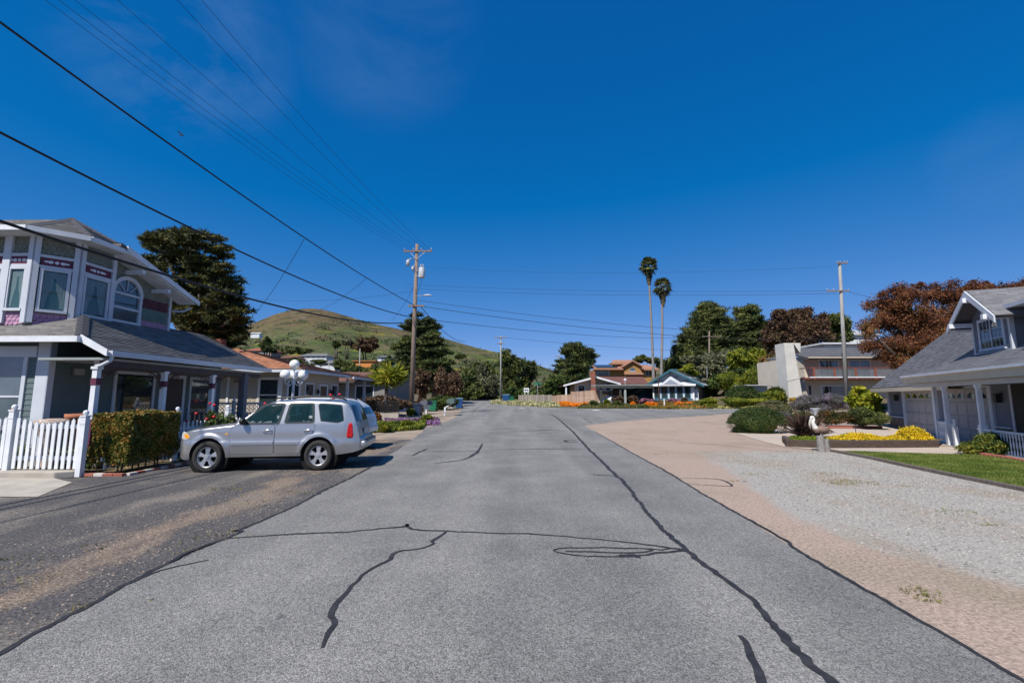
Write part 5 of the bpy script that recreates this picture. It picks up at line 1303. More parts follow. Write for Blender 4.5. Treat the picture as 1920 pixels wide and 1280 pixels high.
# ================================================================ wires
wire_m = M('black_cable', (.012, .012, .014), rough=.6)
def wire(label, pxs, A, B, r, ext=None, name='power_line', endz=None, mat=None, deg=2, ext_ys=()):
    """pixels joined with a vertical plane through plan points A, B; height fitted as a smooth sag"""
    A, B = Vector((A[0], A[1], 0)), Vector((B[0], B[1], 0)); S = []; Z = []
    n2 = Vector(((B-A).y, -(B-A).x, 0))
    for (px, py) in pxs:
        d = ray(px, py); den = n2.dot(Vector((d.x, d.y, 0))); t = n2.dot(A-Vector((CAM.x, CAM.y, 0)))/den
        p = CAM+d*t; s = (Vector((p.x, p.y, 0))-A).dot(B-A)/(B-A).length_squared; S.append(s); Z.append(p.z)
    k = np.polyfit(S, Z, min(deg, len(S)-1)); s0, s1 = min(S), max(S)
    if ext: s0, s1 = min(s0, ext[0]), max(s1, ext[1])
    pts = []
    for i in range(49):
        s = lerp(s0, s1, i/48); p = A.lerp(B, s); pts.append(Vector((p.x, p.y, float(np.polyval(k, s)))))
    base = pts[0].copy(); mb = MB(Matrix.Translation(-base)); mb.tube(pts, r, 6, cap=False)
    o = mb.build(name, mat or wire_m, None, smooth=True); o.location = base
    return tag(o, label, 'cable', 'overhead wires')
pe = PX(560)
near = lambda y=9.2, x=-10.7: (x, y)
wire('thick black cable sweeping from the top left corner edge down to the tall brown pole', [(0, 60), (200, 180), (380, 300), (570, 447), (690, 528), (762, 562)], (p1.x, 36.3), (-10.7, 9.2), .028, ext=(0, 1.75))
wire('thick black cable crossing from the left edge over the cypress to the tall brown pole', [(0, 255), (180, 335), (400, 445), (600, 540), (752, 590)], (p1.x, 36.3), (-10.6, 9.2), .030, ext=(0, 1.75))
wire('lowest thick cable, drooping past the Victorian upper windows to the tall brown pole', [(0, 418), (150, 460), (300, 512), (450, 555), (600, 592), (700, 604), (768, 604)], (p1.x, 36.3), (-10.2, 9.0), .034, ext=(0, 1.4), deg=3)
for i, (px0, pxm, xx, lab) in enumerate((((85, 0), (430, 300), -13.6, 'thin high wire, leftmost of the bundle leaving the top edge'), ((110, 0), (470, 315), -13.2, 'thin high wire, second from the left of the bundle at the top edge'), ((140, 0), (500, 330), -12.8, 'thin high wire, third from the left of the bundle at the top edge'),
                            ((220, 0), (500, 260), -12.2, 'thin high wire right of the leftmost bundle of three'), ((332, 0), (580, 235), -10.3, 'thin high wire crossing the wisp of cloud'), ((378, 0), (640, 280), -9.6, 'thin high wire, rightmost of those leaving the top edge'))):
    end = (a.x+(b.x-a.x)*(.03+.19*i), 36.35); xe = (757+52*(.03+.19*i))
    wire(lab, [px0, (lerp(px0[0], xe, .5)-8, lerp(px0[1], 470, .5)+6), (xe, 468)], end, (xx, 13.6), .007, ext=(0, 1.2))
# service drops and guy lines
def span(label, P_, Q_, sag, r=.012, name='service_wire'):
    P_, Q_ = Vector(P_), Vector(Q_); pts = [P_.lerp(Q_, i/24)-Vector((0, 0, sag*4*(i/24)*(1-i/24))) for i in range(25)]
    mb = MB(Matrix.Translation(-P_)); mb.tube(pts, r, 5, cap=False); o = mb.build(name, wire_m, None, smooth=True); o.location = P_
    return tag(o, label, 'cable', 'overhead wires')
span('thin service wire dropping from the thick cable beside the cypress', at(570, 449, 22), at(474, 592, 30), .3)
span('thin service wire falling from the cable over the hilltop', at(687, 521, 31), at(600, 580, 44), .3)
span('thin service wire slanting down left of the tall brown pole', PX(530), at(735, 600, 44), .3)
span('cable bundle running from the tall pole down over the road bend', PX(575)+Vector((.5, 0, 0)), at(872, 640, 70), .8, .03)
span('upper thin wire from the tall pole towards the palms', PX(575)+Vector((.7, 0, 0)), at(1560, 637, 60), .9, .02)
span('lower thin wire from the tall pole towards the blue cottage', PX(596), at(1328, 631, 84), .8, .02)
span('second thin wire from the tall pole reaching the grey steel pole', PX(562), at(1585, 632, 42), .6, .014)
span('high wire between the tall brown pole and the grey steel pole', at(760, 533, 60), at(1570, 545, 42), .4, .014)
span('wire just below the high wire joining the two tall poles', at(760, 540, 60), at(1570, 550, 42), .5, .014)
span('faint wire above the bush line right of the far pole', at(800, 500, 70), at(1560, 500, 44), .8, .010)
span('wire from the grey steel pole off over the russet tree', at(1590, 546, 42), at(1700, 566, 40), .2, .014)
span('faint wire between the slender mid-distance pole and the palms', at(950, 633, 74), at(1500, 660, 90), .8, .02)
span('short wire from the brown pole behind the cottage to the right', at(1340, 631, 84), at(1600, 633, 60), .4, .03)
span('low faint wire left of the tall brown pole above the hill', at(480, 560, 50), PX(545), .5, .010)
# a bird in the sky
t = thing('flying_bird', 'small bird flying high above the wires', 'bird', at(340, 253, 30))
MB().ball((0, 0, 0), (.16, .05, .05), 10, 6).add([(-.02, .04, .02), (.08, .04, .02), (.0, .30, .10), (-.07, .32, .08)], [(0, 1, 2, 3)]).add([(-.02, -.04, .02), (.08, -.04, .02), (.0, -.30, .10), (-.07, -.32, .08)], [(0, 1, 2, 3)]).build('body', M('bird_grey', (.12, .11, .11), rough=.9), t, smooth=True)

# ================================================================ hill
Epx = [(-1200, 60), (0, 60), (300, 90), (400, 118), (440, 128), (480, 142), (510, 154), (545, 164), (565, 167), (590, 167), (620, 162), (650, 153), (700, 138), (760, 126), (800, 120), (850, 106), (900, 92), (950, 80), (1000, 64), (1030, 52), (1080, 34), (1150, 22), (1300, 20), (1600, 20), (3200, 20)]
def hill_E(px): return float(np.interp(px, [e[0] for e in Epx], [e[1] for e in Epx]))
def hill_z(px, D):
    E = hill_E(px); s = clamp((D-118)/(700-118)); prof = s**.72
    x = (px-975)/F*D; ele = E*prof
    wob = (mn.fractal(Vector((x*.008, D*.008, 3.1)), 1.0, 2.0, 5))*7*s*(1-s)*4 + mn.fractal(Vector((x*.03, D*.03, 9)), 1, 2, 4)*1.6*min(1, 5*s)*(1 if s < 1 else 0)
    rid = mn.fractal(Vector((px*.012, 7.7, 0)), 1, 2, 4)*1.6*(1 if s > .5 else 0)
    z = at(px, 745-ele-rid, D).z+wob
    if D > 700: z = at(px, 745-E, 700).z-(D-700)*.35
    return z if s > 0 else gz(x, D)-2.5
def hill_x(px, D):
    s = clamp((D-118)/(700-118)); return at(px, 745-hill_E(px)*s**.72, D).x
pxs_ = list(range(-1200, 3201, 50)); pxs_ = sorted(set(list(range(-1200, 0, 60))+list(range(0, 1300, 8))+list(range(1300, 3200, 60))))
Ds = [112, 118]+list(np.linspace(122, 700, 110))+[720, 780, 900]
V = []
for D in Ds:
    for px in pxs_:
        V.append((hill_x(px, D), D, hill_z(px, D)))
nn_ = len(pxs_); Q = [(j*nn_+i, j*nn_+i+1, (j+1)*nn_+i+1, (j+1)*nn_+i) for j in range(len(Ds)-1) for i in range(nn_-1)]
m, n, l, b_ = new_mat('hill_grass'); setin(b_, Roughness=1.0); b_.inputs['Specular IOR Level'].default_value = .05
tc_ = n.new('ShaderNodeTexCoord')
def nz_(scale, detail=8, rough=.65, st=(1, 1, 1)):
    mp_ = n.new('ShaderNodeMapping'); mp_.inputs['Scale'].default_value = st; l.new(tc_.outputs['Object'], mp_.inputs[0])
    q = n.new('ShaderNodeTexNoise'); q.inputs['Scale'].default_value = scale; q.inputs['Detail'].default_value = detail; q.inputs['Roughness'].default_value = rough; l.new(mp_.outputs[0], q.inputs['Vector']); return q.outputs['Fac']
def mixin(fac, a0, a1, col, prev, amt=1.0):
    r = n.new('ShaderNodeMapRange'); r.inputs[1].default_value = a0; r.inputs[2].default_value = a1; r.inputs[4].default_value = amt; l.new(fac, r.inputs[0])
    q = n.new('ShaderNodeMixRGB'); q.inputs[2].default_value = c4(col); l.new(r.outputs[0], q.inputs[0])
    if isinstance(prev, tuple): q.inputs[1].default_value = c4(prev)
    else: l.new(prev, q.inputs[1])
    return q.outputs[0]
sep = n.new('ShaderNodeSeparateXYZ'); l.new(tc_.outputs['Object'], sep.inputs[0])
c_ = mixin(nz_(.02, 10, .75, (1, .6, 2.5)), .45, .56, (.135, .112, .062), (.09, .118, .042))
hgt = n.new('ShaderNodeMath'); hgt.operation = 'MULTIPLY_ADD'; hgt.inputs[1].default_value = .010; l.new(sep.outputs[2], hgt.inputs[0]); l.new(nz_(.02, 8, .7), hgt.inputs[2])
c_ = mixin(hgt.outputs[0], 1.15, 1.65, (.14, .095, .06), c_, .85)
c_ = mixin(nz_(.035, 9, .8, (1, .5, 3)), .51, .58, (.035, .05, .022), c_, .85)
c_ = mixin(nz_(.026, 8, .75, (.8, .4, 4)), .585, .64, (.30, .27, .02), c_, .85)
c_ = mixin(nz_(.05, 7, .7, (1, .5, 3)), .60, .66, (.15, .17, .14), c_, .7)
c_ = mixin(nz_(.16, 8, .85), .50, .62, (.035, .045, .022), c_, .75)
l.new(c_, b_.inputs['Base Color'])
bb = n.new('ShaderNodeBump'); bb.inputs['Strength'].default_value = 1.0; bb.inputs['Distance'].default_value = 3.0; l.new(nz_(.09, 9, .75), bb.inputs['Height']); l.new(bb.outputs[0], b_.inputs['Normal'])
o = np_mesh('hill', np.array(V), np.array(Q), m); tag(o, kind='structure'); o.data.polygons.foreach_set('use_smooth', [True]*len(o.data.polygons))
def onhill(px, py):
    for D in np.arange(122, 700, 1.5):
        p = at(px, py, D)
        if hill_z(px, D) >= p.z: return p, D
    return at(px, py, 690), 690
# scrub on the hill: real low bushes, one mass
scrub_leaf = LEAF('scrub_leaf', (.03, .04, .018), (.06, .065, .03), (.10, .10, .05), scale=.05, trans=0)
pts = []; dd = []
g = np.random.RandomState(11)
for _ in range(1500):
    px = g.uniform(380, 1080); D = 125+575*g.rand()**.8
    if mn.fractal(Vector((px*.02, D*.012, 1)), 1, 2, 4) < .02+.15*(D/700): continue
    z = hill_z(px, D); r = g.uniform(.8, 2.6)*(1+D/500)
    for k in range(14):
        d = unit(g.normal(size=(1, 3)))[0]; d[2] = abs(d[2])
        pts.append((hill_x(px, D)+d[0]*r*1.4, D+d[1]*r, z+d[2]*r*.7)); dd.append(d)
tag(leaves('hill_scrub', scrub_leaf, None, np.array(pts), np.array(dd), 1.7, 1.2, spread=.7, world=False), kind='stuff')

# houses on the hillside
def hill_house(label, px0, px1, pyb, pye, pyr, D, wallm, roofm, windows=3, depth=9, name='hillside_house', stilts=False, dy=0):
    x0, x1 = at(px0, pyb, D).x, at(px1, pyb, D).x; zb_ = at((px0+px1)/2, pyb, D).z; ze = at(px0, pye, D).z; zr_ = at(px0, pyr, D).z
    t = thing(name, label, 'house', ((x0+x1)/2, D, zb_-1), 0, 'houses on the hillside')
    MB().box(x0, x1, D, D+depth, zb_-6, ze).build('wall', wallm, t, world=True)
    o = .6; mb = MB(); mb.prism([(x0-o, D-o, ze), (x1+o, D-o, ze), (x1-1.5, D+depth/2, zr_), (x0+1.5, D+depth/2, zr_)], (0, 0, -.2)); mb.prism([(x0-o, D+depth+o, ze), (x1+o, D+depth+o, ze), (x1-1.5, D+depth/2, zr_), (x0+1.5, D+depth/2, zr_)], (0, 0, -.2))
    mb.prism([(x0-o, D-o, ze), (x0-o, D+depth+o, ze), (x0+1.5, D+depth/2, zr_)], (0, 0, -.2)); mb.prism([(x1+o, D-o, ze), (x1+o, D+depth+o, ze), (x1-1.5, D+depth/2, zr_)], (0, 0, -.2))
    mb.build('roof', roofm, t, world=True)
    n = windows
    for i in range(n):
        a = lerp(x0, x1, (i+.25)/n); b = lerp(x0, x1, (i+.75)/n)
        f_ = MB().box(a-.12, b+.12, D-.07, D-.01, lerp(zb_, ze, .22), lerp(zb_, ze, .88)).build('window', white, t, world=True)
        MB().box(a, b, D-.1, D-.075, lerp(zb_, ze, .28), lerp(zb_, ze, .82)).build('pane', glass, f_, world=True)
    return t
grayr = M('grey_far_roof', (.16, .165, .17), (.12, .125, .13), scale=.6, rough=.9)
redr = M('red_tile_roof', (.32, .10, .06), (.24, .08, .05), scale=.8, rough=.9)
whw = M('white_far_wall', (.62, .64, .66), (.55, .57, .6), scale=.5, rough=.8)
maro = M('maroon_roof', (.15, .06, .05), (.11, .05, .04), scale=.8, rough=.9)
hill_house('white hillside house with a row of dark windows below its grey roof', 582, 628, 687, 680, 674, 190, whw, grayr, 4)
hill_house('upper white hillside house with wide grey roof', 563, 612, 672, 667, 661, 225, whw, grayr, 5)
hill_house('red-roofed hillside house above the orange roof, furthest left', 462, 508, 664, 657, 651, 210, M('sand_far_wall', (.35, .25, .2)), redr, 2)
hill_house('dark maroon-roofed low hillside house', 522, 556, 676, 671, 665, 215, M('brown_far_wall', (.2, .13, .11)), maro, 2)
hill_house('bright orange-walled flat hillside house by the low broad tree', 664, 702, 684, 676, 674.5, 175, M('orange_far_wall', (.62, .24, .06)), M('orange_far_roof', (.55, .22, .08)), 0)
hill_house('small pale hillside house half hidden by the conifers', 708, 735, 675, 669, 665, 230, whw, grayr, 1)
hill_house('orange-chimneyed little house low on the right slope', 866, 880, 703, 694, 688, 260, M('rust_far_wall', (.38, .17, .1)), redr, 1)
p = at(587, 692, 150); 
def tank_(px, py, Y, label):
    q = at(px, py, Y); t = thing('white_shed', label, 'shed', (q.x, Y, q.z-3)); MB().box(-3.4, 3.4, 0, 4, 0, 3.4).prism([(-3.8, -.4, 3.4), (3.8, -.4, 3.4), (3.8, 2, 4.2), (-3.8, 2, 4.2)], (0, 0, -.12)).build('shed_body', whw, t)
tank_(478, 626, 330, 'small pale building on the left flank of the hill')

# ================================================================ trees
bark = M('grey_bark', (.12, .10, .085), (.07, .055, .045), scale=4, rough=.95, stretch=(4, 4, .6), bump=.6)
cyl = LEAF('cypress_leaf', (.018, .03, .010), (.06, .07, .016), (.20, .16, .035), scale=.5, trans=.1, p1=.25, p2=.95, cl=.35)
pin = LEAF('pine_leaf', (.02, .036, .013), (.06, .082, .024), (.15, .165, .045), scale=.4, trans=.1)
dkg = LEAF('dark_green_leaf', (.022, .038, .012), (.07, .092, .024), (.15, .165, .042), scale=.4, trans=.15)
midg = LEAF('mid_green_leaf', (.03, .055, .015), (.065, .10, .022), (.13, .16, .035), scale=.5, trans=.2)
ylg = LEAF('yellow_green_leaf', (.06, .09, .012), (.17, .20, .02), (.33, .33, .03), scale=.6, trans=.25)
olv = LEAF('olive_leaf', (.05, .06, .03), (.13, .135, .07), (.24, .235, .14), scale=.6, trans=.15)
rus = LEAF('russet_leaf', (.035, .022, .012), (.13, .042, .022), (.25, .105, .035), scale=.45, trans=.15, c4th=(.10, .11, .03), p4=.86, p2=.7)
rusd = LEAF('dark_russet_leaf', (.025, .018, .012), (.085, .045, .028), (.15, .085, .045), scale=.25, trans=.15, c4th=(.08, .095, .03), p4=.82, p2=.68)
plm = LEAF('plum_leaf', (.045, .028, .015), (.13, .075, .045), (.22, .14, .08), scale=.5, trans=.2, c4th=(.13, .12, .05), p4=.9)
def tree(name, label, base, r0, clumps, leaf, n, ll, lw, trunks=1, spread=.6, up=0, cores=.62, group='trees beyond the houses', limbs=8, power=.3, top=0, cat='tree', rag=6):
    t = thing(name, label, cat, base, 0, group)
    C = clumps; zc = sum(c[2] for c in C)/len(C); zt = max(c[2] for c in C); mb = MB()
    cx = sum(c[0] for c in C)/len(C); cy = sum(c[1] for c in C)/len(C)
    b0_ = Vector(base); tp_ = Vector((cx, cy, lerp(zc, zt, .5)))
    for k in range(trunks):
        o_ = Vector((rnd.uniform(-1, 1), rnd.uniform(-.5, .5), 0))*r0*4*(k > 0)
        mid = b0_.lerp(tp_, .45)+o_*1.5+Vector((rnd.uniform(-.3, .3), 0, 0))
        mb.tube([b0_+o_-Vector((0, 0, .3)), mid, tp_+o_*2], [r0, r0*.65, r0*.15], 8)
    for i in range(limbs):
        c = C[i % len(C)]; f = rnd.uniform(.3, .75); s = b0_.lerp(tp_, f); s.x += 0
        q = Vector((c[0], c[1], c[2])); mb.tube([s, s.lerp(q, .5)+Vector((0, 0, -.2)), q], [r0*.38, r0*.25, r0*.08], 5)
    mb.build('trunk', bark, t, world=True, smooth=True)
    C0 = C
    if rag: C = ragged(C, rag, seed=len(label), keep=.82)
    P, D = blob(C, n, power=power, top=top, jitter=.2)
    leaves('crown', leaf, t, P, D, ll, lw, spread=spread, up=up, cores=C0 if cores else None, corescale=cores or .6)
    return t
def pxclumps(lst, Y, depth=1.0, jitter=1.0):
    """clumps given as (px, py, rx px, ry px) at depth Y"""
    out_ = []
    for c in lst:
        px, py, rx, ry = c[:4]; yy = Y+(c[4] if len(c) > 4 else rnd.uniform(-jitter, jitter)); p = at(px, py, yy); s = yy/F
        out_.append((p.x, yy, p.z, rx*s, (rx+ry)*.5*s*depth, ry*s))
    return out_
# big Monterey cypress behind the Victorian house: tiers of sprays
Y = 27.0; tiers = []; g = np.random.RandomState(4)
outline = [(428, 300, 395), (445, 268, 415), (465, 270, 430), (490, 268, 438), (515, 265, 446), (540, 280, 452), (565, 300, 462), (590, 310, 468), (612, 330, 474), (632, 350, 462), (650, 380, 440)]
cc = []
for i in range(240):
    py = g.uniform(432, 650); xl = np.interp(py, [o_[0] for o_ in outline], [o_[1] for o_ in outline]); xr = np.interp(py, [o_[0] for o_ in outline], [o_[2] for o_ in outline])
    px = g.uniform(xl+6, xr-10); rx = g.uniform(14, 34); rx = min(rx, px-xl+6, xr-px+8); cc.append((px, py, max(rx, 9), g.uniform(5, 9), g.uniform(-2.6, 2.6)))
cc += [(450, 600, 22, 6, -1), (455, 625, 18, 5, 0), (445, 560, 20, 6, 0), (430, 520, 20, 6, 0), (425, 480, 14, 6, 0), (380, 438, 18, 8, 0), (330, 436, 16, 7, 0), (350, 430, 14, 8, .5), (290, 440, 14, 6, 0), (410, 450, 12, 6, 0)]
CL = pxclumps(cc, Y, 1.0)
t = tree('cypress_tree', 'big dark cypress with tiered feathery sprays rising behind the Victorian house', (at(375, 650, Y).x, Y, gz(-19, Y)), .45, CL, cyl, 80000, .30, .05, spread=.25, up=.22, cores=.50, limbs=26, group=None, power=.5, rag=3)
def layered(sil, Y, n, seed, rx=(8, 18), ry=(3, 6), dep=1.6):
    """flat foliage tiers filling an outline [(py, x left, x right)]"""
    g = np.random.RandomState(seed); o = []; ys = [q[0] for q in sil]; wt = [q[2]-q[1] for q in sil]
    while len(o) < n:
        py = g.uniform(ys[0], ys[-1]); xl = np.interp(py, ys, [q[1] for q in sil]); xr = np.interp(py, ys, [q[2] for q in sil])
        if g.rand() > (xr-xl)/max(wt): continue
        r = min(g.uniform(*rx), (xr-xl)*.5+2); px = g.uniform(xl+r*.5, xr-r*.5) if xr-xl > r else (xl+xr)/2
        o.append((px, py+g.uniform(-2, 2), r, g.uniform(*ry), g.uniform(-dep, dep)))
    return pxclumps(o, Y, 1.0)
# two conifers behind the tall pole
Y = 64
def conifer(px, pyt, pyb, w, n=70, seed=1, sharp=1.0):
    g = np.random.RandomState(seed); o_ = []
    for i in range(n):
        v = g.rand()**.8; py = lerp(pyt, pyb, v); hwid = w*(.10+.9*v**sharp); px_ = px+g.uniform(-1, 1)*hwid; o_.append((px_, py, max(4, w*.18*(1-.3*abs(px_-px)/max(hwid, 1))), max(4, w*.11), g.uniform(-1, 1)*hwid/F*64*.6))
    return o_
tree('pine_tree', 'dark rounded pine rising left of the tall brown pole', (at(765, 745, Y).x, Y, gz(-16, Y)), .5, layered([(588, 778, 792), (598, 766, 806), (612, 752, 808), (630, 748, 806), (650, 735, 800), (680, 732, 800), (710, 730, 800), (735, 735, 790)], 64, 110, 5), pin, 34000, .5, .11, cores=.6, spread=.35, up=.3, rag=8)
tree('pine_tree', 'dense conical conifer just right of the tall brown pole', (at(815, 745, 62).x, 62, gz(-11, 62)), .5, layered([(603, 808, 816), (620, 800, 826), (645, 792, 836), (670, 788, 842), (700, 786, 848), (735, 790, 846)], 62, 95, 6), pin, 34000, .5, .10, cores=.6, spread=.35, up=.3, rag=8)
tree('bare_shrub_tree', 'reddish twiggy bush under the conifers, left one', (at(790, 745, 55).x, 55, gz(-12, 55)), .15, pxclumps([(780, 712, 16, 20), (795, 720, 14, 22), (765, 725, 12, 16)], 55), plm, 7000, .35, .12, cores=.6, group='reddish bushes under the conifers')
tree('bare_shrub_tree', 'reddish twiggy bush under the conifers, nearer the road', (at(840, 745, 55).x, 55, gz(-9, 55)), .15, pxclumps([(826, 712, 16, 20), (846, 716, 16, 22), (838, 730, 22, 16), (858, 712, 8, 14)], 55), plm, 9000, .35, .12, cores=.6, group='reddish bushes under the conifers')
# wall of green beyond the bend
defs = [('dark green tree beside the bend, directly right of the reddish bushes', [(878, 715, 18, 24), (870, 735, 20, 16), (890, 730, 14, 20)], 80, dkg), ('olive-green tree left of the slender pole', [(905, 712, 18, 22), (920, 725, 18, 22), (900, 735, 18, 16)], 86, olv),
        ('tall dark tree behind the slender pole', [(948, 675, 16, 22), (960, 690, 24, 26), (935, 700, 18, 22), (960, 720, 26, 24), (975, 705, 16, 30)], 92, dkg), ('dark slim conifer at the foot of the ridge', [(995, 695, 12, 20), (1000, 715, 16, 24), (985, 730, 20, 18)], 96, pin),
        ('brown-tinged bush beneath the dark trees', [(1010, 725, 14, 16), (1020, 735, 16, 12)], 84, olv), ('dark tree behind the reddish bushes by the road bend', [(905, 690, 14, 12), (888, 700, 14, 14), (925, 702, 14, 14)], 98, dkg),
        ('low dark bank of bushes right where the road vanishes', [(860, 742, 14, 9), (890, 744, 18, 8), (915, 742, 16, 8)], 88, dkg), ('bushes behind the fence of the flower island', [(970, 738, 20, 12), (1000, 740, 18, 10), (1030, 742, 16, 9)], 78, midg)]
for (lab, cl, Y, lf_) in defs: tree('roadside_tree', lab, (at(cl[0][0], 745, Y).x, Y, gz(at(cl[0][0], 745, Y).x, Y)), .25, pxclumps(cl, Y), lf_, 9000, .55, .2, cores=.7)
# leafy trees around the yellow villa
tree('cypress_tree', 'spreading dark cypress left of the yellow villa', (at(1075, 740, 88).x, 88, gz(8, 88)), .6, layered([(642, 1070, 1082), (652, 1058, 1100), (665, 1053, 1112), (680, 1045, 1116), (700, 1034, 1112), (722, 1036, 1110)], 88, 120, 7), pin, 34000, .6, .14, cores=.6, spread=.4, up=.3, rag=8)
tree('leafy_tree', 'bright green leafy tree in front of the spreading cypress', (at(1040, 745, 76).x, 76, gz(5, 76)), .2, pxclumps([(1035, 722, 14, 14), (1052, 715, 14, 14), (1045, 732, 20, 12), (1062, 728, 12, 12)], 76), midg, 8000, .5, .22, cores=.6)
# hillside trees
for (lab, cl, lf_) in (('broad flat-topped tree on the hillside behind the thin pole', [(686, 640, 15, 8), (668, 648, 14, 8), (697, 650, 10, 10), (682, 652, 16, 8), (700, 640, 8, 8)], rusd), ('small dark conifer on the left hillside', [(500, 640, 7, 9), (497, 650, 10, 9), (508, 655, 10, 6)], pin), ('tiny dark tree on the middle of the hillside', [(632, 645, 6, 6)], dkg), ('small olive tree halfway up the slope', [(652, 642, 8, 6)], olv)):
    Y = 190; tree('hillside_tree', lab, (at(cl[0][0], 668, Y).x, Y, at(cl[0][0], 672, Y).z), .35, pxclumps(cl, Y), lf_, 5000, .9, .4, cores=.6, group='trees on the hillside', trunks=3, limbs=5)
for (lab, cl, Y) in (('dark row of bushes across the lower hillside', [(530, 658, 16, 6), (550, 656, 16, 7), (570, 659, 14, 6), (515, 655, 10, 6)], 240), ('dark bushes between the white hillside houses', [(600, 677, 14, 3), (640, 683, 12, 8), (655, 690, 12, 8)], 170), ('dark shrubs in front of the bright orange hillside house', [(672, 692, 12, 7), (690, 695, 14, 8), (702, 690, 8, 7), (660, 697, 10, 7)], 150), ('dark hedge behind the orange roof', [(555, 678, 14, 6), (540, 684, 10, 8), (575, 690, 14, 9)], 120), ('bushy dark tree right of the orange hillside house', [(715, 690, 14, 12), (728, 680, 10, 14), (700, 698, 14, 8)], 110), ('green bushes high on the right slope', [(862, 668, 8, 6), (845, 660, 6, 4)], 300), ('dark bush behind the short palm-like tree', [(700, 715, 16, 12), (690, 705, 12, 8)], 70)):
    tree('hillside_bush', lab, (at(cl[0][0], cl[0][1]+6, Y).x, Y, at(cl[0][0], cl[0][1]+8, Y).z), .2, pxclumps(cl, Y, jitter=2), dkg, 5000, .9 if Y > 150 else .5, .4 if Y > 150 else .2, cores=.65, group='bushes on the hillside', cat='bush', limbs=3)
# cordyline: yellow-green spiky tree
cord = LEAF('cordyline_leaf', (.06, .10, .012), (.24, .28, .02), (.55, .46, .05), scale=1.2, trans=.25, c4th=(.35, .16, .03), p4=.95)
Y = 33; cb = at(722, 765, Y); t = thing('cordyline_tree', 'spiky yellow-green cordyline tree in front of the conifers', 'tree', (cb.x, Y, gz(cb.x, Y)))
q = at(726, 712, Y); mb = MB(); mb.tube([(cb.x, Y, gz(cb.x, Y)-.1), (cb.x+.05, Y, lerp(gz(cb.x, Y), q.z, .6)), (q.x, Y, q.z)], [.16, .13, .10], 8)
heads = [at(x_, y_, Y+dy_) for x_, y_, dy_ in ((728, 695, 0), (715, 702, .3), (742, 700, -.3), (722, 715, -.4), (738, 716, .3), (708, 714, 0), (750, 712, 0), (730, 706, -.5))]
for h in heads: mb.tube([(q.x, Y, q.z-.3), h-Vector((0, 0, .2))], [.07, .05], 6)
mb.build('trunk', bark, t, world=True, smooth=True)
PP = []; DD = []
for h in heads:
    for _ in range(110):
        d = unit(rs.normal(size=(1, 3)))[0]; d[2] = d[2]*.8+.15; PP.append((h.x+d[0]*.45, h.y+d[1]*.45, h.z+d[2]*.45)); DD.append(d)
leaves('crown', cord, t, np.array(PP), np.array(DD), .92, .075, spread=.06, var=.2)
# palms
def palm(label, pxb, pyb, pxt, pyt, Y, rp, seed):
    g = np.random.RandomState(seed); b = at(pxb, pyb, Y); tpp = at(pxt, pyt, Y); zb_ = gz(b.x, Y)
    b = Vector((at(pxb, 745, Y).x, Y, zb_)); R_ = rp*Y/F
    t = thing('fan_palm', label, 'palm', b, 0, 'pair of tall palms')
    pts = [b.lerp(tpp, k/8)+Vector((math.sin(k*.5)*.12*(k/8), 0, 0)) for k in range(9)]
    tm = MB().tube(pts, [.36, .28]+[.22-.008*k for k in range(7)], 10)
    tm.build('trunk', M('palm_bark', (.26, .24, .23), (.18, .165, .16), scale=1.2, rough=.95, stretch=(1, 1, 8), bump=.5), t, world=True, smooth=True)
    V = []; Fq = []; cen_ = tpp+Vector((0, 0, .1))
    for i in range(66):
        az = g.uniform(0, 6.283); el = g.uniform(-1.1, 1.35); L_ = R_*g.uniform(.42, .62); d = Vector((math.cos(az)*math.cos(el), math.sin(az)*math.cos(el), math.sin(el)))
        hub = cen_+d*L_; dr = Vector((0, 0, -1)); s = d.cross(Vector((0, 0, 1))).normalized()
        mid = (cen_+hub)/2
        k = len(V); V += [cen_+s*.02, hub+s*.02, hub-s*.02, cen_-s*.02]; Fq.append((k, k+1, k+2, k+3))
        nf = 15
        for j in range(nf):
            a = (j/(nf-1)-.5)*3.5; fd = (d*math.cos(a)+s*math.sin(a)).normalized(); ll = R_*.55*g.uniform(.75, 1.05)*(1-.15*abs(a))
            tipv = hub+fd*ll+Vector((0, 0, -ll*.30*(1+.3*abs(a)))); m1 = hub+fd*ll*.55; w_ = fd.cross(d).normalized().cross(fd)*R_*.042
            k = len(V); V += [hub, m1+w_, tipv, m1-w_]; Fq.append((k, k+1, k+2, k+3))
    inv = ROOTM[t.name].inverted()
    np_mesh('crown', np.array([tuple(inv @ v) for v in V]), np.array(Fq), LEAF('palm_leaf', (.035, .05, .02), (.09, .11, .035), (.20, .19, .07), scale=.8, trans=.15), t)
    V = []; Fq = []
    for i in range(260):                                   # skirt of dead fronds
        az = g.uniform(0, 6.283); z = g.uniform(0, 1)**.8; r_ = R_*(.40-.28*z); c_2 = tpp+Vector((0, 0, -.1-z*R_*1.25)); d = Vector((math.cos(az), math.sin(az), 0)); s = Vector((-d.y, d.x, 0))
        A_ = c_2+d*.15; B_2 = c_2+d*r_+Vector((0, 0, -R_*.5)); k = len(V); V += [A_-s*.02, A_+s*.02, B_2+s*R_*.05, B_2-s*R_*.05]; Fq.append((k, k+1, k+2, k+3))
    np_mesh('dead_fronds', np.array([tuple(inv @ v) for v in V]), np.array(Fq), LEAF('dead_palm', (.05, .045, .025), (.10, .085, .045), (.16, .13, .07), scale=.8, trans=.1), t)
palm('taller fan palm of the pair, standing on the left', 1227, 700, 1216, 499, 82, 21, 3)
palm('shorter fan palm of the pair, standing on the right', 1240, 705, 1242, 539, 80, 21, 8)
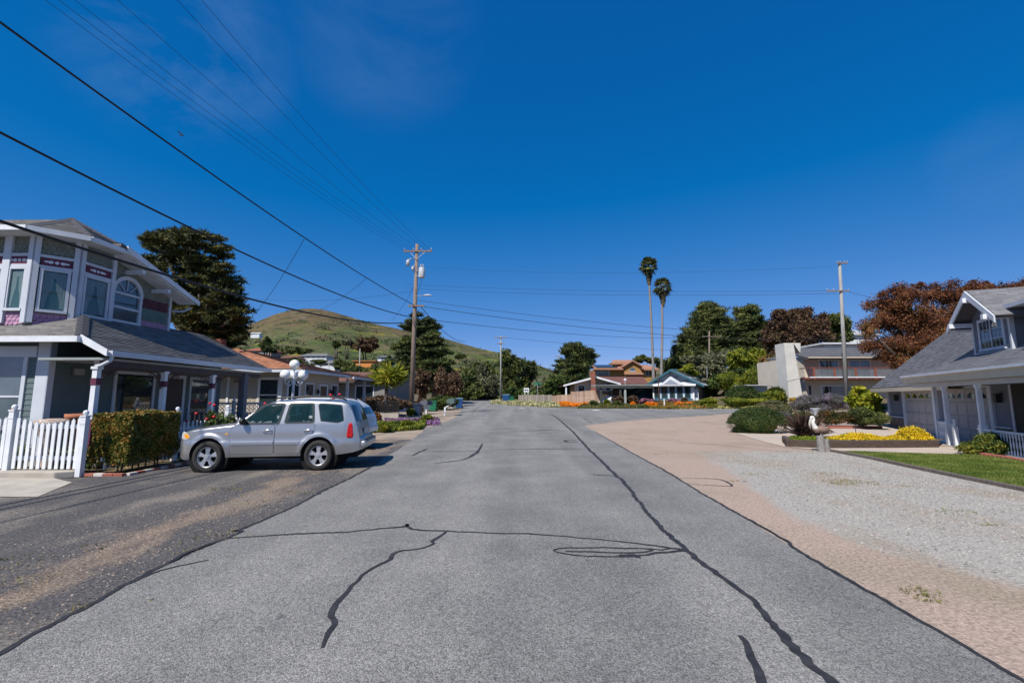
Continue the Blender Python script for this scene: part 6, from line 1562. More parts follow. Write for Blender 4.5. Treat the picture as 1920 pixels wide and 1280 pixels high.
# ================================================================ grey house on the right
grayw = M('blue_grey_siding', (.17, .185, .22), (.15, .165, .20), scale=2, rough=.75)
creamf = M('cream_fascia', (.66, .56, .40), (.60, .51, .37), scale=2, rough=.6)
doorg = M('garage_door_grey', (.36, .35, .35), (.33, .32, .32), scale=2, rough=.6)
gr2 = M('right_grey_shingle', (.11, .11, .12), (.21, .21, .225), scale=2, rough=.95, island=True, lo=.15, hi=.85, bump=.3)
stone = M('ledge_stone', (.22, .20, .18), (.12, .10, .095), scale=7, rough=.9, island=True, bump=.4)
ang = R(-112); org = Vector((19.9, 24.0, -.1))
rhs = thing('grey_house', 'blue-grey house with two garage doors, steep shingle roof and gabled dormer on the right', 'house', org, ang)
def G_(mb, nm, mat, par=None, **k): return mb.build(nm, mat, par or rhs, **k)
# local frame: x along the front (towards the camera), y into the house, front wall at y=0 facing -y
fG = fr((0, 0, 0), (1, 0, 0)); I4 = Matrix.Identity(4)
EZ = 2.32; SL = .85
def rz_(y): return EZ+(y+.6)*SL
G_(MB().box(-2.4, 16, 0, 9, -.5, EZ-.02).prism([(-2.4, 0, EZ-.02), (-2.4, 4.5, rz_(4.2)), (-2.4, 9, EZ-.02)], (18.4, 0, 0)), 'wall', grayw)
siding('siding', fG, -2.4, -.1, .75, EZ, .14, grayw, rhs, world=False); siding('siding', fG, 3.25, 4.35, .75, EZ, .14, grayw, rhs, world=False)
siding('siding', fG, 7.75, 8.8, .75, 2.6, .14, grayw, rhs, world=False); siding('siding', fG, 10.2, 16, .75, 2.6, .14, grayw, rhs, world=False)
fE = fr((-2.4, 9, 0), (0, -1, 0)); siding('siding', fE, 0, 9, .2, 5.6, .16, grayw, rhs, world=False, top=lambda a: rz_(4.2-abs(a-4.5))-.15)
def garage(a0):
    d = G_(MB().box(a0-.10, a0, -.07, -.004, 0, 2.16).box(a0+3.1, a0+3.2, -.07, -.004, 0, 2.16).box(a0-.10, a0+3.2, -.075, -.004, 2.16, 2.28), 'garage_door', trimw)
    src = None
    for r in range(4):
        for c in range(4):
            x0 = a0+.03+c*.765; z0 = .02+r*.535
            if src is None:
                mb = MB(); mb.box(0, .745, -.03, -.004, 0, .515); mb.box(.07, .675, -.042, -.029, .07, .445); src = mb.build('panel', doorg, d); o = src
            else: o = reuse('panel', src, d)
            o.location = (x0, 0, z0)
            if r == 3:
                ps = [(x0+.1, -.046, z0+.14), (x0+.645, -.046, z0+.14)]
                arcs = [(x0+.1+.545*i/8, -.046, z0+.14+.22*math.sin(math.pi*(.15+.35*(1 if c in (0, 3) else 2)*0+.7*i/8))) for i in range(9)]
                MB().add([ps[0]]+arcs+[ps[1]], [tuple(range(11))]).build('window_light', glass, d)
    return d
garage(0.0); garage(4.5)
# white posts, stone bases
for (x0, x1) in ((-.28, -.1), (3.2, 3.34), (4.2, 4.38), (7.74, 7.88), (-2.42, -2.3)):
    G_(MB().box(x0, x1, -.09, -.002, .0 if x0 > -2 else .75, 2.3), 'corner_board', trimw)
def stonework(x0, x1, z1, y=-.0):
    r = 0; z = 0.0; src = []
    while z < z1-.02:
        h = rnd.choice((.06, .08, .10)); x = x0-(rnd.random()*.1)
        while x < x1:
            w_ = rnd.uniform(.12, .34); a_, b_ = max(x, x0), min(x+w_-.008, x1)
            if b_-a_ > .03: MB().box(a_, b_, y-.05-rnd.random()*.035, y-.002, z, min(z+h-.008, z1)).build('stone', stone, rhs)
            x += w_
        z += h
stonework(-2.42, -.3, .74); stonework(3.36, 4.18, .74); stonework(7.9, 8.8, .74)
G_(MB().box(-2.45, -.29, -.11, 0, .74, .79).box(3.35, 4.19, -.11, 0, .74, .79).box(7.89, 8.85, -.11, 0, .74, .79), 'ledge', trimw)
# entry door, recess
en = G_(MB().box(8.95, 9.05, -.08, -.004, .1, 2.35).box(10.05, 10.15, -.08, -.004, .1, 2.35).box(8.95, 10.15, -.085, -.004, 2.35, 2.47), 'entry_door', trimw)
MB().box(9.05, 10.05, -.05, -.01, .1, 2.35).build('door_leaf', M('dark_entry_door', (.012, .015, .014), (.016, .018, .018), rough=.7), en)
window(rhs, fG, 11.3, .9, 1.6, 1.2, frame=.09, fmat=trimw, world=False)
for x in (-1.0, 8.35):
    G_(MB().box(x-.08, x+.08, -.2, -.05, 1.62, 1.9).box(x-.03, x+.03, -.05, 0, 1.75, 1.8).prism([(x-.1, -.22, 1.9), (x+.1, -.22, 1.9), (x+.1, -.02, 1.9), (x-.1, -.02, 1.9)], (0, 0, .04)), 'wall_lantern', M('black_iron', (1, 1, 1)))
G_(MB().box(6.9, 7.5, -.1, -.085, 2.3, 2.48), 'name_board', M('dark_wood_sign', (.09, .05, .02), rough=.7))
# main roof
mb = MB(); slab(mb, [(-3.0, -.6, EZ), (16, -.6, EZ), (16, 4.5, rz_(4.5)), (-3.0, 4.5, rz_(4.5))], .14); slab(mb, [(-3.0, 9.6, EZ), (16, 9.6, EZ), (16, 4.5, rz_(4.5)), (-3.0, 4.5, rz_(4.5))], .14)
mr_ = G_(mb, 'roof', M('roof_underside', (1, 1, 1)))
shingles('shingles', (-3.02, -.62, EZ+.01), (16, -.62, EZ+.01), (16, 4.5, rz_(4.5)+.01), (-3.02, 4.5, rz_(4.5)+.01), gr2, mr_, course=.14, tab=.32, world=False)
shingles('shingles', (-3.02, 9.62, EZ+.01), (16, 9.62, EZ+.01), (16, 4.5, rz_(4.5)+.01), (-3.02, 4.5, rz_(4.5)+.01), gr2, mr_, course=.3, tab=.6, world=False)
G_(MB().box(-3.0, 6.0, -.66, -.60, EZ-.22, EZ-.02), 'fascia', creamf); G_(MB().box(-3.0, 6.0, -.60, -.02, EZ-.2, EZ-.16), 'soffit', creamf)
G_(MB().prism([(-3.0, -.6, EZ-.02), (-3.0, 4.5, rz_(4.5)-.02), (-3.0, 4.5, rz_(4.5)-.2), (-3.0, -.6, EZ-.2)], (-.04, 0, 0)), 'rake_board', trimw)
# porch roof, shallower
PZ = 2.66; y0p, y1p = -1.75, .75; z1p = rz_(y1p)+.05; x0p = 5.6
mb = MB(); slab(mb, [(x0p, y0p, PZ), (16, y0p, PZ), (16, y1p, z1p), (x0p, y1p, z1p)], .1); mb.prism([(x0p, y0p, PZ-.1), (x0p, y1p, z1p-.1), (x0p, -.55, EZ+.04)], (.08, 0, 0))
pr_ = G_(mb, 'porch_roof', M('roof_underside', (1, 1, 1)))
shingles('shingles', (x0p-.02, y0p-.02, PZ+.01), (16, y0p-.02, PZ+.01), (16, y1p, z1p+.01), (x0p-.02, y1p, z1p+.01), gr2, pr_, course=.14, tab=.32, world=False)
G_(MB().box(x0p-.02, 16, y0p-.10, y0p-.02, PZ-.30, PZ-.0), 'fascia', creamf); G_(MB().box(x0p-.02, 16, y0p-.16, y0p-.10, PZ-.05, PZ+.03), 'drip_edge', white)
G_(MB().prism([(x0p, y0p, PZ-.3), (x0p, y0p, PZ-.1), (x0p, -.62, EZ+.3), (x0p, -.62, EZ-.1)], (.05, 0, 0)), 'soffit_end', creamf)
G_(MB().box(x0p+.1, 16, -1.60, -1.46, 2.2, 2.36).box(x0p+.1, 16, y0p+.02, -.05, 2.50, 2.54), 'porch_beam', trimw)
G_(MB().box(8.3, 16, -1.7, -.0, -.2, .12), 'porch_floor', conc)
def porch_post(x, h0=0.0):
    mb = MB(); mb.box(x-.06, x+.06, -1.59, -1.47, h0, 2.2); mb.box(x-.085, x+.085, -1.615, -1.445, h0, h0+.95); mb.box(x-.08, x+.08, -1.61, -1.45, 2.1, 2.2)
    for s in (-1, 1): mb.prism([(x+s*.05, -1.55, 2.2), (x+s*.20, -1.55, 2.2), (x+s*.05, -1.55, 2.02)], (0, .04, 0))
    G_(mb, 'porch_post', white)
for x in (8.35, 10.6, 13.4): porch_post(x)
# railing with newel at the near end of the first bay
def rail(x0, x1, y, h=.82, turned=True):
    t = G_(MB().box(x0, x1, y-.03, y+.03, h-.05, h+.01).box(x0, x1, y-.025, y+.025, .12, .17), 'railing', white)
    n = int((x1-x0)/.14); src = None
    for i in range(n):
        x = lerp(x0, x1, (i+.5)/n)
        if src is None: src = MB().lathe([(.022, .17), (.022, .27), (.012, .32), (.024, .45), (.013, .6), (.022, .68), (.022, h-.05)], (0, 0, 0), 7).build('baluster', white, t, smooth=True); o = src
        else: o = reuse('baluster', src, t)
        o.location = (x, y, 0)
rail(10.3, 13.3, -1.53); rail(8.45, 10.1, -1.53) if False else None
# stairs rail at the front: separate run toward the lawn
def newel(x, y, h=1.0):
    mb = MB(Matrix.Translation((x, y, 0))); mb.box(-.06, .06, -.06, .06, -.1, h-.2); mb.lathe([(.05, h-.2), (.03, h-.15), (.055, h-.1), (.03, h-.04), (.06, h), (.05, h+.05), (0, h+.08)], (0, 0, 0), 10); mb.box(-.08, .08, -.08, .08, -.1, .1)
    G_(mb, 'newel_post', white, smooth=False)
lm_ = rhs.matrix_basis
inv = ROOTM[rhs.name].inverted()
nA = inv @ gp(1795, 838); nB = inv @ gp(1762, 826)
newel(nA.x, nA.y); pB = MB(); pB.box(nB.x-.06, nB.x+.06, nB.y-.06, nB.y+.06, -.1, 2.5); G_(pB, 'porch_post', white)
dn = (nB-nA); L_ = math.hypot(dn.x, dn.y); t_ang = math.atan2(dn.y, dn.x)
mR = Matrix.Translation((nA.x, nA.y, 0)) @ Matrix.Rotation(t_ang, 4, 'Z')
rlg = G_(MB(mR).box(.05, L_, -.03, .03, .80, .87).box(.05, L_, -.025, .025, .10, .15), 'railing', white)
for i in range(int(L_/.15)): MB(mR).lathe([(.024, .15), (.024, .25), (.014, .32), (.026, .45), (.014, .6), (.024, .7), (.024, .8)], (.12+i*.15, 0, 0), 7).build('baluster', white, rlg, smooth=True)
# dormer
def dormer(xc, w, ys, zb0, hw_, label=None, arch=True, big=False):
    x0, x1 = xc-w/2, xc+w/2; ze = zb0+hw_; pk = ze+w/2*.72; yb = lambda z: (z-EZ)/SL-.6
    d = G_(MB().prism([(x0, ys, zb0-.3), (x1, ys, zb0-.3), (x1, ys, ze+.15), (xc, ys, pk+.15), (x0, ys, ze+.15)], (0, yb(pk)-ys, 0)), 'dormer', grayw)
    siding('siding', fr((x0, ys, 0), (1, 0, 0)), 0, w, zb0, pk+.1, .12, grayw, d, world=False, top=lambda a: ze+.15+(w/2-abs(a-w/2))*.72)
    siding('siding', fr((x0, yb(ze), 0), (0, -1, 0)), 0, yb(ze)-ys, zb0, ze, .12, grayw, d, world=False)
    MB().box(x0-.02, x0+.09, ys-.035, ys+.1, zb0, ze).box(x1-.09, x1+.02, ys-.035, ys+.1, zb0, ze).box(x0, x1, ys-.04, ys-.004, zb0, zb0+.14).build('corner_board', trimw, d)
    f2 = fr((x0, ys, 0), (1, 0, 0)); wn = window(d, f2, .55, zb0+.28, w-1.0, 1.05, frame=.11, fmat=trimw, mull=(.5,), world=False, muntin=(6, 3))
    n = 10; ra = .40; mb = MB(f2); ax = .55+(w-1.0)/2+.0; az_ = zb0+.28+1.05+.11
    for i in range(n):
        t0, t1 = math.pi*i/n, math.pi*(i+1)/n; q = [(ax+math.cos(t)*r, az_+math.sin(t)*r) for t, r in ((t0, ra), (t1, ra), (t1, ra+.10), (t0, ra+.10))]; mb.prism([(x, .01, z) for x, z in q], (0, .05, 0))
    for t in (60, 120): mb.beam((ax, .03, az_), (ax+math.cos(R(t))*ra, .03, az_+math.sin(R(t))*ra), .015, .015, up=(0, 1, 0))
    aw_ = mb.build('arched_window', trimw, d); MB(f2).add([(ax+math.cos(math.pi*i/n)*ra, .018, az_+math.sin(math.pi*i/n)*ra) for i in range(n+1)], [tuple(range(n+1))]).build('pane', glass, aw_)
    oh = .6; oe = .5; yf_ = ys-oh; zr1 = pk+.24; s_ = .72
    A = (xc, yf_, zr1); Lp = (x0-oe, yf_, zr1-(w/2+oe)*s_); Rp = (x1+oe, yf_, zr1-(w/2+oe)*s_)
    yr = yb(zr1)+.2; yl = yb(Lp[2])
    mb = MB(); slab(mb, [Lp, A, (xc, yr, zr1), (x0-oe, yl, Lp[2])], .10); slab(mb, [A, Rp, (x1+oe, yl, Rp[2]), (xc, yr, zr1)], .10)
    dr_ = mb.build('dormer_roof', M('roof_underside', (1, 1, 1)), d)
    up_ = Vector((0, 0, .012))
    shingles('shingles', Vector((x0-oe, yl, Lp[2]))+up_, Vector(Lp)+up_, Vector(A)+up_, Vector((xc, yr, zr1))+up_, gr2, dr_, course=.13, tab=.3, world=False)
    shingles('shingles', Vector(Rp)+up_, Vector((x1+oe, yl, Rp[2]))+up_, Vector((xc, yr, zr1))+up_, Vector(A)+up_, gr2, dr_, course=.13, tab=.3, world=False)
    mb = MB()
    for Pq_ in (Lp, Rp): mb.prism([(A[0], yf_-.005, A[2]), (Pq_[0], yf_-.005, Pq_[2]), (Pq_[0], yf_-.005, Pq_[2]-.24), (A[0], yf_-.005, A[2]-.28)], (0, -.05, 0))
    mb.build('rake_board', trimw, d)
    mb = MB()
    for (bx, bz) in ((xc, zr1-.38), (xc-(w/2+oe)*.72, zr1-(w/2+oe)*.72*s_-.32), (xc+(w/2+oe)*.72, zr1-(w/2+oe)*.72*s_-.32)): MB().box(bx-.085, bx+.085, yf_-.16, ys, bz-.09, bz+.09).build('beam_end', white, d)
    pass
    MB().prism([(Lp[0]+.04, yf_+.02, Lp[2]-.12), (x0, yf_+.02, Lp[2]-.12), (x0, yl-.1, Lp[2]-.12), (Lp[0]+.04, yl-.1, Lp[2]-.12)], (0, 0, -.05)).build('soffit', trimw, d)
dormer(6.5, 2.5, .75, 3.42, 1.40)
dormer(11.9, 2.5, .75, 3.45, 1.42)
# nearer wing between dormers: white block catching the sun at the frame edge
G_(MB().box(7.62, 10.62, 1.15, 4.0, 3.4, 5.0), 'dormer_link', grayw)
window(rhs, fr((7.7, 1.15, 0), (1, 0, 0)), .55, 3.95, 1.6, .8, frame=.14, fmat=trimw, world=False)
G_(MB().box(7.62, 10.62, .6, 1.15, 4.98, 5.12), 'eave', trimw)
# ================================================================ garden of the grey house
bed_t = M('dark_timber', (.085, .06, .045), (.05, .035, .03), scale=5, rough=.9, stretch=(1, 1, 6), bump=.4)
rbed = thing('raised_bed', 'raised planting bed edged with dark timber sleepers beside the lawn', 'planter', gp(1560, 838))
bp = [gp(1471, 829), gp(1480, 838), gp(1545, 840.5), gp(1660, 840), gp(1758, 839)]
bp = [Vector((q.x, q.y, q.z)) for q in bp]
for i in range(len(bp)-1):
    a_, b_ = bp[i].copy(), bp[i+1].copy(); n_ = max(1, int((b_-a_).length/2.2))
    for k in range(n_):
        s_, e_ = a_.lerp(b_, k/n_), a_.lerp(b_, (k+1)/n_); d = (e_-s_).normalized()*.006; s_.z = e_.z = .12
        MB().beam(s_+d, e_-d, .16, .26).build('timber', bed_t, rbed, world=True, bevel=.015)
soil = M('bed_soil', (.06, .045, .03), (.09, .07, .05), scale=5, rough=1)
sh_ = [(q.x, q.y) for q in bp]+[(gp(1758, 832).x+.3, gp(1758, 832).y), (gp(1600, 828).x, gp(1600, 828).y), (gp(1490, 824).x, gp(1490, 824).y)]
MB().add([(x, y, .19) for x, y in sh_], [tuple(range(len(sh_)))]).build('soil', soil, rbed, world=True)
yel = LEAF('yellow_ground_flower', (.16, .20, .02), (.55, .42, .02), (.80, .56, .02), scale=2.5, trans=.25, p1=.1, p2=.6, cl=.35)
lime = LEAF('lime_ground_cover', (.08, .13, .015), (.17, .24, .02), (.28, .32, .04), scale=4, trans=.25)
def strip_plants(name, label, pts_px, leaf, n, hgt_, wid, ll, lw, base=.19, cat='plant', kind=None, spread=.8, up=.4):
    P0 = [gp(*q) for q in pts_px]; t = thing(name, label, cat, (P0[0].x, P0[0].y, base)) if kind is None else None
    pts = []; D = []
    for _ in range(n):
        i = rnd.randrange(len(P0)-1); p = P0[i].lerp(P0[i+1], rnd.random()); a_ = rnd.random()*6.28; r = wid*math.sqrt(rnd.random())
        h = hgt_*(1-(r/wid)**2)*(.75+.35*math.sin(p.x*3.1+p.y*2.3))*rnd.uniform(.75, 1.05); pts.append((p.x+math.cos(a_)*r, p.y+math.sin(a_)*r+wid*.5, base+max(h, .02)*rnd.uniform(.6, 1))); D.append((math.cos(a_)*r/wid, math.sin(a_)*r/wid, .9))
    return tag(leaves('foliage' if kind is None else name, leaf, t, np.array(pts), unit(np.array(D)), ll, lw, spread=spread, up=up, world=True), kind=kind)
strip_plants('yellow_flowers', 'long low mound of golden-yellow flowers in the timber-edged bed', [(1572, 834), (1640, 834), (1690, 834)], yel, 9000, .26, .34, .05, .03)
strip_plants('yellow_flowers', 'taller yellow-green flower mound at the railing end of the timber-edged bed', [(1705, 834), (1738, 834)], yel, 5000, .46, .40, .05, .03)
strip_plants('ground_cover', 'patch of lime-green ground cover below the spiky plant', [(1490, 834), (1530, 835), (1545, 836)], lime, 3500, .13, .3, .04, .025)
# spiky flax
flx = LEAF('flax_leaf', (.025, .02, .016), (.07, .04, .03), (.16, .09, .06), scale=2, trans=.15)
fp_ = gp(1532, 832); t = thing('flax_plant', 'spiky bronze flax plant directly behind the pelican statue', 'plant', (fp_.x+.1, fp_.y+.8, .19))
PP = []; DD = []
for i in range(260):
    az = rnd.random()*6.283; el = rnd.uniform(.15, 1.45); d = Vector((math.cos(az)*math.cos(el), math.sin(az)*math.cos(el), math.sin(el))); L1 = rnd.uniform(.7, 1.15); PP.append(d*L1*.5+Vector((rnd.uniform(-.15, .15), rnd.uniform(-.15, .15), .05))); DD.append(d)
Pn = np.array([tuple(p) for p in PP]); Dn = np.array([tuple(d) for d in DD]); o = leaves('blades', flx, t, Pn, Dn, 1.0, .055, spread=.02, world=False, var=.15)
# pelican statue on posts
pelp = gp(1543, 847); sI = pelp.y/F
ps = thing('piling_posts', 'two weathered grey timber pilings under the pelican statue', 'post', (pelp.x, pelp.y, 0))
pil = M('weathered_piling', (.30, .28, .26), (.17, .15, .15), scale=9, rough=.95, stretch=(5, 5, .7), bump=.7)
hp = at(1540, 816, pelp.y).z; hs_ = at(1550, 823, pelp.y).z
MB().tube([(-.04, 0, -.05), (-.05, 0, hp)], [.12, .10], 12).build('post', pil, ps, smooth=False, angle=40); MB().tube([(.16, .02, -.05), (.13, .02, hs_)], [.09, .075], 12).build('post', pil, ps, angle=40)
pe_ = thing('pelican_statue', 'white and brown pelican statue perched on the weathered pilings', 'statue', (pelp.x, pelp.y, hp))
px1 = sI
def L2(px, py): q = at(px, py, pelp.y); return (q.x-pelp.x, 0, q.z-hp)
wb = M('pelican_brown', (.24, .16, .12), (.16, .10, .08), scale=14, rough=.7); wwt = M('pelican_white', (.72, .70, .66), (.6, .58, .55), scale=8, rough=.6)
b0x = L2(1540, 805); MB().ball(b0x, (.27, .13, .12), 16, 10).prism([(b0x[0]+.1, -.05, b0x[2]-.02), (b0x[0]+.36, -.03, b0x[2]-.08), (b0x[0]+.36, .03, b0x[2]-.08), (b0x[0]+.1, .05, b0x[2]+.08)], (0, 0, .03)).build('body', wb, pe_, smooth=True)
nk_ = [L2(1533, 806), L2(1527, 800), L2(1524, 791), L2(1525, 784)]
MB().tube(nk_, [.11, .075, .05, .055], 10).ball(L2(1523, 783), (.075, .06, .062), 12, 8).build('head', wwt, pe_, smooth=True)
MB().tube([L2(1520, 785), L2(1518, 795), L2(1520, 805)], [.035, .035, .008], 8).build('bill', M('bill_grey', (.45, .42, .36), rough=.5), pe_, smooth=True)
MB().ball((L2(1521, 782)[0], -.058, L2(1521, 782)[2]), .012, 6, 4).build('eye', ir, pe_)
MB().tube([(b0x[0]-.04, -.03, b0x[2]-.1), (b0x[0]-.05, -.03, .0)], .018, 5).tube([(b0x[0]+.04, .03, b0x[2]-.1), (b0x[0]+.03, .03, .0)], .018, 5).build('leg', M('bill_grey', (1, 1, 1)), pe_)
# small post light, black pipe by the bed
q = gp(1606, 826); t = thing('path_light', 'thin dark path light stake in the yellow flowers', 'light', (q.x, q.y, 0)); MB().tube([(0, 0, 0), (0, 0, .5)], .012, 6).build('stake', ir, t); MB().lathe([(.0, .52), (.05, .5), (.06, .48), (0, .48)], (0, 0, 0), 8).build('cap', ir, t)
# red brick edging by the house, bushes in front
be2 = thing('brick_edging', 'curved red brick edging round the low bush at the right border', 'edging', gp(1840, 850))
ep = [gp(1822, 849), gp(1850, 856), gp(1890, 862), gp(1930, 869), gp(2000, 880)]
tot = 0
for i in range(len(ep)-1):
    a_, b_ = ep[i], ep[i+1]; n_ = max(1, int((b_-a_).length/.115))
    for k in range(n_):
        s_, e_ = a_.lerp(b_, k/n_), a_.lerp(b_, (k+1)/n_); c_m = (s_+e_)/2; d = (b_-a_).normalized(); nrm = Vector((-d.y, d.x, 0))
        if tot == 0: b1 = MB().beam((-.1, 0, .05), (.1, 0, .05), .1, .085).build('brick', brick_m, be2, bevel=.008); o = b1
        else: o = reuse('brick', b1, be2)
        o.location = ROOTM[be2.name].inverted() @ Vector((c_m.x, c_m.y, rnd.uniform(-.008, .008))); o.rotation_euler = (0, 0, math.atan2(nrm.y, nrm.x)+rnd.uniform(-.08, .08)); tot += 1
bushg = LEAF('bush_yellow_tip', (.03, .05, .012), (.08, .12, .02), (.28, .24, .03), scale=3, trans=.2, p1=.2, p2=.85)
q = gp(1885, 856); shrubw('low bush with yellow-tipped leaves inside the red brick edging', (q.x+.1, q.y+.35, 0), (1.0, .6, .62), bushg, 11000, .07, .035, cat='bush', name='low_bush')
q = gp(1840, 846)
# hedge and shrubs beyond the driveway, from near to far
def shrub_px(label, pl_, pr_2, pt, pb, leaf, n, ll=.09, lw=.05, Y=None, name='garden_shrub', cat='shrub', nb=9, group='shrubs in the corner garden', spread=.8, depth=.8, up=0, seed=None, round_=False):
    if Y is None: Y = gp((pl_+pr_2)/2, pb).y+.3
    s = Y/F; cx = at((pl_+pr_2)/2, pb, Y).x; zg = gz(cx, Y); zt = at((pl_+pr_2)/2, pt, Y).z; h = zt-zg; w_ = (pr_2-pl_)*s/2
    t = thing(name, label, cat, (cx, Y, zg), 0, group)
    if round_: cl = [(cx, Y, zg+h*.34, w_*.98, w_*depth, h*.66)]+bumps((cx, Y, zg+h*.36), (w_*.8, w_*depth*.8, h*.5), 6, .5, seed=seed)
    else: cl = bumps((cx, Y, zg+h*.5), (w_*.9, w_*depth, h*.42), nb, .52, seed=seed)
    P, D = blob(cl, n, power=.22 if not round_ else .1, top=.7, jitter=.12 if not round_ else .02); P[:, 2] = np.clip(P[:, 2], zg+.01, None)
    leaves('foliage', leaf, t, P, D, ll, lw, spread=spread, up=up, cores=cl, corescale=.72)
    return t
gdome = LEAF('dome_green', (.012, .026, .006), (.03, .055, .010), (.065, .095, .018), scale=1.6, trans=.05, c4th=(.13, .10, .06), p4=.93)
shrub_px('dense rounded dark green dome bush at the corner of the driveway', 1368, 1474, 762, 812, gdome, 32000, .055, .03, name='dome_bush', cat='bush', round_=True, depth=.75, spread=.85, group=None)
lav = LEAF('lavender_leaf', (.06, .07, .05), (.12, .12, .11), (.20, .16, .22), scale=2, trans=.15)
dryg = LEAF('dry_green', (.05, .06, .025), (.10, .11, .045), (.19, .15, .08), scale=2, trans=.15)
hed2 = LEAF('russet_hedge', (.025, .035, .01), (.07, .065, .02), (.19, .085, .03), scale=2, trans=.15)
shrub_px('grey-green lavender mound right of the dome bush', 1440, 1500, 768, 798, lav, 9000, .09, .02, up=.5)
shrub_px('dark green low shrub behind the flax plant', 1478, 1530, 769, 800, dkg, 9000, .08, .04)
shrub_px('trimmed russet-green hedge behind the pelican, brick-edged', 1530, 1600, 770, 800, hed2, 13000, .08, .045, depth=.4)
shrub_px('second stretch of the russet-green hedge beside the garage', 1590, 1650, 770, 801, hed2, 12000, .08, .045, depth=.4)
be3 = thing('brick_edging', 'straight red brick edging along the foot of the russet hedge', 'edging', gp(1560, 805))
for i in range(34):
    q = gp(1548+i*3.15, 803.5)
    if i == 0: b2 = MB().box(-.05, .05, -.05, .05, 0, .14).build('brick', brick_m, be3); o = b2
    else: o = reuse('brick', b2, be3)
    o.location = ROOTM[be3.name].inverted() @ q
ylw = LEAF('variegated_leaf', (.05, .09, .012), (.20, .24, .02), (.55, .48, .04), scale=1.5, trans=.25, p1=.15, p2=.8)
shrub_px('tall shrub with broad yellow-green leaves by the corner of the grey house', 1588, 1652, 728, 790, ylw, 3600, .26, .17, Y=27.5, name='broad_leaf_shrub', group=None, nb=12, depth=.5)
shrub_px('wide band of grey lavender in front of the beige house, left part', 1490, 1545, 742, 770, lav, 9000, .12, .03, Y=34, up=.6)
shrub_px('wide band of grey lavender in front of the beige house, right part', 1535, 1600, 738, 770, lav, 10000, .12, .03, Y=34, up=.6)
shrub_px('yellowish flowering shrub at the foot of the white chimney', 1476, 1510, 744, 762, LEAF('gold_flower', (.08, .10, .02), (.28, .22, .02), (.55, .32, .03), scale=2), 5000, .10, .05, Y=40)
shrub_px('bright yellow-green feathery shrub across the junction, broad one', 1348, 1430, 744, 770, ylg, 16000, .16, .04, Y=44, up=.7, name='feathery_shrub')
shrub_px('bright yellow-green feathery shrub beside the blue cottage, smaller one', 1305, 1342, 746, 768, ylg, 9000, .16, .04, Y=46, up=.7, name='feathery_shrub')
shrub_px('round olive-green bush behind the feathery shrub', 1362, 1425, 722, 750, gdome, 12000, .14, .06, Y=49, round_=True, name='round_bush')
shrub_px('mixed dry shrub between the lavender and the feathery shrubs', 1425, 1480, 752, 774, dryg, 8000, .1, .04, Y=40)
shrub_px('dark agave cluster below the beige side wall', 1440, 1474, 728, 756, dkg, 5000, .35, .07, Y=45, spread=.3)
shrub_px('green bush against the white shed', 1420, 1446, 735, 762, midg, 5000, .14, .07, Y=46)
# ================================================================ across the junction
def hz(px, py, Y): return at(px, py, Y).z
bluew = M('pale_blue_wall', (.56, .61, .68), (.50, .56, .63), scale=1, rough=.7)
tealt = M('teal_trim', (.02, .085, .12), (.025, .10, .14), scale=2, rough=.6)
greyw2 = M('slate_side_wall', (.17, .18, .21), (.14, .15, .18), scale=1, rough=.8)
Y = 60.0
cg_ = thing('blue_cottage', 'pale blue gabled cottage with teal trim and a bay of windows across the junction', 'house', (hx(1225, Y), Y, gz(hx(1270, Y), Y)))
def C_(mb, nm, mat, par=None, **k): return mb.build(nm, mat, par or cg_, world=True, **k)
zb_ = cg_.location.z; xL, xR, xM = hx(1226, Y), hx(1312, Y), hx(1264, Y); zE = hz(1312, 716, Y); zP = hz(1264, 692, Y)
C_(MB().prism([(xL, Y, zb_-.3), (xR, Y, zb_-.3), (xR, Y, zE), (xM, Y, zP-.2), (xL, Y, zE)], (0, 9, 0)), 'wall', bluew)
fC = fr((xL, Y, 0), (1, 0, 0)); wC = xR-xL
C_(MB().prism([(xL+.01, Y-.03, zE-.9), (xR-.01, Y-.03, zE-.9), (xR, Y-.03, zE), (xM, Y-.03, zP-.25), (xL, Y-.03, zE)], (0, .028, 0)), 'gable_cladding', M('grey_blue_gable', (.25, .29, .35), (.22, .26, .32), scale=1))
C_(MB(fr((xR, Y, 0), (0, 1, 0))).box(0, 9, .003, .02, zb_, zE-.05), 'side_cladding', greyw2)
# bay: five lights with teal uprights
zs0, zs1 = hz(1270, 745, Y), hz(1270, 724, Y)
C_(MB().box(xL-.02, xR-.4, Y-.5, Y-.03, zb_, zs0-.1).box(xL-.02, xR-.4, Y-.5, Y-.03, zs1+.02, zs1+.55), 'bay_wall', bluew)
C_(MB().box(xL+.1, xR-.5, Y-.46, Y-.03, zs0-.1, zs1+.02), 'bay_back', bluew)
px_w = [(1231, 1241), (1247, 1256), (1263, 1270.5), (1277, 1285.5), (1292, 1300)]
for (a_, b_) in px_w:
    x0, x1 = hx(a_, Y-.5), hx(b_, Y-.5); f_ = C_(MB().box(x0-.12, x0, Y-.53, Y-.46, zs0, zs1).box(x1, x1+.12, Y-.53, Y-.46, zs0, zs1).box(x0-.12, x1+.12, Y-.535, Y-.46, zs0-.12, zs0).box(x0-.12, x1+.12, Y-.535, Y-.46, zs1, zs1+.1), 'window', tealt)
    MB().box(x0, x1, Y-.50, Y-.465, zs0, zs1).build('pane', glass, f_, world=True)
C_(MB().box(xL-.02, xR-.4, Y-.55, Y-.5, zs0-.25, zs0-.12), 'sill', tealt)
pr0 = hz(1270, 721, Y); mb = MB(); slab(mb, [(xL-.3, Y-1.3, pr0-.1), (xR-.1, Y-1.3, pr0-.1), (xR-.1, Y, pr0+.45), (xL-.3, Y, pr0+.45)], .1)
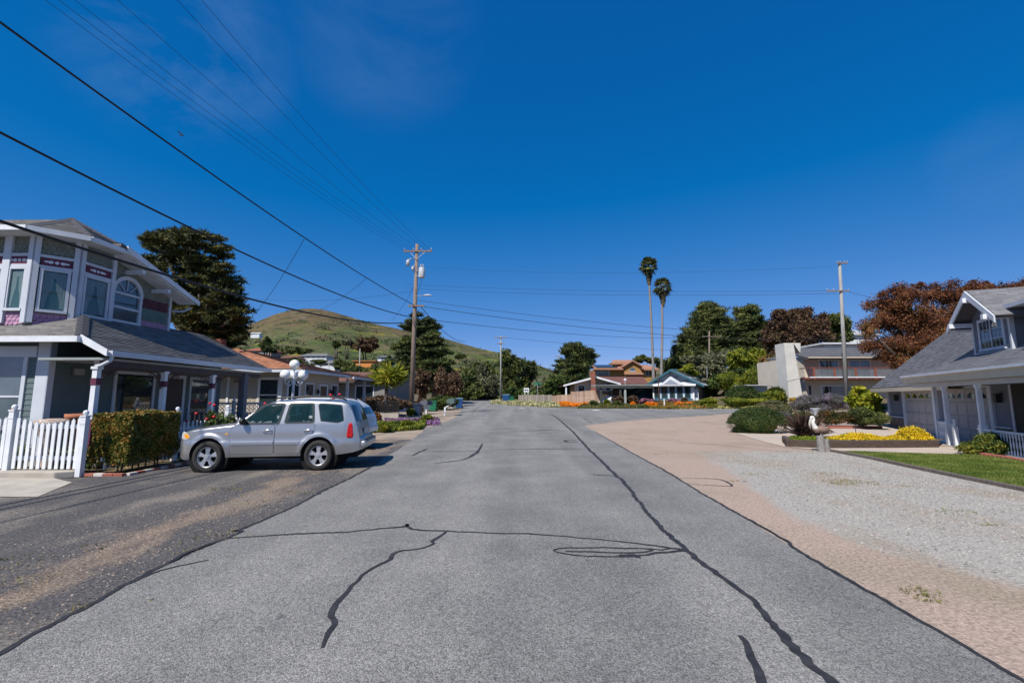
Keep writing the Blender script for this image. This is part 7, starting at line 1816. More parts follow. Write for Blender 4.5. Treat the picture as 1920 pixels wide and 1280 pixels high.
mb.prism([(hx(1243, Y), Y-1.32, pr0-.05), (hx(1289, Y), Y-1.32, pr0-.05), (xM, Y-1.32, pr0+1.1)], (0, 1.2, 0)); C_(mb, 'porch_roof', whw)
C_(MB().prism([(hx(1252, Y), Y-1.36, pr0+.12), (hx(1279, Y), Y-1.36, pr0+.12), (xM, Y-1.36, pr0+.72)], (0, .03, 0)), 'porch_gable', M('grey_blue_gable', (1, 1, 1)))
o_ = .9; zl = zP-(zP-zE)*1.0
mb = MB(); kR = (zP-zE)/(xR-xM); kL = (zP-zE)/(xM-xL)
slab(mb, [(xR+o_, Y-.9, zE-o_*kR+.05), (xR+o_, Y+9.4, zE-o_*kR+.05), (xM, Y+9.4, zP+.05), (xM, Y-.9, zP+.05)], .14)
slab(mb, [(xL-2.6, Y-.9, zE-2.6*kL*.8+.05), (xL-2.6, Y+9.4, zE-2.6*kL*.8+.05), (xM, Y+9.4, zP+.05), (xM, Y-.9, zP+.05)], .14)
rr_ = C_(mb, 'roof', M('pale_roof', (.32, .35, .38), (.27, .3, .33), scale=1.2, rough=.9))
mb = MB(); mb.prism([(xM, Y-.93, zP+.07), (xR+o_, Y-.93, zE-o_*kR+.07), (xR+o_, Y-.93, zE-o_*kR-.25), (xM, Y-.93, zP-.25)], (0, -.05, 0)); mb.prism([(xM, Y-.93, zP+.07), (xL-2.6, Y-.93, zE-2.6*kL*.8+.07), (xL-2.6, Y-.93, zE-2.6*kL*.8-.25), (xM, Y-.93, zP-.25)], (0, -.05, 0)); C_(mb, 'rake_board', tealt)
for (u0, u1) in ((.1, .42), (.55, .85)):
    sp0 = Vector((xM, Y+1, zP+.1)).lerp(Vector((xR+o_, Y+1, zE-o_*kR+.1)), u0); sp1 = Vector((xM, Y+1, zP+.1)).lerp(Vector((xR+o_, Y+1, zE-o_*kR+.1)), u1)
    C_(MB().prism([sp0, sp1, sp1+Vector((0, 6, 0)), sp0+Vector((0, 6, 0))], (0, 0, .06)), 'solar_panel', M('solar_dark', (.03, .04, .06), rough=.2, spec=.8))
window(cg_, fC, hx(1260, Y)-xL, hz(1260, 706, Y), .9, 1.0, frame=.08, fmat=tealt)
MB().box(xL+.02, xL+.2, Y-.55, Y-.45, zb_, zs1).build('corner_board', white, cg_, world=True); MB().box(xR-.6, xR-.42, Y-.56, Y-.45, zb_, zs1).build('corner_board', white, cg_, world=True)
C_(MB().tube([(hx(1307, Y+3), Y+3, zP-1.0), (hx(1307, Y+3), Y+3, zP+.5)], .06, 6), 'vent_pipe', M('galvanised', (1, 1, 1)))
cg_.rotation_euler = (0, 0, R(-30)); cg_.scale = (.92, .92, .96)
# teal-slatted annex to the left of the cottage
Y2 = 61.5; ax_ = thing('teal_annex', 'dark teal slatted lean-to on the left side of the blue cottage', 'annex', (hx(1210, Y2), Y2, gz(15, Y2)))
mb = MB(); x0, x1 = hx(1200, Y2), hx(1227, Y2); zt_ = hz(1210, 722, Y2); zb2 = gz(17, Y2)-.2
MB().box(x0, x1, Y2+.1, Y2+5, zb2, zt_).build('wall', M('deep_teal_wall', (.02, .07, .10), (.03, .09, .12), scale=1), ax_, world=True)
for i in range(10): xx = lerp(x0, x1, (i+.5)/10); MB().box(xx-.07, xx+.07, Y2, Y2+.08, zb2, zt_-.1).build('slat', tealt, ax_, world=True)
for i in range(4): MB().box(x0, x1, Y2-.04, Y2-.005, zb2+.3+i*.22, zb2+.36+i*.22).build('rail', tealt, ax_, world=True)
# carport
Y3 = 57; cp = thing('carport', 'flat-roofed carport on dark posts between the cottage and the white gabled house', 'carport', (hx(1180, Y3), Y3, gz(14, Y3)))
zc0, zc1 = hz(1180, 725, Y3), hz(1180, 718, Y3)
MB().prism([(hx(1117, Y3), Y3, zc0-.05), (hx(1225, Y3), Y3, zc0+.05), (hx(1225, Y3), Y3+7, zc0+.25), (hx(1125, Y3), Y3+7, zc0+.2)], (0, 0, .2)).build('roof', M('pale_green_roof', (.30, .34, .33), (.26, .3, .29), scale=.8), cp, world=True)
MB().box(hx(1117, Y3), hx(1225, Y3), Y3-.05, Y3-.005, zc0-.15, zc0+.18).build('fascia', M('dark_fascia', (.05, .055, .05)), cp, world=True)
for px_, m_ in ((1127, 'dark'), (1164, 'dark'), (1173, 'pale')):
    MB().box(hx(px_, Y3)-.12, hx(px_, Y3)+.12, Y3+.1, Y3+.34, gz(14, Y3)-.3, zc0-.02).build('post', M('dark_fascia', (1, 1, 1)) if m_ == 'dark' else M('pale_post', (.35, .38, .36)), cp, world=True)
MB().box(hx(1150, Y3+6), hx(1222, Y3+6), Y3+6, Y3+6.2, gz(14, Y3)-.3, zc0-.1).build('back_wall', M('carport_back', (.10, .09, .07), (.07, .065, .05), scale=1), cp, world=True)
drk = M('dark_car_paint', (.012, .012, .015), rough=.25, coat=.6)
car('dark_car', 'dark car in the shade of the flat-roofed carport', (hx(1140, 60), 60.5, gz(12, 60)), 0, drk, spec=HATCH, detail=False)
car('white_car', 'small white car nose beside the dark carport post', (hx(1129, 57.5), 57.5, gz(12, 57)), R(35), whitep, spec=HATCH, sc_=(.62, .8, .85), detail=False)
car('blue_grey_car', 'pale car behind the wooden fence under the eave of the white gabled house', (hx(1058, 66), 66, gz(8, 66)), 0, M('pale_blue_car', (.45, .5, .56), rough=.3, coat=.5), spec=HATCH, detail=False)
# white gabled house with the brick chimney
Y4 = 68; wh_ = thing('white_gable_house', 'cream gabled house with white eaves and tall red brick chimney behind the wooden fence', 'house', (hx(1100, Y4), Y4, gz(10, Y4)))
crw = M('cream_wall', (.62, .52, .40), (.55, .47, .37), scale=1, rough=.8)
xa, xb, xm = hx(1078, Y4), hx(1165, Y4), hx(1115, Y4); zpk = hz(1115, 706, Y4); zel, zer = hz(1056, 722, Y4), hz(1158, 719, Y4); zb4 = wh_.location.z-.3
def H_(mb, nm, mat, par=None, **k): return mb.build(nm, mat, par or wh_, world=True, **k)
H_(MB().prism([(xa, Y4, zb4), (xb, Y4, zb4), (xb, Y4, zer), (xm, Y4, zpk-.3), (xa, Y4, lerp(zel, zpk, .35))], (0, 8, 0)), 'wall', crw)
H_(MB().prism([(hx(1109, Y4), Y4-.04, hz(1109, 718, Y4)), (hx(1139, Y4), Y4-.04, hz(1139, 719, Y4)), (xm, Y4-.04, zpk-.9)], (0, .035, 0)), 'gable_panel', whw)
mb = MB(); slab(mb, [(hx(1055, Y4), Y4-1.4, zel), (hx(1055, Y4), Y4+9, zel), (xm, Y4+9, zpk), (xm, Y4-1.4, zpk)], .18); slab(mb, [(hx(1160, Y4), Y4-1.4, zer), (hx(1160, Y4), Y4+9, zer), (xm, Y4+9, zpk), (xm, Y4-1.4, zpk)], .18)
H_(mb, 'roof', maro)
mb = MB()
for (xx, zz) in ((hx(1055, Y4), zel), (hx(1160, Y4), zer)): mb.prism([(xm, Y4-1.42, zpk+.02), (xx, Y4-1.42, zz+.02), (xx, Y4-1.42, zz-.22), (xm, Y4-1.42, zpk-.26)], (0, -.06, 0))
H_(mb, 'rake_board', white)
window(wh_, fr((xa, Y4, 0), (1, 0, 0)), hx(1085, Y4)-xa, hz(1090, 733, Y4), hx(1096, Y4)-hx(1085, Y4), hz(1090, 723, Y4)-hz(1090, 733, Y4), frame=.12)
window(wh_, fr((xa, Y4, 0), (1, 0, 0)), hx(1137, Y4)-xa, hz(1137, 731, Y4), hx(1145, Y4)-hx(1137, Y4), 1.0, frame=.1)
H_(MB().box(hx(1060, Y4)-.1, hx(1060, Y4)+.1, Y4-1.3, Y4-1.1, zb4, zel-.05), 'porch_post', white)
chw = hx(1112, Y4)-hx(1105, Y4); cx_ = hx(1109, Y4); cht = hz(1109, 700, Y4); chm = hz(1109, 729, Y4)
brk = []
zz = zb4; row = 0
while zz < cht:
    wdt = chw*1.5 if zz < chm-.3 else (chw*1.2 if zz < chm else chw)
    hh = .21
    for k in range(3):
        if row % 2: e0, e1 = cx_-wdt/2+wdt*k/3, cx_-wdt/2+wdt*(k+1)/3
        else:
            cuts_ = [0, .18, .5, .82, 1][0:5]; 
            if k > 2: continue
            e0, e1 = cx_-wdt/2+wdt*[0, .2, .6][k], cx_-wdt/2+wdt*[.2, .6, 1][k]
        brk.append((e0, e1, zz, zz+hh-.025))
    zz += hh; row += 1
chm_o = H_(MB().box(cx_-chw*.46, cx_+chw*.46, Y4-2.05, Y4-1.5, zb4, cht), 'chimney', brick_m)
for (e0, e1, z0, z1) in brk: MB().box(e0+.01, e1-.01, Y4-2.12, Y4-1.52, z0, z1).build('brick', brick_m, chm_o, world=True)
# long maroon roof behind the carport
Y5 = 74; mrh = thing('maroon_roof_house', 'low house with a long maroon roof behind the carport', 'house', (hx(1170, Y5), Y5, gz(15, Y5)))
MB().box(hx(1135, Y5), hx(1210, Y5), Y5, Y5+8, gz(15, Y5)-.5, hz(1170, 722, Y5)).build('wall', crw, mrh, world=True)
MB().prism([(hx(1130, Y5), Y5-.6, hz(1170, 720, Y5)), (hx(1216, Y5), Y5-.6, hz(1170, 720, Y5)), (hx(1206, Y5+6), Y5+6, hz(1170, 706, Y5+6)), (hx(1124, Y5+6), Y5+6, hz(1170, 706, Y5+6))], (0, 0, -.2)).build('roof', maro, mrh, world=True)
sd_ = MB(); q = at(1172, 713, Y5-.6); sd_.tube([(q.x, q.y, q.z-1), (q.x, q.y, q.z)], .04, 5).ball((q.x, q.y-.1, q.z+.1), (.24, .08, .24), 10, 6); sd_.build('satellite_dish', whw, mrh, world=True)
# yellow villa
Y6 = 100; vl = thing('yellow_villa', 'ochre yellow villa with orange tile roofs, central gable and solar panels', 'house', (hx(1175, Y6), Y6, gz(22, Y6)))
och = M('ochre_wall', (.34, .20, .07), (.30, .17, .06), scale=.6, rough=.85); otile = M('orange_tile', (.38, .20, .13), (.28, .14, .09), scale=1.5, rough=.9, stretch=(6, 1, 1))
def V_(mb, nm, mat, par=None, **k): return mb.build(nm, mat, par or vl, world=True, **k)
X = lambda px: hx(px, Y6)
Z = lambda py: hz(1175, py, Y6)
V_(MB().box(X(1118), X(1232), Y6, Y6+10, gz(22, Y6)-1, Z(691)), 'wall', och)
V_(MB().box(X(1158), X(1200), Y6+3, Y6+9, Z(691), Z(676)), 'tower_wall', och)
V_(MB().prism([(X(1170), Y6-1, Z(702)), (X(1202), Y6-1, Z(702)), (X(1202), Y6-1, Z(688)), (X(1185), Y6-1, Z(680)), (X(1170), Y6-1, Z(688))], (0, .99, 0)), 'gable_wall', och)
mb = MB(); e_ = .8
mb.prism([(X(1113), Y6-1, Z(691)), (X(1171), Y6-1, Z(691)), (X(1168), Y6+5, Z(681.5)), (X(1118), Y6+5, Z(681.5))], (0, 0, -.3)); mb.prism([(X(1200), Y6-1, Z(692)), (X(1236), Y6-1, Z(692)), (X(1232), Y6+5, Z(681)), (X(1196), Y6+5, Z(681))], (0, 0, -.3))
mb.prism([(X(1153), Y6+2, Z(679)), (X(1204), Y6+2, Z(679)), (X(1199), Y6+6, Z(670.5)), (X(1160), Y6+6, Z(670.5))], (0, 0, -.3))
mb.prism([(X(1167), Y6-1.6, Z(689)), (X(1185), Y6-1.6, Z(678.5)), (X(1185), Y6+5, Z(678.5)), (X(1167), Y6+5, Z(689))], (0, 0, .3)); mb.prism([(X(1204), Y6-1.6, Z(689)), (X(1185), Y6-1.6, Z(678.5)), (X(1185), Y6+5, Z(678.5)), (X(1204), Y6+5, Z(689))], (0, 0, .3))
mb.prism([(X(1169), Y6-2, Z(700.5)), (X(1204), Y6-2, Z(700.5)), (X(1202), Y6, Z(697)), (X(1171), Y6, Z(697))], (0, 0, -.3))
V_(mb, 'roof', otile)
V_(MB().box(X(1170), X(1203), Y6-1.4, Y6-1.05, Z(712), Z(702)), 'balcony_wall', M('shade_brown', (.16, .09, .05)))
for (a_, b_) in ((1120, 1127.5), (1128.5, 1134), (1135, 1143), (1212, 1217), (1218, 1224)): 
    f_ = V_(MB().box(X(a_)-.1, X(b_)+.1, Y6-.08, Y6-.005, Z(704), Z(695)), 'window', whw); MB().box(X(a_)+.05, X(b_)-.05, Y6-.11, Y6-.085, Z(703.3), Z(695.6)).build('pane', glass2, f_, world=True)
mb = MB(); n = 10; r_ = (X(1191)-X(1180))/2; cxv = X(1185.5)
mb.add([(cxv+math.cos(math.pi*i/n)*r_, Y6-1.03, Z(696)+math.sin(math.pi*i/n)*r_*1.2) for i in range(n+1)], [tuple(range(n+1))]); aw_ = V_(mb, 'arched_window', glass2)
MB().box(cxv-r_-.1, cxv+r_+.1, Y6-1.08, Y6-1.01, Z(697), Z(696)).build('sill', white, aw_, world=True)
solar = M('solar_dark', (1, 1, 1)); sA = Vector((X(1118.5), Y6-.3, Z(689.3)+.05)); 
for i in range(6):
    for j in range(2):
        u0, u1 = i/6, (i+.92)/6; v0, v1 = j/2, (j+.9)/2
        def sp(u, v): return Vector((lerp(X(1119), X(1160), u), lerp(Y6-.3, Y6+4.4, v), lerp(Z(689.6), Z(682.2), v)+.12))
        V_(MB().prism([sp(u0, v0), sp(u1, v0), sp(u1, v1), sp(u0, v1)], (0, 0, .06)), 'solar_panel', solar)
# wooden fence: boards one by one along the near runs
cedar = M('cedar_board', (.46, .34, .26), (.22, .16, .12), scale=1.3, rough=.9, stretch=(3, 3, .4), c3=(.40, .28, .20), obj=True, lo=.2, hi=.8)
cedg = M('greyed_board', (.36, .31, .27), (.16, .14, .12), scale=1.3, rough=.9, stretch=(3, 3, .4), obj=True, lo=.2, hi=.8)
def board_fence(label, pts, wd, mat, name='board_fence'):
    """pts: (px, py_top, Y)"""
    x0 = hx(pts[0][0], pts[0][2]); t = thing(name, label, 'fence', (x0, pts[0][2], gz(x0, pts[0][2])), 0, 'board fences across the junction'); src = None
    for (a_, b_) in zip(pts[:-1], pts[1:]):
        A_ = Vector((hx(a_[0], a_[2]), a_[2], 0)); B_ = Vector((hx(b_[0], b_[2]), b_[2], 0)); n = max(1, int((B_-A_).length/wd)); ta, tb = at(*a_).z, at(b_[0], b_[1], b_[2]).z
        rt = math.atan2((B_-A_).y, (B_-A_).x)
        for i in range(n):
            p = A_.lerp(B_, (i+.5)/n); zt = lerp(ta, tb, (i+.5)/n)+rnd.uniform(-.03, .03); zb_ = gz(p.x, p.y)-.1
            if src is None: src = MB().box(-wd/2+.008, wd/2-.008, -.012, .012, 0, 1).build('board', mat, t); o = src
            else: o = reuse('board', src, t)
            o.location = ROOTM[t.name].inverted() @ Vector((p.x, p.y+rnd.uniform(-.015, .015), zb_)); o.rotation_euler = (0, 0, rt); o.scale = (1, 1, zt-zb_)
        MB().beam((A_.x, A_.y+.05, lerp(ta, gz(A_.x, A_.y), .25)), (B_.x, B_.y+.05, lerp(tb, gz(B_.x, B_.y), .25)), .05, .09).build('rail', mat, t, world=True)
board_fence('tall tan board fence below the brick chimney', [(1070, 734, 60), (1128, 731, 59)], .16, cedar)
board_fence('lower tan board fence stepping down behind the orange flowers', [(1036, 742, 61), (1052, 740, 61), (1070, 739, 60.5)], .16, cedar)
board_fence('greyed board fence behind the flower island, left of the tan one', [(972, 740, 68), (1036, 740, 64)], .16, cedg)
board_fence('tan board fence panel inside the carport', [(1128, 734, 63), (1163, 730, 63)], .16, cedar)
# flower island and verge plants
crm = LEAF('cream_flower', (.10, .12, .04), (.34, .34, .16), (.62, .56, .32), scale=1.2, trans=.2, p1=.15, p2=.7)
org_ = LEAF('orange_poppy', (.10, .12, .03), (.72, .20, .01), (.90, .30, .02), scale=1.0, trans=.3, p1=.08, p2=.5)
pur = LEAF('purple_flower', (.10, .09, .08), (.24, .12, .26), (.38, .20, .40), scale=1.5, trans=.2)
pnk = LEAF('magenta_bush', (.14, .06, .08), (.34, .12, .20), (.48, .22, .28), scale=1.5, trans=.2)
grs = LEAF('verge_grass', (.05, .08, .02), (.10, .13, .03), (.18, .17, .05), scale=.6, trans=.25)
def verge(name, label, quad, leaf, n, h, ll, lw, kind='stuff', cat=None, up=.6, dens=None):
    """plants over a ground quad given by its corner pixels (near-left, near-right, far-right, far-left)"""
    q = [gp(*c) for c in quad]; pts = []; D = []
    for _ in range(n):
        u, v = rnd.random(), rnd.random(); p = q[0].lerp(q[1], u).lerp(q[3].lerp(q[2], u), v); zz = gz(p.x, p.y)
        b_ = .55+.45*mn.noise(Vector((p.x*.6, p.y*.6, 0))); pts.append((p.x, p.y, zz+h*rnd.random()*max(b_, .15))); D.append((rnd.gauss(0, .4), rnd.gauss(0, .4), 1))
    t = None
    if kind != 'stuff': c = q[0]; t = thing(name, label, cat, (c.x, c.y, c.z)); return leaves('foliage', leaf, t, np.array(pts), unit(np.array(D)), ll, lw, spread=.6, up=up)
    return tag(leaves(name, leaf, None, np.array(pts), unit(np.array(D)), ll, lw, spread=.6, up=up, world=False), kind='stuff', label=label)
verge('flower_ground_cover', 'cream flowering ground cover on the island by the bend', [(918, 757), (1050, 764.5), (1048, 757), (935, 751)], crm, 16000, .55, .20, .11)
verge('flower_ground_cover', 'grass strip behind the cream flowers', [(935, 752), (1050, 757), (1045, 752), (945, 749.5)], grs, 9000, .5, .3, .08)
verge('orange_flowers', 'band of bright orange poppies before the tan board fence', [(1045, 761), (1104, 761), (1104, 755), (1050, 755)], org_, 12000, .55, .18, .12)
verge('garden_plants', 'mixed green verge plants in front of the carport', [(1080, 766), (1220, 766), (1220, 757), (1104, 757)], LEAF('verge_mix', (.05, .07, .02), (.10, .12, .03), (.22, .15, .06), scale=.5), 14000, .45, .25, .09)
verge('garden_plants', 'mixed red, orange and green plants before the blue cottage', [(1218, 766), (1345, 766), (1345, 757), (1222, 757)], LEAF('verge_mix2', (.06, .09, .02), (.14, .15, .03), (.50, .16, .04), scale=.5, p1=.1, p2=.85), 14000, .45, .25, .10)
verge('edging_flowers', 'pale yellow edging flowers along the far kerb', [(1240, 766.6), (1440, 766.6), (1440, 764), (1240, 764)], LEAF('pale_yellow', (.10, .13, .03), (.30, .28, .08), (.60, .52, .22), scale=1), 9000, .32, .16, .09)
def blobpx(label, a_, b_, pt, pb, leaf, n=2500, Y=None, name='flowering_shrub', ll=.2, lw=.12, cat='shrub'): return shrub_px(label, a_, b_, pt, pb, leaf, n, ll, lw, Y=Y, name=name, cat=cat, group='shrubs across the junction')
for (lab, a_, b_, pt, lf_, Y_) in (('orange poppy clump left of the blue cottage, small one', 1182, 1192, 754, org_, 51), ('orange poppy clump directly before the cottage corner', 1206, 1232, 753, org_, 51), ('purple-pink heather mound before the teal lean-to', 1198, 1223, 746, pnk, 54), ('purple-pink heather mound under the bay windows', 1254, 1275, 747, pnk, 54), ('dark red shrub at the right end of the bay windows', 1278, 1290, 744, plm, 55), ('orange clump under the bay windows', 1262, 1284, 754, org_, 50), ('second orange clump right of the white peg', 1286, 1300, 753, org_, 50),
                                   ('green agave before the carport, leftmost', 1107, 1122, 750, midg, 52), ('yellow-green shrub hiding the white car', 1130, 1146, 749, ylg, 53), ('dark red-leaved shrub under the carport', 1146, 1170, 742, plm, 54), ('green shrub beside the pale carport post', 1152, 1166, 751, midg, 52), ('dark plum shrub right of the pale carport post', 1176, 1200, 741, plm, 55)):
    blobpx(lab, a_, b_, pt, 760, lf_, Y=Y_)
q = gp(1246, 765); t = thing('white_peg', 'short white marker peg at the kerb before the blue cottage', 'post', q); MB().tube([(0, 0, 0), (0, 0, 1.0)], .07, 8).build('peg', white, t)
q = gp(1237, 765); t = thing('sign_stake', 'thin dark stake standing at the kerb before the blue cottage', 'post', q); MB().tube([(0, 0, 0), (-.05, 0, 3.4)], .05, 6).build('stake', M('rust_steel', (.10, .05, .04)), t)
# street name sign
q = gp(1008, 760); sg = thing('street_sign', 'green street name sign on a slim pole on the flower island', 'sign', q); hh = at(1008, 720, q.y).z-q.z
MB().tube([(0, 0, 0), (0, 0, hh+.1)], .045, 8).build('pole', M('galvanised', (1, 1, 1)), sg)
MB().box(-.42, .42, -.03, .03, hh-.08, hh+.16).build('sign_plate', M('sign_green', (.01, .22, .12), rough=.5), sg); MB().box(-.03, .03, -.38, .38, hh+.17, hh+.38).build('sign_plate', M('sign_green', (1, 1, 1)), sg)
# white board sign behind the fence and trailer-like box, bins near pole two
q = at(987, 731, 74); t = thing('white_board', 'small white board with dark panels standing above the grey fence', 'sign', (q.x, 74, gz(q.x, 74))); zz = q.z-t.location.z
fb_ = MB().box(-.42, .42, -.05, .05, zz-.35, zz+.35).box(-.3, -.22, -.04, .04, 0, zz-.35).box(.22, .3, -.04, .04, 0, zz-.35).build('board', white, t)
MB().box(-.27, -.04, -.06, -.052, zz-.12, zz+.1).box(.06, .27, -.06, -.052, zz-.12, zz+.1).build('panel', ir, t)
def bin_(label, px, pb, w_, h_, mat, lid=None, Y=None, name='wheelie_bin'):
    q = gp(px, pb) if Y is None else Vector((hx(px, Y), Y, gz(hx(px, Y), Y))); t = thing(name, label, 'bin', q, rnd.uniform(-.2, .2)); h_ *= .68; w_ *= .85
    mb = MB(); w2, w1 = w_/2, w_/2*.82; v = [(-w1, -w1, .06), (w1, -w1, .06), (w1, w1, .06), (-w1, w1, .06), (-w2, -w2, h_), (w2, -w2, h_), (w2, w2, h_), (-w2, w2, h_)]
    mb.add(v, [(3, 2, 1, 0), (0, 1, 5, 4), (1, 2, 6, 5), (2, 3, 7, 6), (3, 0, 4, 7), (4, 5, 6, 7)]).build('bin_body', mat, t, bevel=.02)
    MB().prism([(-w2-.02, -w2-.04, h_+.003), (w2+.02, -w2-.04, h_+.003), (w2+.02, w2+.02, h_+.04), (-w2-.02, w2+.02, h_+.04)], (0, 0, .05)).build('lid', lid or mat, t, bevel=.01)
    for s in (-1, 1): MB().lathe([(0, -.03), (.1, -.03), (.1, .03), (0, .03)], (s*w1, w1, .1), 12, axis='y').build('wheel', M('underbody_black', (1, 1, 1)), t)
    return t
gbin = M('bin_green', (.01, .16, .08), rough=.5); bbin = M('bin_blue', (.015, .07, .22), rough=.5); dbin = M('bin_dark_blue', (.02, .04, .09), rough=.5); tbin = M('bin_grey_green', (.10, .15, .14), rough=.5)
bin_('dark blue wheelie bin beside the foot of the tall brown pole', 782, 779, .75, 1.25, dbin)
bin_('bright green wheelie bin right of the grey one', 812, 771, .8, 1.3, gbin)
bin_('grey wheelie bin with dark lid between the pole and the green bin', 800, 771, .9, 1.0, M('bin_grey', (.12, .16, .19), rough=.5), dbin)
bin_('blue wheelie bin at the road edge, right of the bushes', 861, 765.5, .9, 1.5, bbin, M('bin_lid_pale', (.2, .35, .5), rough=.5))
bin_('grey-green wheelie bin left of the blue one at the road edge', 854, 765.5, .7, 1.3, tbin)
bin_('blue bin with pale lid behind the flower island', 949.5, 751, 1.2, 1.7, bbin, M('bin_lid_pale', (1, 1, 1)), Y=68)
bin_('dark green bin behind the flower island', 958, 751, 1.1, 1.3, dkg and gbin, Y=68)
# mailboxes and posts by the verge
def mailbox(label, px, pb, pt, arm=True):
    q = gp(px, pb); h_ = at(px, pt, q.y).z-q.z; t = thing('mailbox', label, 'mailbox', q)
    mb = MB(); mb.box(-.06, .06, -.06, .06, 0, h_)
    if arm: mb.beam((0, 0, h_-.05), (.62, 0, h_+.32), .09, .09)
    mb.build('post', white, t)
    b_ = MB(); z0 = h_+.30 if arm else h_
    pts = [(.22, z0), (.78, z0), (.78, z0+.24)]+[(.5+.28*math.cos(R(a)), z0+.24+.14*math.sin(R(a))) for a in range(15, 180, 15)]+[(.22, z0+.24)]
    pts = [(x-(0 if arm else .5), z) for x, z in pts]
    b_.prism([(x, -.5, z) for x, z in pts], (0, 1.0, 0)); b_.build('box', tbin, t)
mailbox('dark green mailbox on a white angled post by the road edge', 834, 779, 763)
q = gp(799, 776); t = thing('mailbox', 'wide dark mailbox on a short white post left of the angled one', 'mailbox', q); MB().box(-.05, .05, -.05, .05, 0, .75).build('post', white, t)
MB().prism([(-.5, -.3, .75), (.5, -.3, .75), (.5, -.3, 1.0), (.35, -.3, 1.12), (-.35, -.3, 1.12), (-.5, -.3, 1.0)], (0, .6, 0)).build('box', M('slate_paint', (1, 1, 1)), t)
# verge garden left of the road
vg = [((697, 812), (735, 806), (740, 790), (700, 790), LEAF('lime_mix', (.06, .10, .015), (.14, .18, .02), (.26, .26, .03), scale=2), 9000, .35, .10, .06, 'lime green foliage in the roadside garden'),]
verge('garden_plants', 'lime green foliage in the roadside garden behind the SUV', [(698, 812), (790, 806), (800, 796), (700, 796)], LEAF('lime_mix', (.06, .10, .015), (.15, .19, .02), (.30, .28, .03), scale=2, c4th=(.6, .35, .03), p4=.95), 14000, .40, .11, .07)
verge('purple_flowers', 'purple flowers scattered through the roadside garden', [(735, 800), (825, 797), (820, 786), (720, 788)], pur, 8000, .35, .09, .06)
for (lab, a_, b_, pt, pb, lf_) in (('orange and green shrub by the tail of the SUV', 694, 712, 768, 792, LEAF('orange_mix', (.05, .08, .02), (.16, .12, .03), (.50, .14, .03), scale=3)), ('green shrub with yellow blooms at the right end of the roadside garden', 790, 816, 778, 794, ylg), ('small lime shrub in the roadside garden, before the iron fence', 722, 740, 771, 786, ylg), ('purple flowering shrub nearest the road edge', 812, 826, 784, 794, pur), ('leafy green shrub in the middle of the roadside garden', 745, 775, 784, 806, ylg), ('bright lime clump at the front of the roadside garden', 705, 735, 790, 812, ylg)):
    shrub_px(lab, a_, b_, pt, pb, lf_, 4500, .10, .06, name='flowering_shrub', group='shrubs in the roadside garden')
shrub_px('small green shrub wrapped round the foot of the tall brown pole', 764, 778, 763, 776, ylg, 3000, .14, .08, Y=35.7, group='shrubs in the roadside garden')
shrub_px('rusty orange shrub beside the tall pole and the bins', 780, 794, 745, 768, plm, 4000, .2, .1, Y=40, group='shrubs in the roadside garden')
shrub_px('green leafy bank of bushes behind the bins', 795, 855, 741, 768, midg, 12000, .25, .12, Y=46, group='shrubs in the roadside garden')
t = thing('garden_rock', 'pale flat rock at the front edge of the roadside garden', 'rock', gp(703, 810)); MB().ball((0, 0, .04), (.35, .2, .09), 10, 6).build('rock', conc, t, smooth=True)
t = thing('garden_rock', 'small pale rock at the right front edge of the roadside garden', 'rock', gp(780, 801)); MB().ball((0, 0, .04), (.25, .16, .08), 10, 6).build('rock', conc, t, smooth=True)
# pink picket low fence under the cordyline
board_fence('low white picket fence left of the tall brown pole, behind the iron railing', [(718, 750, 42), (764, 750, 42)], .13, white, name='low_picket_fence')
shrub_px('rust-coloured hedge behind the iron railing', 655, 765, 742, 765, plm, 9000, .2, .1, Y=36, name='low_hedge', cat='hedge', group=None)

# ================================================================ beige two-storey house
Y7 = 46; bg7 = thing('beige_house', 'two-storey beige house with red timber balcony and tapered white chimney', 'house', (hx(1530, Y7), Y7, gz(hx(1530, Y7), Y7)))
bei = M('beige_stucco', (.58, .51, .42), (.53, .47, .39), scale=1, rough=.9, bump=.2); bside = M('shade_toned_siding', (.23, .235, .245), (.20, .205, .215), scale=1, rough=.8)  # wing siding colour darkened to stand in for shade on that wall
red7 = M('red_stain_timber', (.24, .075, .045), (.19, .06, .04), scale=2, rough=.7)
def E_(mb, nm, mat, par=None, **k): return mb.build(nm, mat, par or bg7, world=True, **k)
X = lambda px, Y=Y7: hx(px, Y)
Zz = lambda py, Y=Y7: hz(1560, py, Y)
zb7 = gz(X(1560), Y7)-.8
E_(MB().box(X(1520), X(1780), Y7, Y7+9, zb7, Zz(668)), 'wall', bei)
E_(MB().prism([(X(1512), Y7, zb7), (X(1520), Y7+.01, zb7), (X(1520), Y7+9, zb7), (X(1512), Y7+9, zb7)], (0, 0, Zz(668)-zb7)), 'wall_end', bei)
siding('siding', fr((X(1520), Y7, 0), (1, 0, 0)), 0, X(1780)-X(1520), zb7, Zz(668), .22, bei, bg7)
# left wing, receding
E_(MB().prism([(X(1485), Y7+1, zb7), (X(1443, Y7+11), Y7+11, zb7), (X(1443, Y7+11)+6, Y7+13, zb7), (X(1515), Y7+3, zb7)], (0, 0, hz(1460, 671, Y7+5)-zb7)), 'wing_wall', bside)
for px_ in (1450, 1460, 1472):
    yy = lerp(Y7+11, Y7+1, (px_-1443)/42)-1.2
    f_ = E_(MB().box(hx(px_-3, yy), hx(px_+3, yy), yy-.15, yy-.05, hz(px_, 697, yy), hz(px_, 688, yy)), 'window', white); MB().box(hx(px_-2, yy), hx(px_+2, yy), yy-.18, yy-.155, hz(px_, 696, yy), hz(px_, 689, yy)).build('pane', glass, f_, world=True)
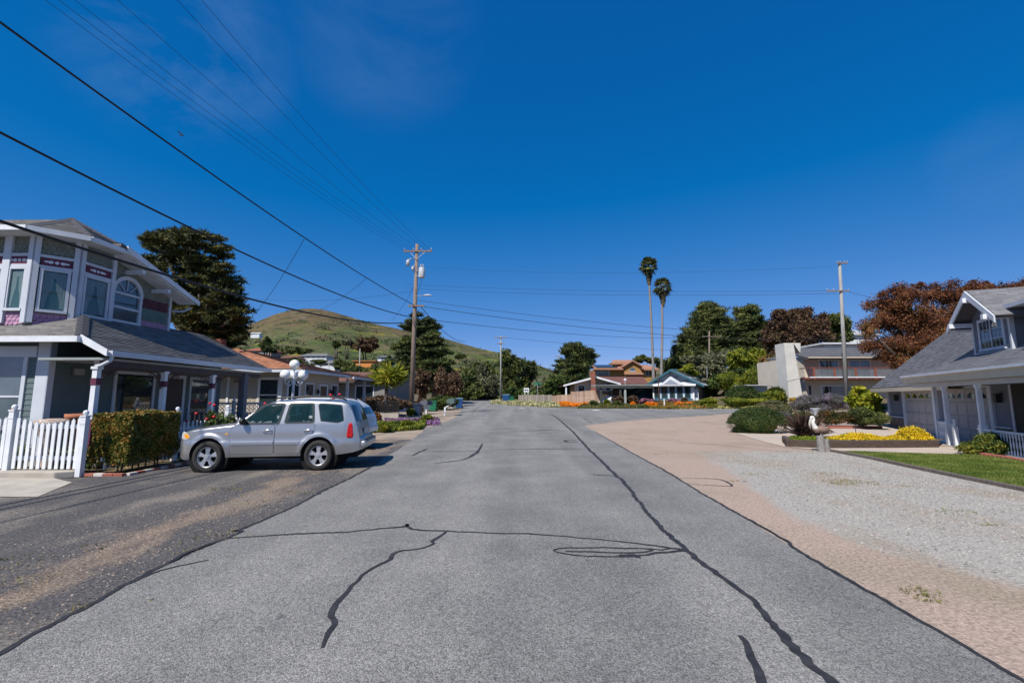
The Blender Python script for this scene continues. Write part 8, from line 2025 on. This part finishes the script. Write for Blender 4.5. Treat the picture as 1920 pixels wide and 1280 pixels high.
# roof: low dark slab with cream edge
rfm = M('charcoal_roof', (.10, .10, .105), (.075, .075, .08), scale=1.5, rough=.9)
mb = MB(); slab(mb, [(X(1505), Y7-1.2, Zz(670, Y7-1.2)), (X(1790), Y7-1.2, Zz(668, Y7-1.2)), (X(1790), Y7+6, Zz(652, Y7+6)), (X(1520), Y7+6, Zz(652, Y7+6))], .2)
E_(mb, 'roof', rfm); E_(MB().box(X(1507), X(1790), Y7-1.26, Y7-1.205, Zz(671, Y7-1.2), Zz(669.2, Y7-1.2)), 'fascia', creamf)
E_(MB().prism([(X(1482, 55), 55, hz(1482, 672, 55)), (X(1440, 58), 58, hz(1440, 676, 58)), (X(1500, 60), 60, hz(1500, 660, 60))], (0, 0, .2)), 'wing_roof', rfm)
# chimney: tapered block
cA, cB, cC, cD = X(1479, 44), X(1499, 44), X(1512, 44), X(1486, 44)
zc = hz(1490, 643, 44); zk = hz(1490, 662, 44); Yc = 43.9
E_(MB().prism([(X(1480, Yc), Yc, zb7), (X(1507, Yc), Yc, zb7), (X(1495, Yc), Yc, zc), (X(1477.5, Yc), Yc, zc)][::-1], (.0, 1.6, 0)), 'chimney', M('white_block', (.60, .58, .53), (.52, .51, .48), scale=1.2, rough=.85))
E_(MB().prism([(X(1495, Yc), Yc+.0, zc), (X(1507, Yc), Yc-.0, zk), (X(1509, Yc), Yc, zc)][::1], (0, 1.6, 0)), 'chimney_head', M('white_block', (1, 1, 1)))
blk_ = M('white_block', (1, 1, 1))
rows = 22
for r in range(rows):
    z0 = lerp(zb7+.8, zc, r/rows); z1 = lerp(zb7+.8, zc, (r+1)/rows)-.012; xr = lerp(X(1507, Yc), X(1495, Yc), (z0-zb7)/(zc-zb7)); xl = lerp(X(1480, Yc), X(1477.5, Yc), (z0-zb7)/(zc-zb7))
    for k in range(2):
        s = .5 if r % 2 else .35
        e0, e1 = (xl, lerp(xl, xr, s)) if k == 0 else (lerp(xl, xr, s), xr)
        MB().box(e0+.006, e1-.006, Yc-.012, Yc-.001, z0, z1).build('block', blk_, bg7, world=True)
# balcony
bglass = M('balcony_glass', (.25, .27, .28), (.20, .22, .23), rough=.1, spec=.6); setin(bglass.node_tree.nodes['Principled BSDF'], Alpha=.3)
yb_ = Y7-1.5; Zb = lambda py: hz(1600, py, yb_)
XB = lambda px: hx(px, yb_)
bal = E_(MB().box(XB(1521), XB(1790), yb_, Y7-.01, Zb(711), Zb(707.5)), 'balcony_deck', red7)
E_(MB().box(XB(1521), XB(1790), yb_-.08, yb_-.005, Zb(708), Zb(706)), 'balcony_edge', white)
rl_ = E_(MB().box(XB(1521), XB(1790), yb_-.05, yb_+.05, Zb(690), Zb(688.5)).box(XB(1521), XB(1521)+.1, yb_, Y7, Zb(690), Zb(688.5)), 'balcony_rail', red7)
for px_ in (1530, 1569, 1609, 1646, 1685, 1722): MB().box(XB(px_)-.09, XB(px_)+.09, yb_-.04, yb_+.06, Zb(711), Zb(690)).build('rail_post', red7, rl_, world=True)
for a_, b_ in ((1532, 1567), (1571, 1607), (1611, 1644), (1648, 1683)): MB().box(XB(a_), XB(b_), yb_, yb_+.02, Zb(706), Zb(690)).build('glass_panel', bglass, rl_, world=True)
window(bg7, fr((0, Y7, 0), (1, 0, 0)), X(1542), Zz(706), X(1576)-X(1542), Zz(676)-Zz(706), frame=.12, fmat=white, gmat=glass2, mull=(.5,))
window(bg7, fr((0, Y7, 0), (1, 0, 0)), X(1598), Zz(706), X(1636)-X(1598), Zz(676)-Zz(706), frame=.12, fmat=white, gmat=glass2, mull=(.5,))
window(bg7, fr((0, Y7, 0), (1, 0, 0)), X(1542), Zz(741), X(1583)-X(1542), Zz(724)-Zz(741), frame=.10, fmat=white, mull=(.33,))
window(bg7, fr((0, Y7, 0), (1, 0, 0)), X(1591), Zz(735), X(1599)-X(1591), Zz(724)-Zz(735), frame=.08, fmat=white)
E_(MB().box(X(1518), X(1521), Y7-.08, Y7-.02, Zz(748), Zz(723)), 'door', M('deep_blue_door', (.03, .05, .12)))
E_(MB().box(X(1512), X(1514), Y7-.4, Y7-.3, Zz(752), Zz(745)).box(X(1535), X(1542), Y7-.6, Y7-.3, Zz(750), Zz(748)).box(X(1550), X(1562), Y7-.6, Y7-.3, Zz(750), Zz(748)), 'low_wall', conc)
# white house further up the slope
wu = hill_house('white flat-roofed house up the slope above the charcoal roof', 1546, 1700, 648, 643, 639.5, 62, whw, whw, 3, depth=6)
wu['group'] = 'houses on the hillside'
hill_house('pale pitched house peeping over the russet tree, right of the steel pole', 1590, 1640, 630, 627, 613, 95, whw, M('pale_grey_roof', (.4, .41, .42)), 2, depth=8)
shd = thing('white_shed', 'small white shed between the round bush and the beige side wall', 'shed', (hx(1424, 49), 49, gz(hx(1424, 49), 49)))
MB().box(-.9, .9, 0, 2, -.3, hz(1424, 724, 49)-shd.location.z).build('wall', whw, shd); MB().prism([(-1.5, -.5, 0), (1.6, -.5, 0), (1.6, 2.4, 0), (-1.5, 2.4, 0)], (0, 0, .1)).build('roof', M('pale_grey_roof', (1, 1, 1)), shd).location = (0, 0, hz(1424, 723, 49)-shd.location.z)
t = thing('garden_chair', 'small white garden chair on the gravel before the beige house', 'chair', gp(1452, 758)); z_ = .45
MB().box(-.3, .3, -.25, .25, z_, z_+.05).build('seat', white, t); MB().box(-.3, .3, .2, .25, z_, z_+.5).build('backrest', white, t)
for x in (-.27, .27):
    for y in (-.22, .22): MB().box(x-.025, x+.025, y-.025, y+.025, 0, z_).build('leg', white, t)
t = thing('white_basket', 'white pedestal planter behind the pelican statue', 'planter', gp(1531, 797)); MB().lathe([(.1, 0), (.06, .3), (.12, .6), (.26, .95), (.28, .98), (.2, .9), (0, .88)], (0, 0, 0), 12).build('bowl', white, t, smooth=True)

# ================================================================ trees on the right
Y = 96
tree('cypress_tree', 'broad black-green cypress with spiky branch tips right of the palms', (hx(1330, Y), Y, gz(hx(1330, Y), Y)), .8, layered([(568, 1322, 1332), (578, 1312, 1352), (590, 1300, 1364), (605, 1290, 1380), (625, 1270, 1392), (645, 1268, 1400), (665, 1280, 1400), (685, 1290, 1400)], 96, 230, 8, rx=(10, 24), ry=(4, 7)), pin, 56000, .75, .14, cores=.55, spread=.35, up=.25, rag=8)
tree('cypress_tree', 'dark pointed cypress in the middle of the hill grove', (hx(1395, Y), Y, gz(hx(1395, Y), Y)), .8, layered([(578, 1383, 1416), (592, 1378, 1424), (608, 1376, 1440), (630, 1374, 1452), (650, 1374, 1456), (680, 1380, 1450)], 96, 150, 9, rx=(8, 18), ry=(4, 7)), pin, 40000, .75, .14, cores=.55, spread=.35, up=.25, rag=8)
tree('russet_tree', 'dark russet round-crowned tree left of the steel pole', (hx(1480, 88), 88, gz(hx(1480, 88), 88)), .7, pxclumps([(1470, 595, 26, 14), (1500, 590, 28, 14), (1455, 612, 20, 20), (1485, 618, 36, 24), (1520, 610, 26, 22), (1470, 640, 34, 18), (1510, 638, 36, 16), (1445, 635, 14, 18), (1495, 655, 30, 10), (1540, 620, 16, 22)], 88), rusd, 44000, .42, .2, cores=.55)
tree('round_tree', 'dark green round tree touching the steel pole', (hx(1565, 92), 92, gz(hx(1565, 92), 92)), .6, pxclumps([(1560, 600, 22, 14), (1578, 606, 18, 16), (1555, 618, 24, 16), (1580, 622, 16, 12), (1565, 634, 26, 10)], 92), dkg, 16000, .6, .25, cores=.72)
Y = 34
tree('russet_tree', 'large russet-leaved tree rising behind the grey house roof', (hx(1720, Y), Y, gz(hx(1720, Y), Y)), .4, pxclumps([(1660, 570, 34, 26), (1700, 555, 36, 24), (1745, 553, 34, 22), (1780, 552, 26, 20), (1648, 605, 28, 26), (1690, 600, 44, 34), (1735, 600, 44, 36), (1780, 595, 36, 34), (1660, 645, 36, 26), (1705, 650, 40, 30), (1750, 640, 40, 30), (1700, 680, 32, 14), (1668, 668, 24, 12), (1632, 620, 14, 18), (1800, 560, 22, 20), (1690, 545, 14, 10), (1722, 537, 12, 8)], Y, jitter=2.2), rus, 76000, .12, .065, cores=.45, limbs=16, power=.45)
tree('russet_tree', 'russet treetop showing over the dormer ridge at the right edge', (hx(1870, 36), 36, gz(hx(1870, 36), 36)), .4, pxclumps([(1815, 548, 16, 14), (1836, 540, 22, 16), (1860, 550, 20, 16), (1890, 548, 24, 13), (1918, 542, 18, 14), (1945, 540, 30, 16), (1850, 575, 60, 30), (1920, 580, 60, 40)], 36), rus, 36000, .13, .07, cores=.5, limbs=6)
# understorey below the grove, left to right
for (lab, cl, Y_, lf_, n_) in (('dark tree behind the palms', [(1270, 670, 16, 16), (1262, 690, 18, 18), (1290, 680, 20, 22), (1250, 700, 10, 14), (1275, 650, 10, 8)], 92, dkg, 14000), ('grey-green bare-branched tree above the cottage roof', [(1312, 680, 26, 14), (1345, 675, 26, 16), (1330, 695, 30, 12), (1295, 690, 14, 12)], 84, olv, 14000),
                              ('yellow-green bush right behind the cottage ridge', [(1290, 690, 10, 7), (1282, 698, 12, 8), (1300, 700, 10, 6)], 74, ylg, 4000), ('tall yellow-green acacia in the grove', [(1395, 670, 18, 14), (1418, 672, 22, 16), (1405, 690, 26, 14), (1430, 688, 20, 14), (1372, 676, 10, 16), (1445, 680, 14, 8)], 72, ylg, 18000),
                              ('green bushes behind the right end of the cottage', [(1350, 715, 22, 14), (1375, 708, 22, 14), (1400, 715, 24, 14), (1335, 725, 14, 10), (1425, 705, 18, 14)], 60, midg, 16000), ('orange-brown dry bush by the beige side wall', [(1450, 672, 16, 7), (1440, 680, 12, 8)], 66, LEAF('dry_orange', (.08, .07, .02), (.20, .14, .04), (.34, .17, .05), scale=.6), 5000),
                              ('dark bushes against the beige side wall', [(1436, 705, 14, 20), (1430, 725, 14, 12), (1446, 690, 10, 10)], 60, dkg, 8000), ('far dark treetops behind the yellow villa', [(1205, 672, 12, 5), (1222, 676, 14, 6), (1240, 682, 12, 8), (1195, 676, 8, 4)], 125, dkg, 6000),
                              ('dark slim shrubs under the steel pole wires', [(1468, 660, 16, 12), (1455, 668, 10, 10)], 70, rusd, 5000)):
    tree('grove_tree', lab, (hx(cl[0][0], Y_), Y_, gz(hx(cl[0][0], Y_), Y_)), .22, pxclumps(cl, Y_), lf_, n_, .45 if Y_ < 80 else .6, .2, cores=.68, group='trees in the grove behind the cottage', limbs=6)


for (lab, a_, b_, pt, pb, Y_, lf_, n_) in (('bright lime shrub climbing left of the beige side wall', 1392, 1440, 688, 722, 57, ylg, 9000), ('yellow-green bush spilling over the bank above the round bush', 1345, 1392, 694, 726, 57, ylg, 9000), ('lime weeds under the wing of the beige house', 1430, 1476, 734, 760, 44.5, ylg, 5000),
                                           ('dry brown tuft beside the white chimney foot', 1496, 1520, 746, 764, 39, dryg, 3000), ('grey-green mound between the dome bush and the lavender', 1436, 1484, 756, 784, 31, dryg, 7000), ('dark green bush under the broad-leaved shrub', 1604, 1656, 764, 800, 24.5, dkg, 9000)):
    shrub_px(lab, a_, b_, pt, pb, lf_, n_, .16 if Y_ > 40 else .09, .07 if Y_ > 40 else .04, Y=Y_, name='garden_shrub')
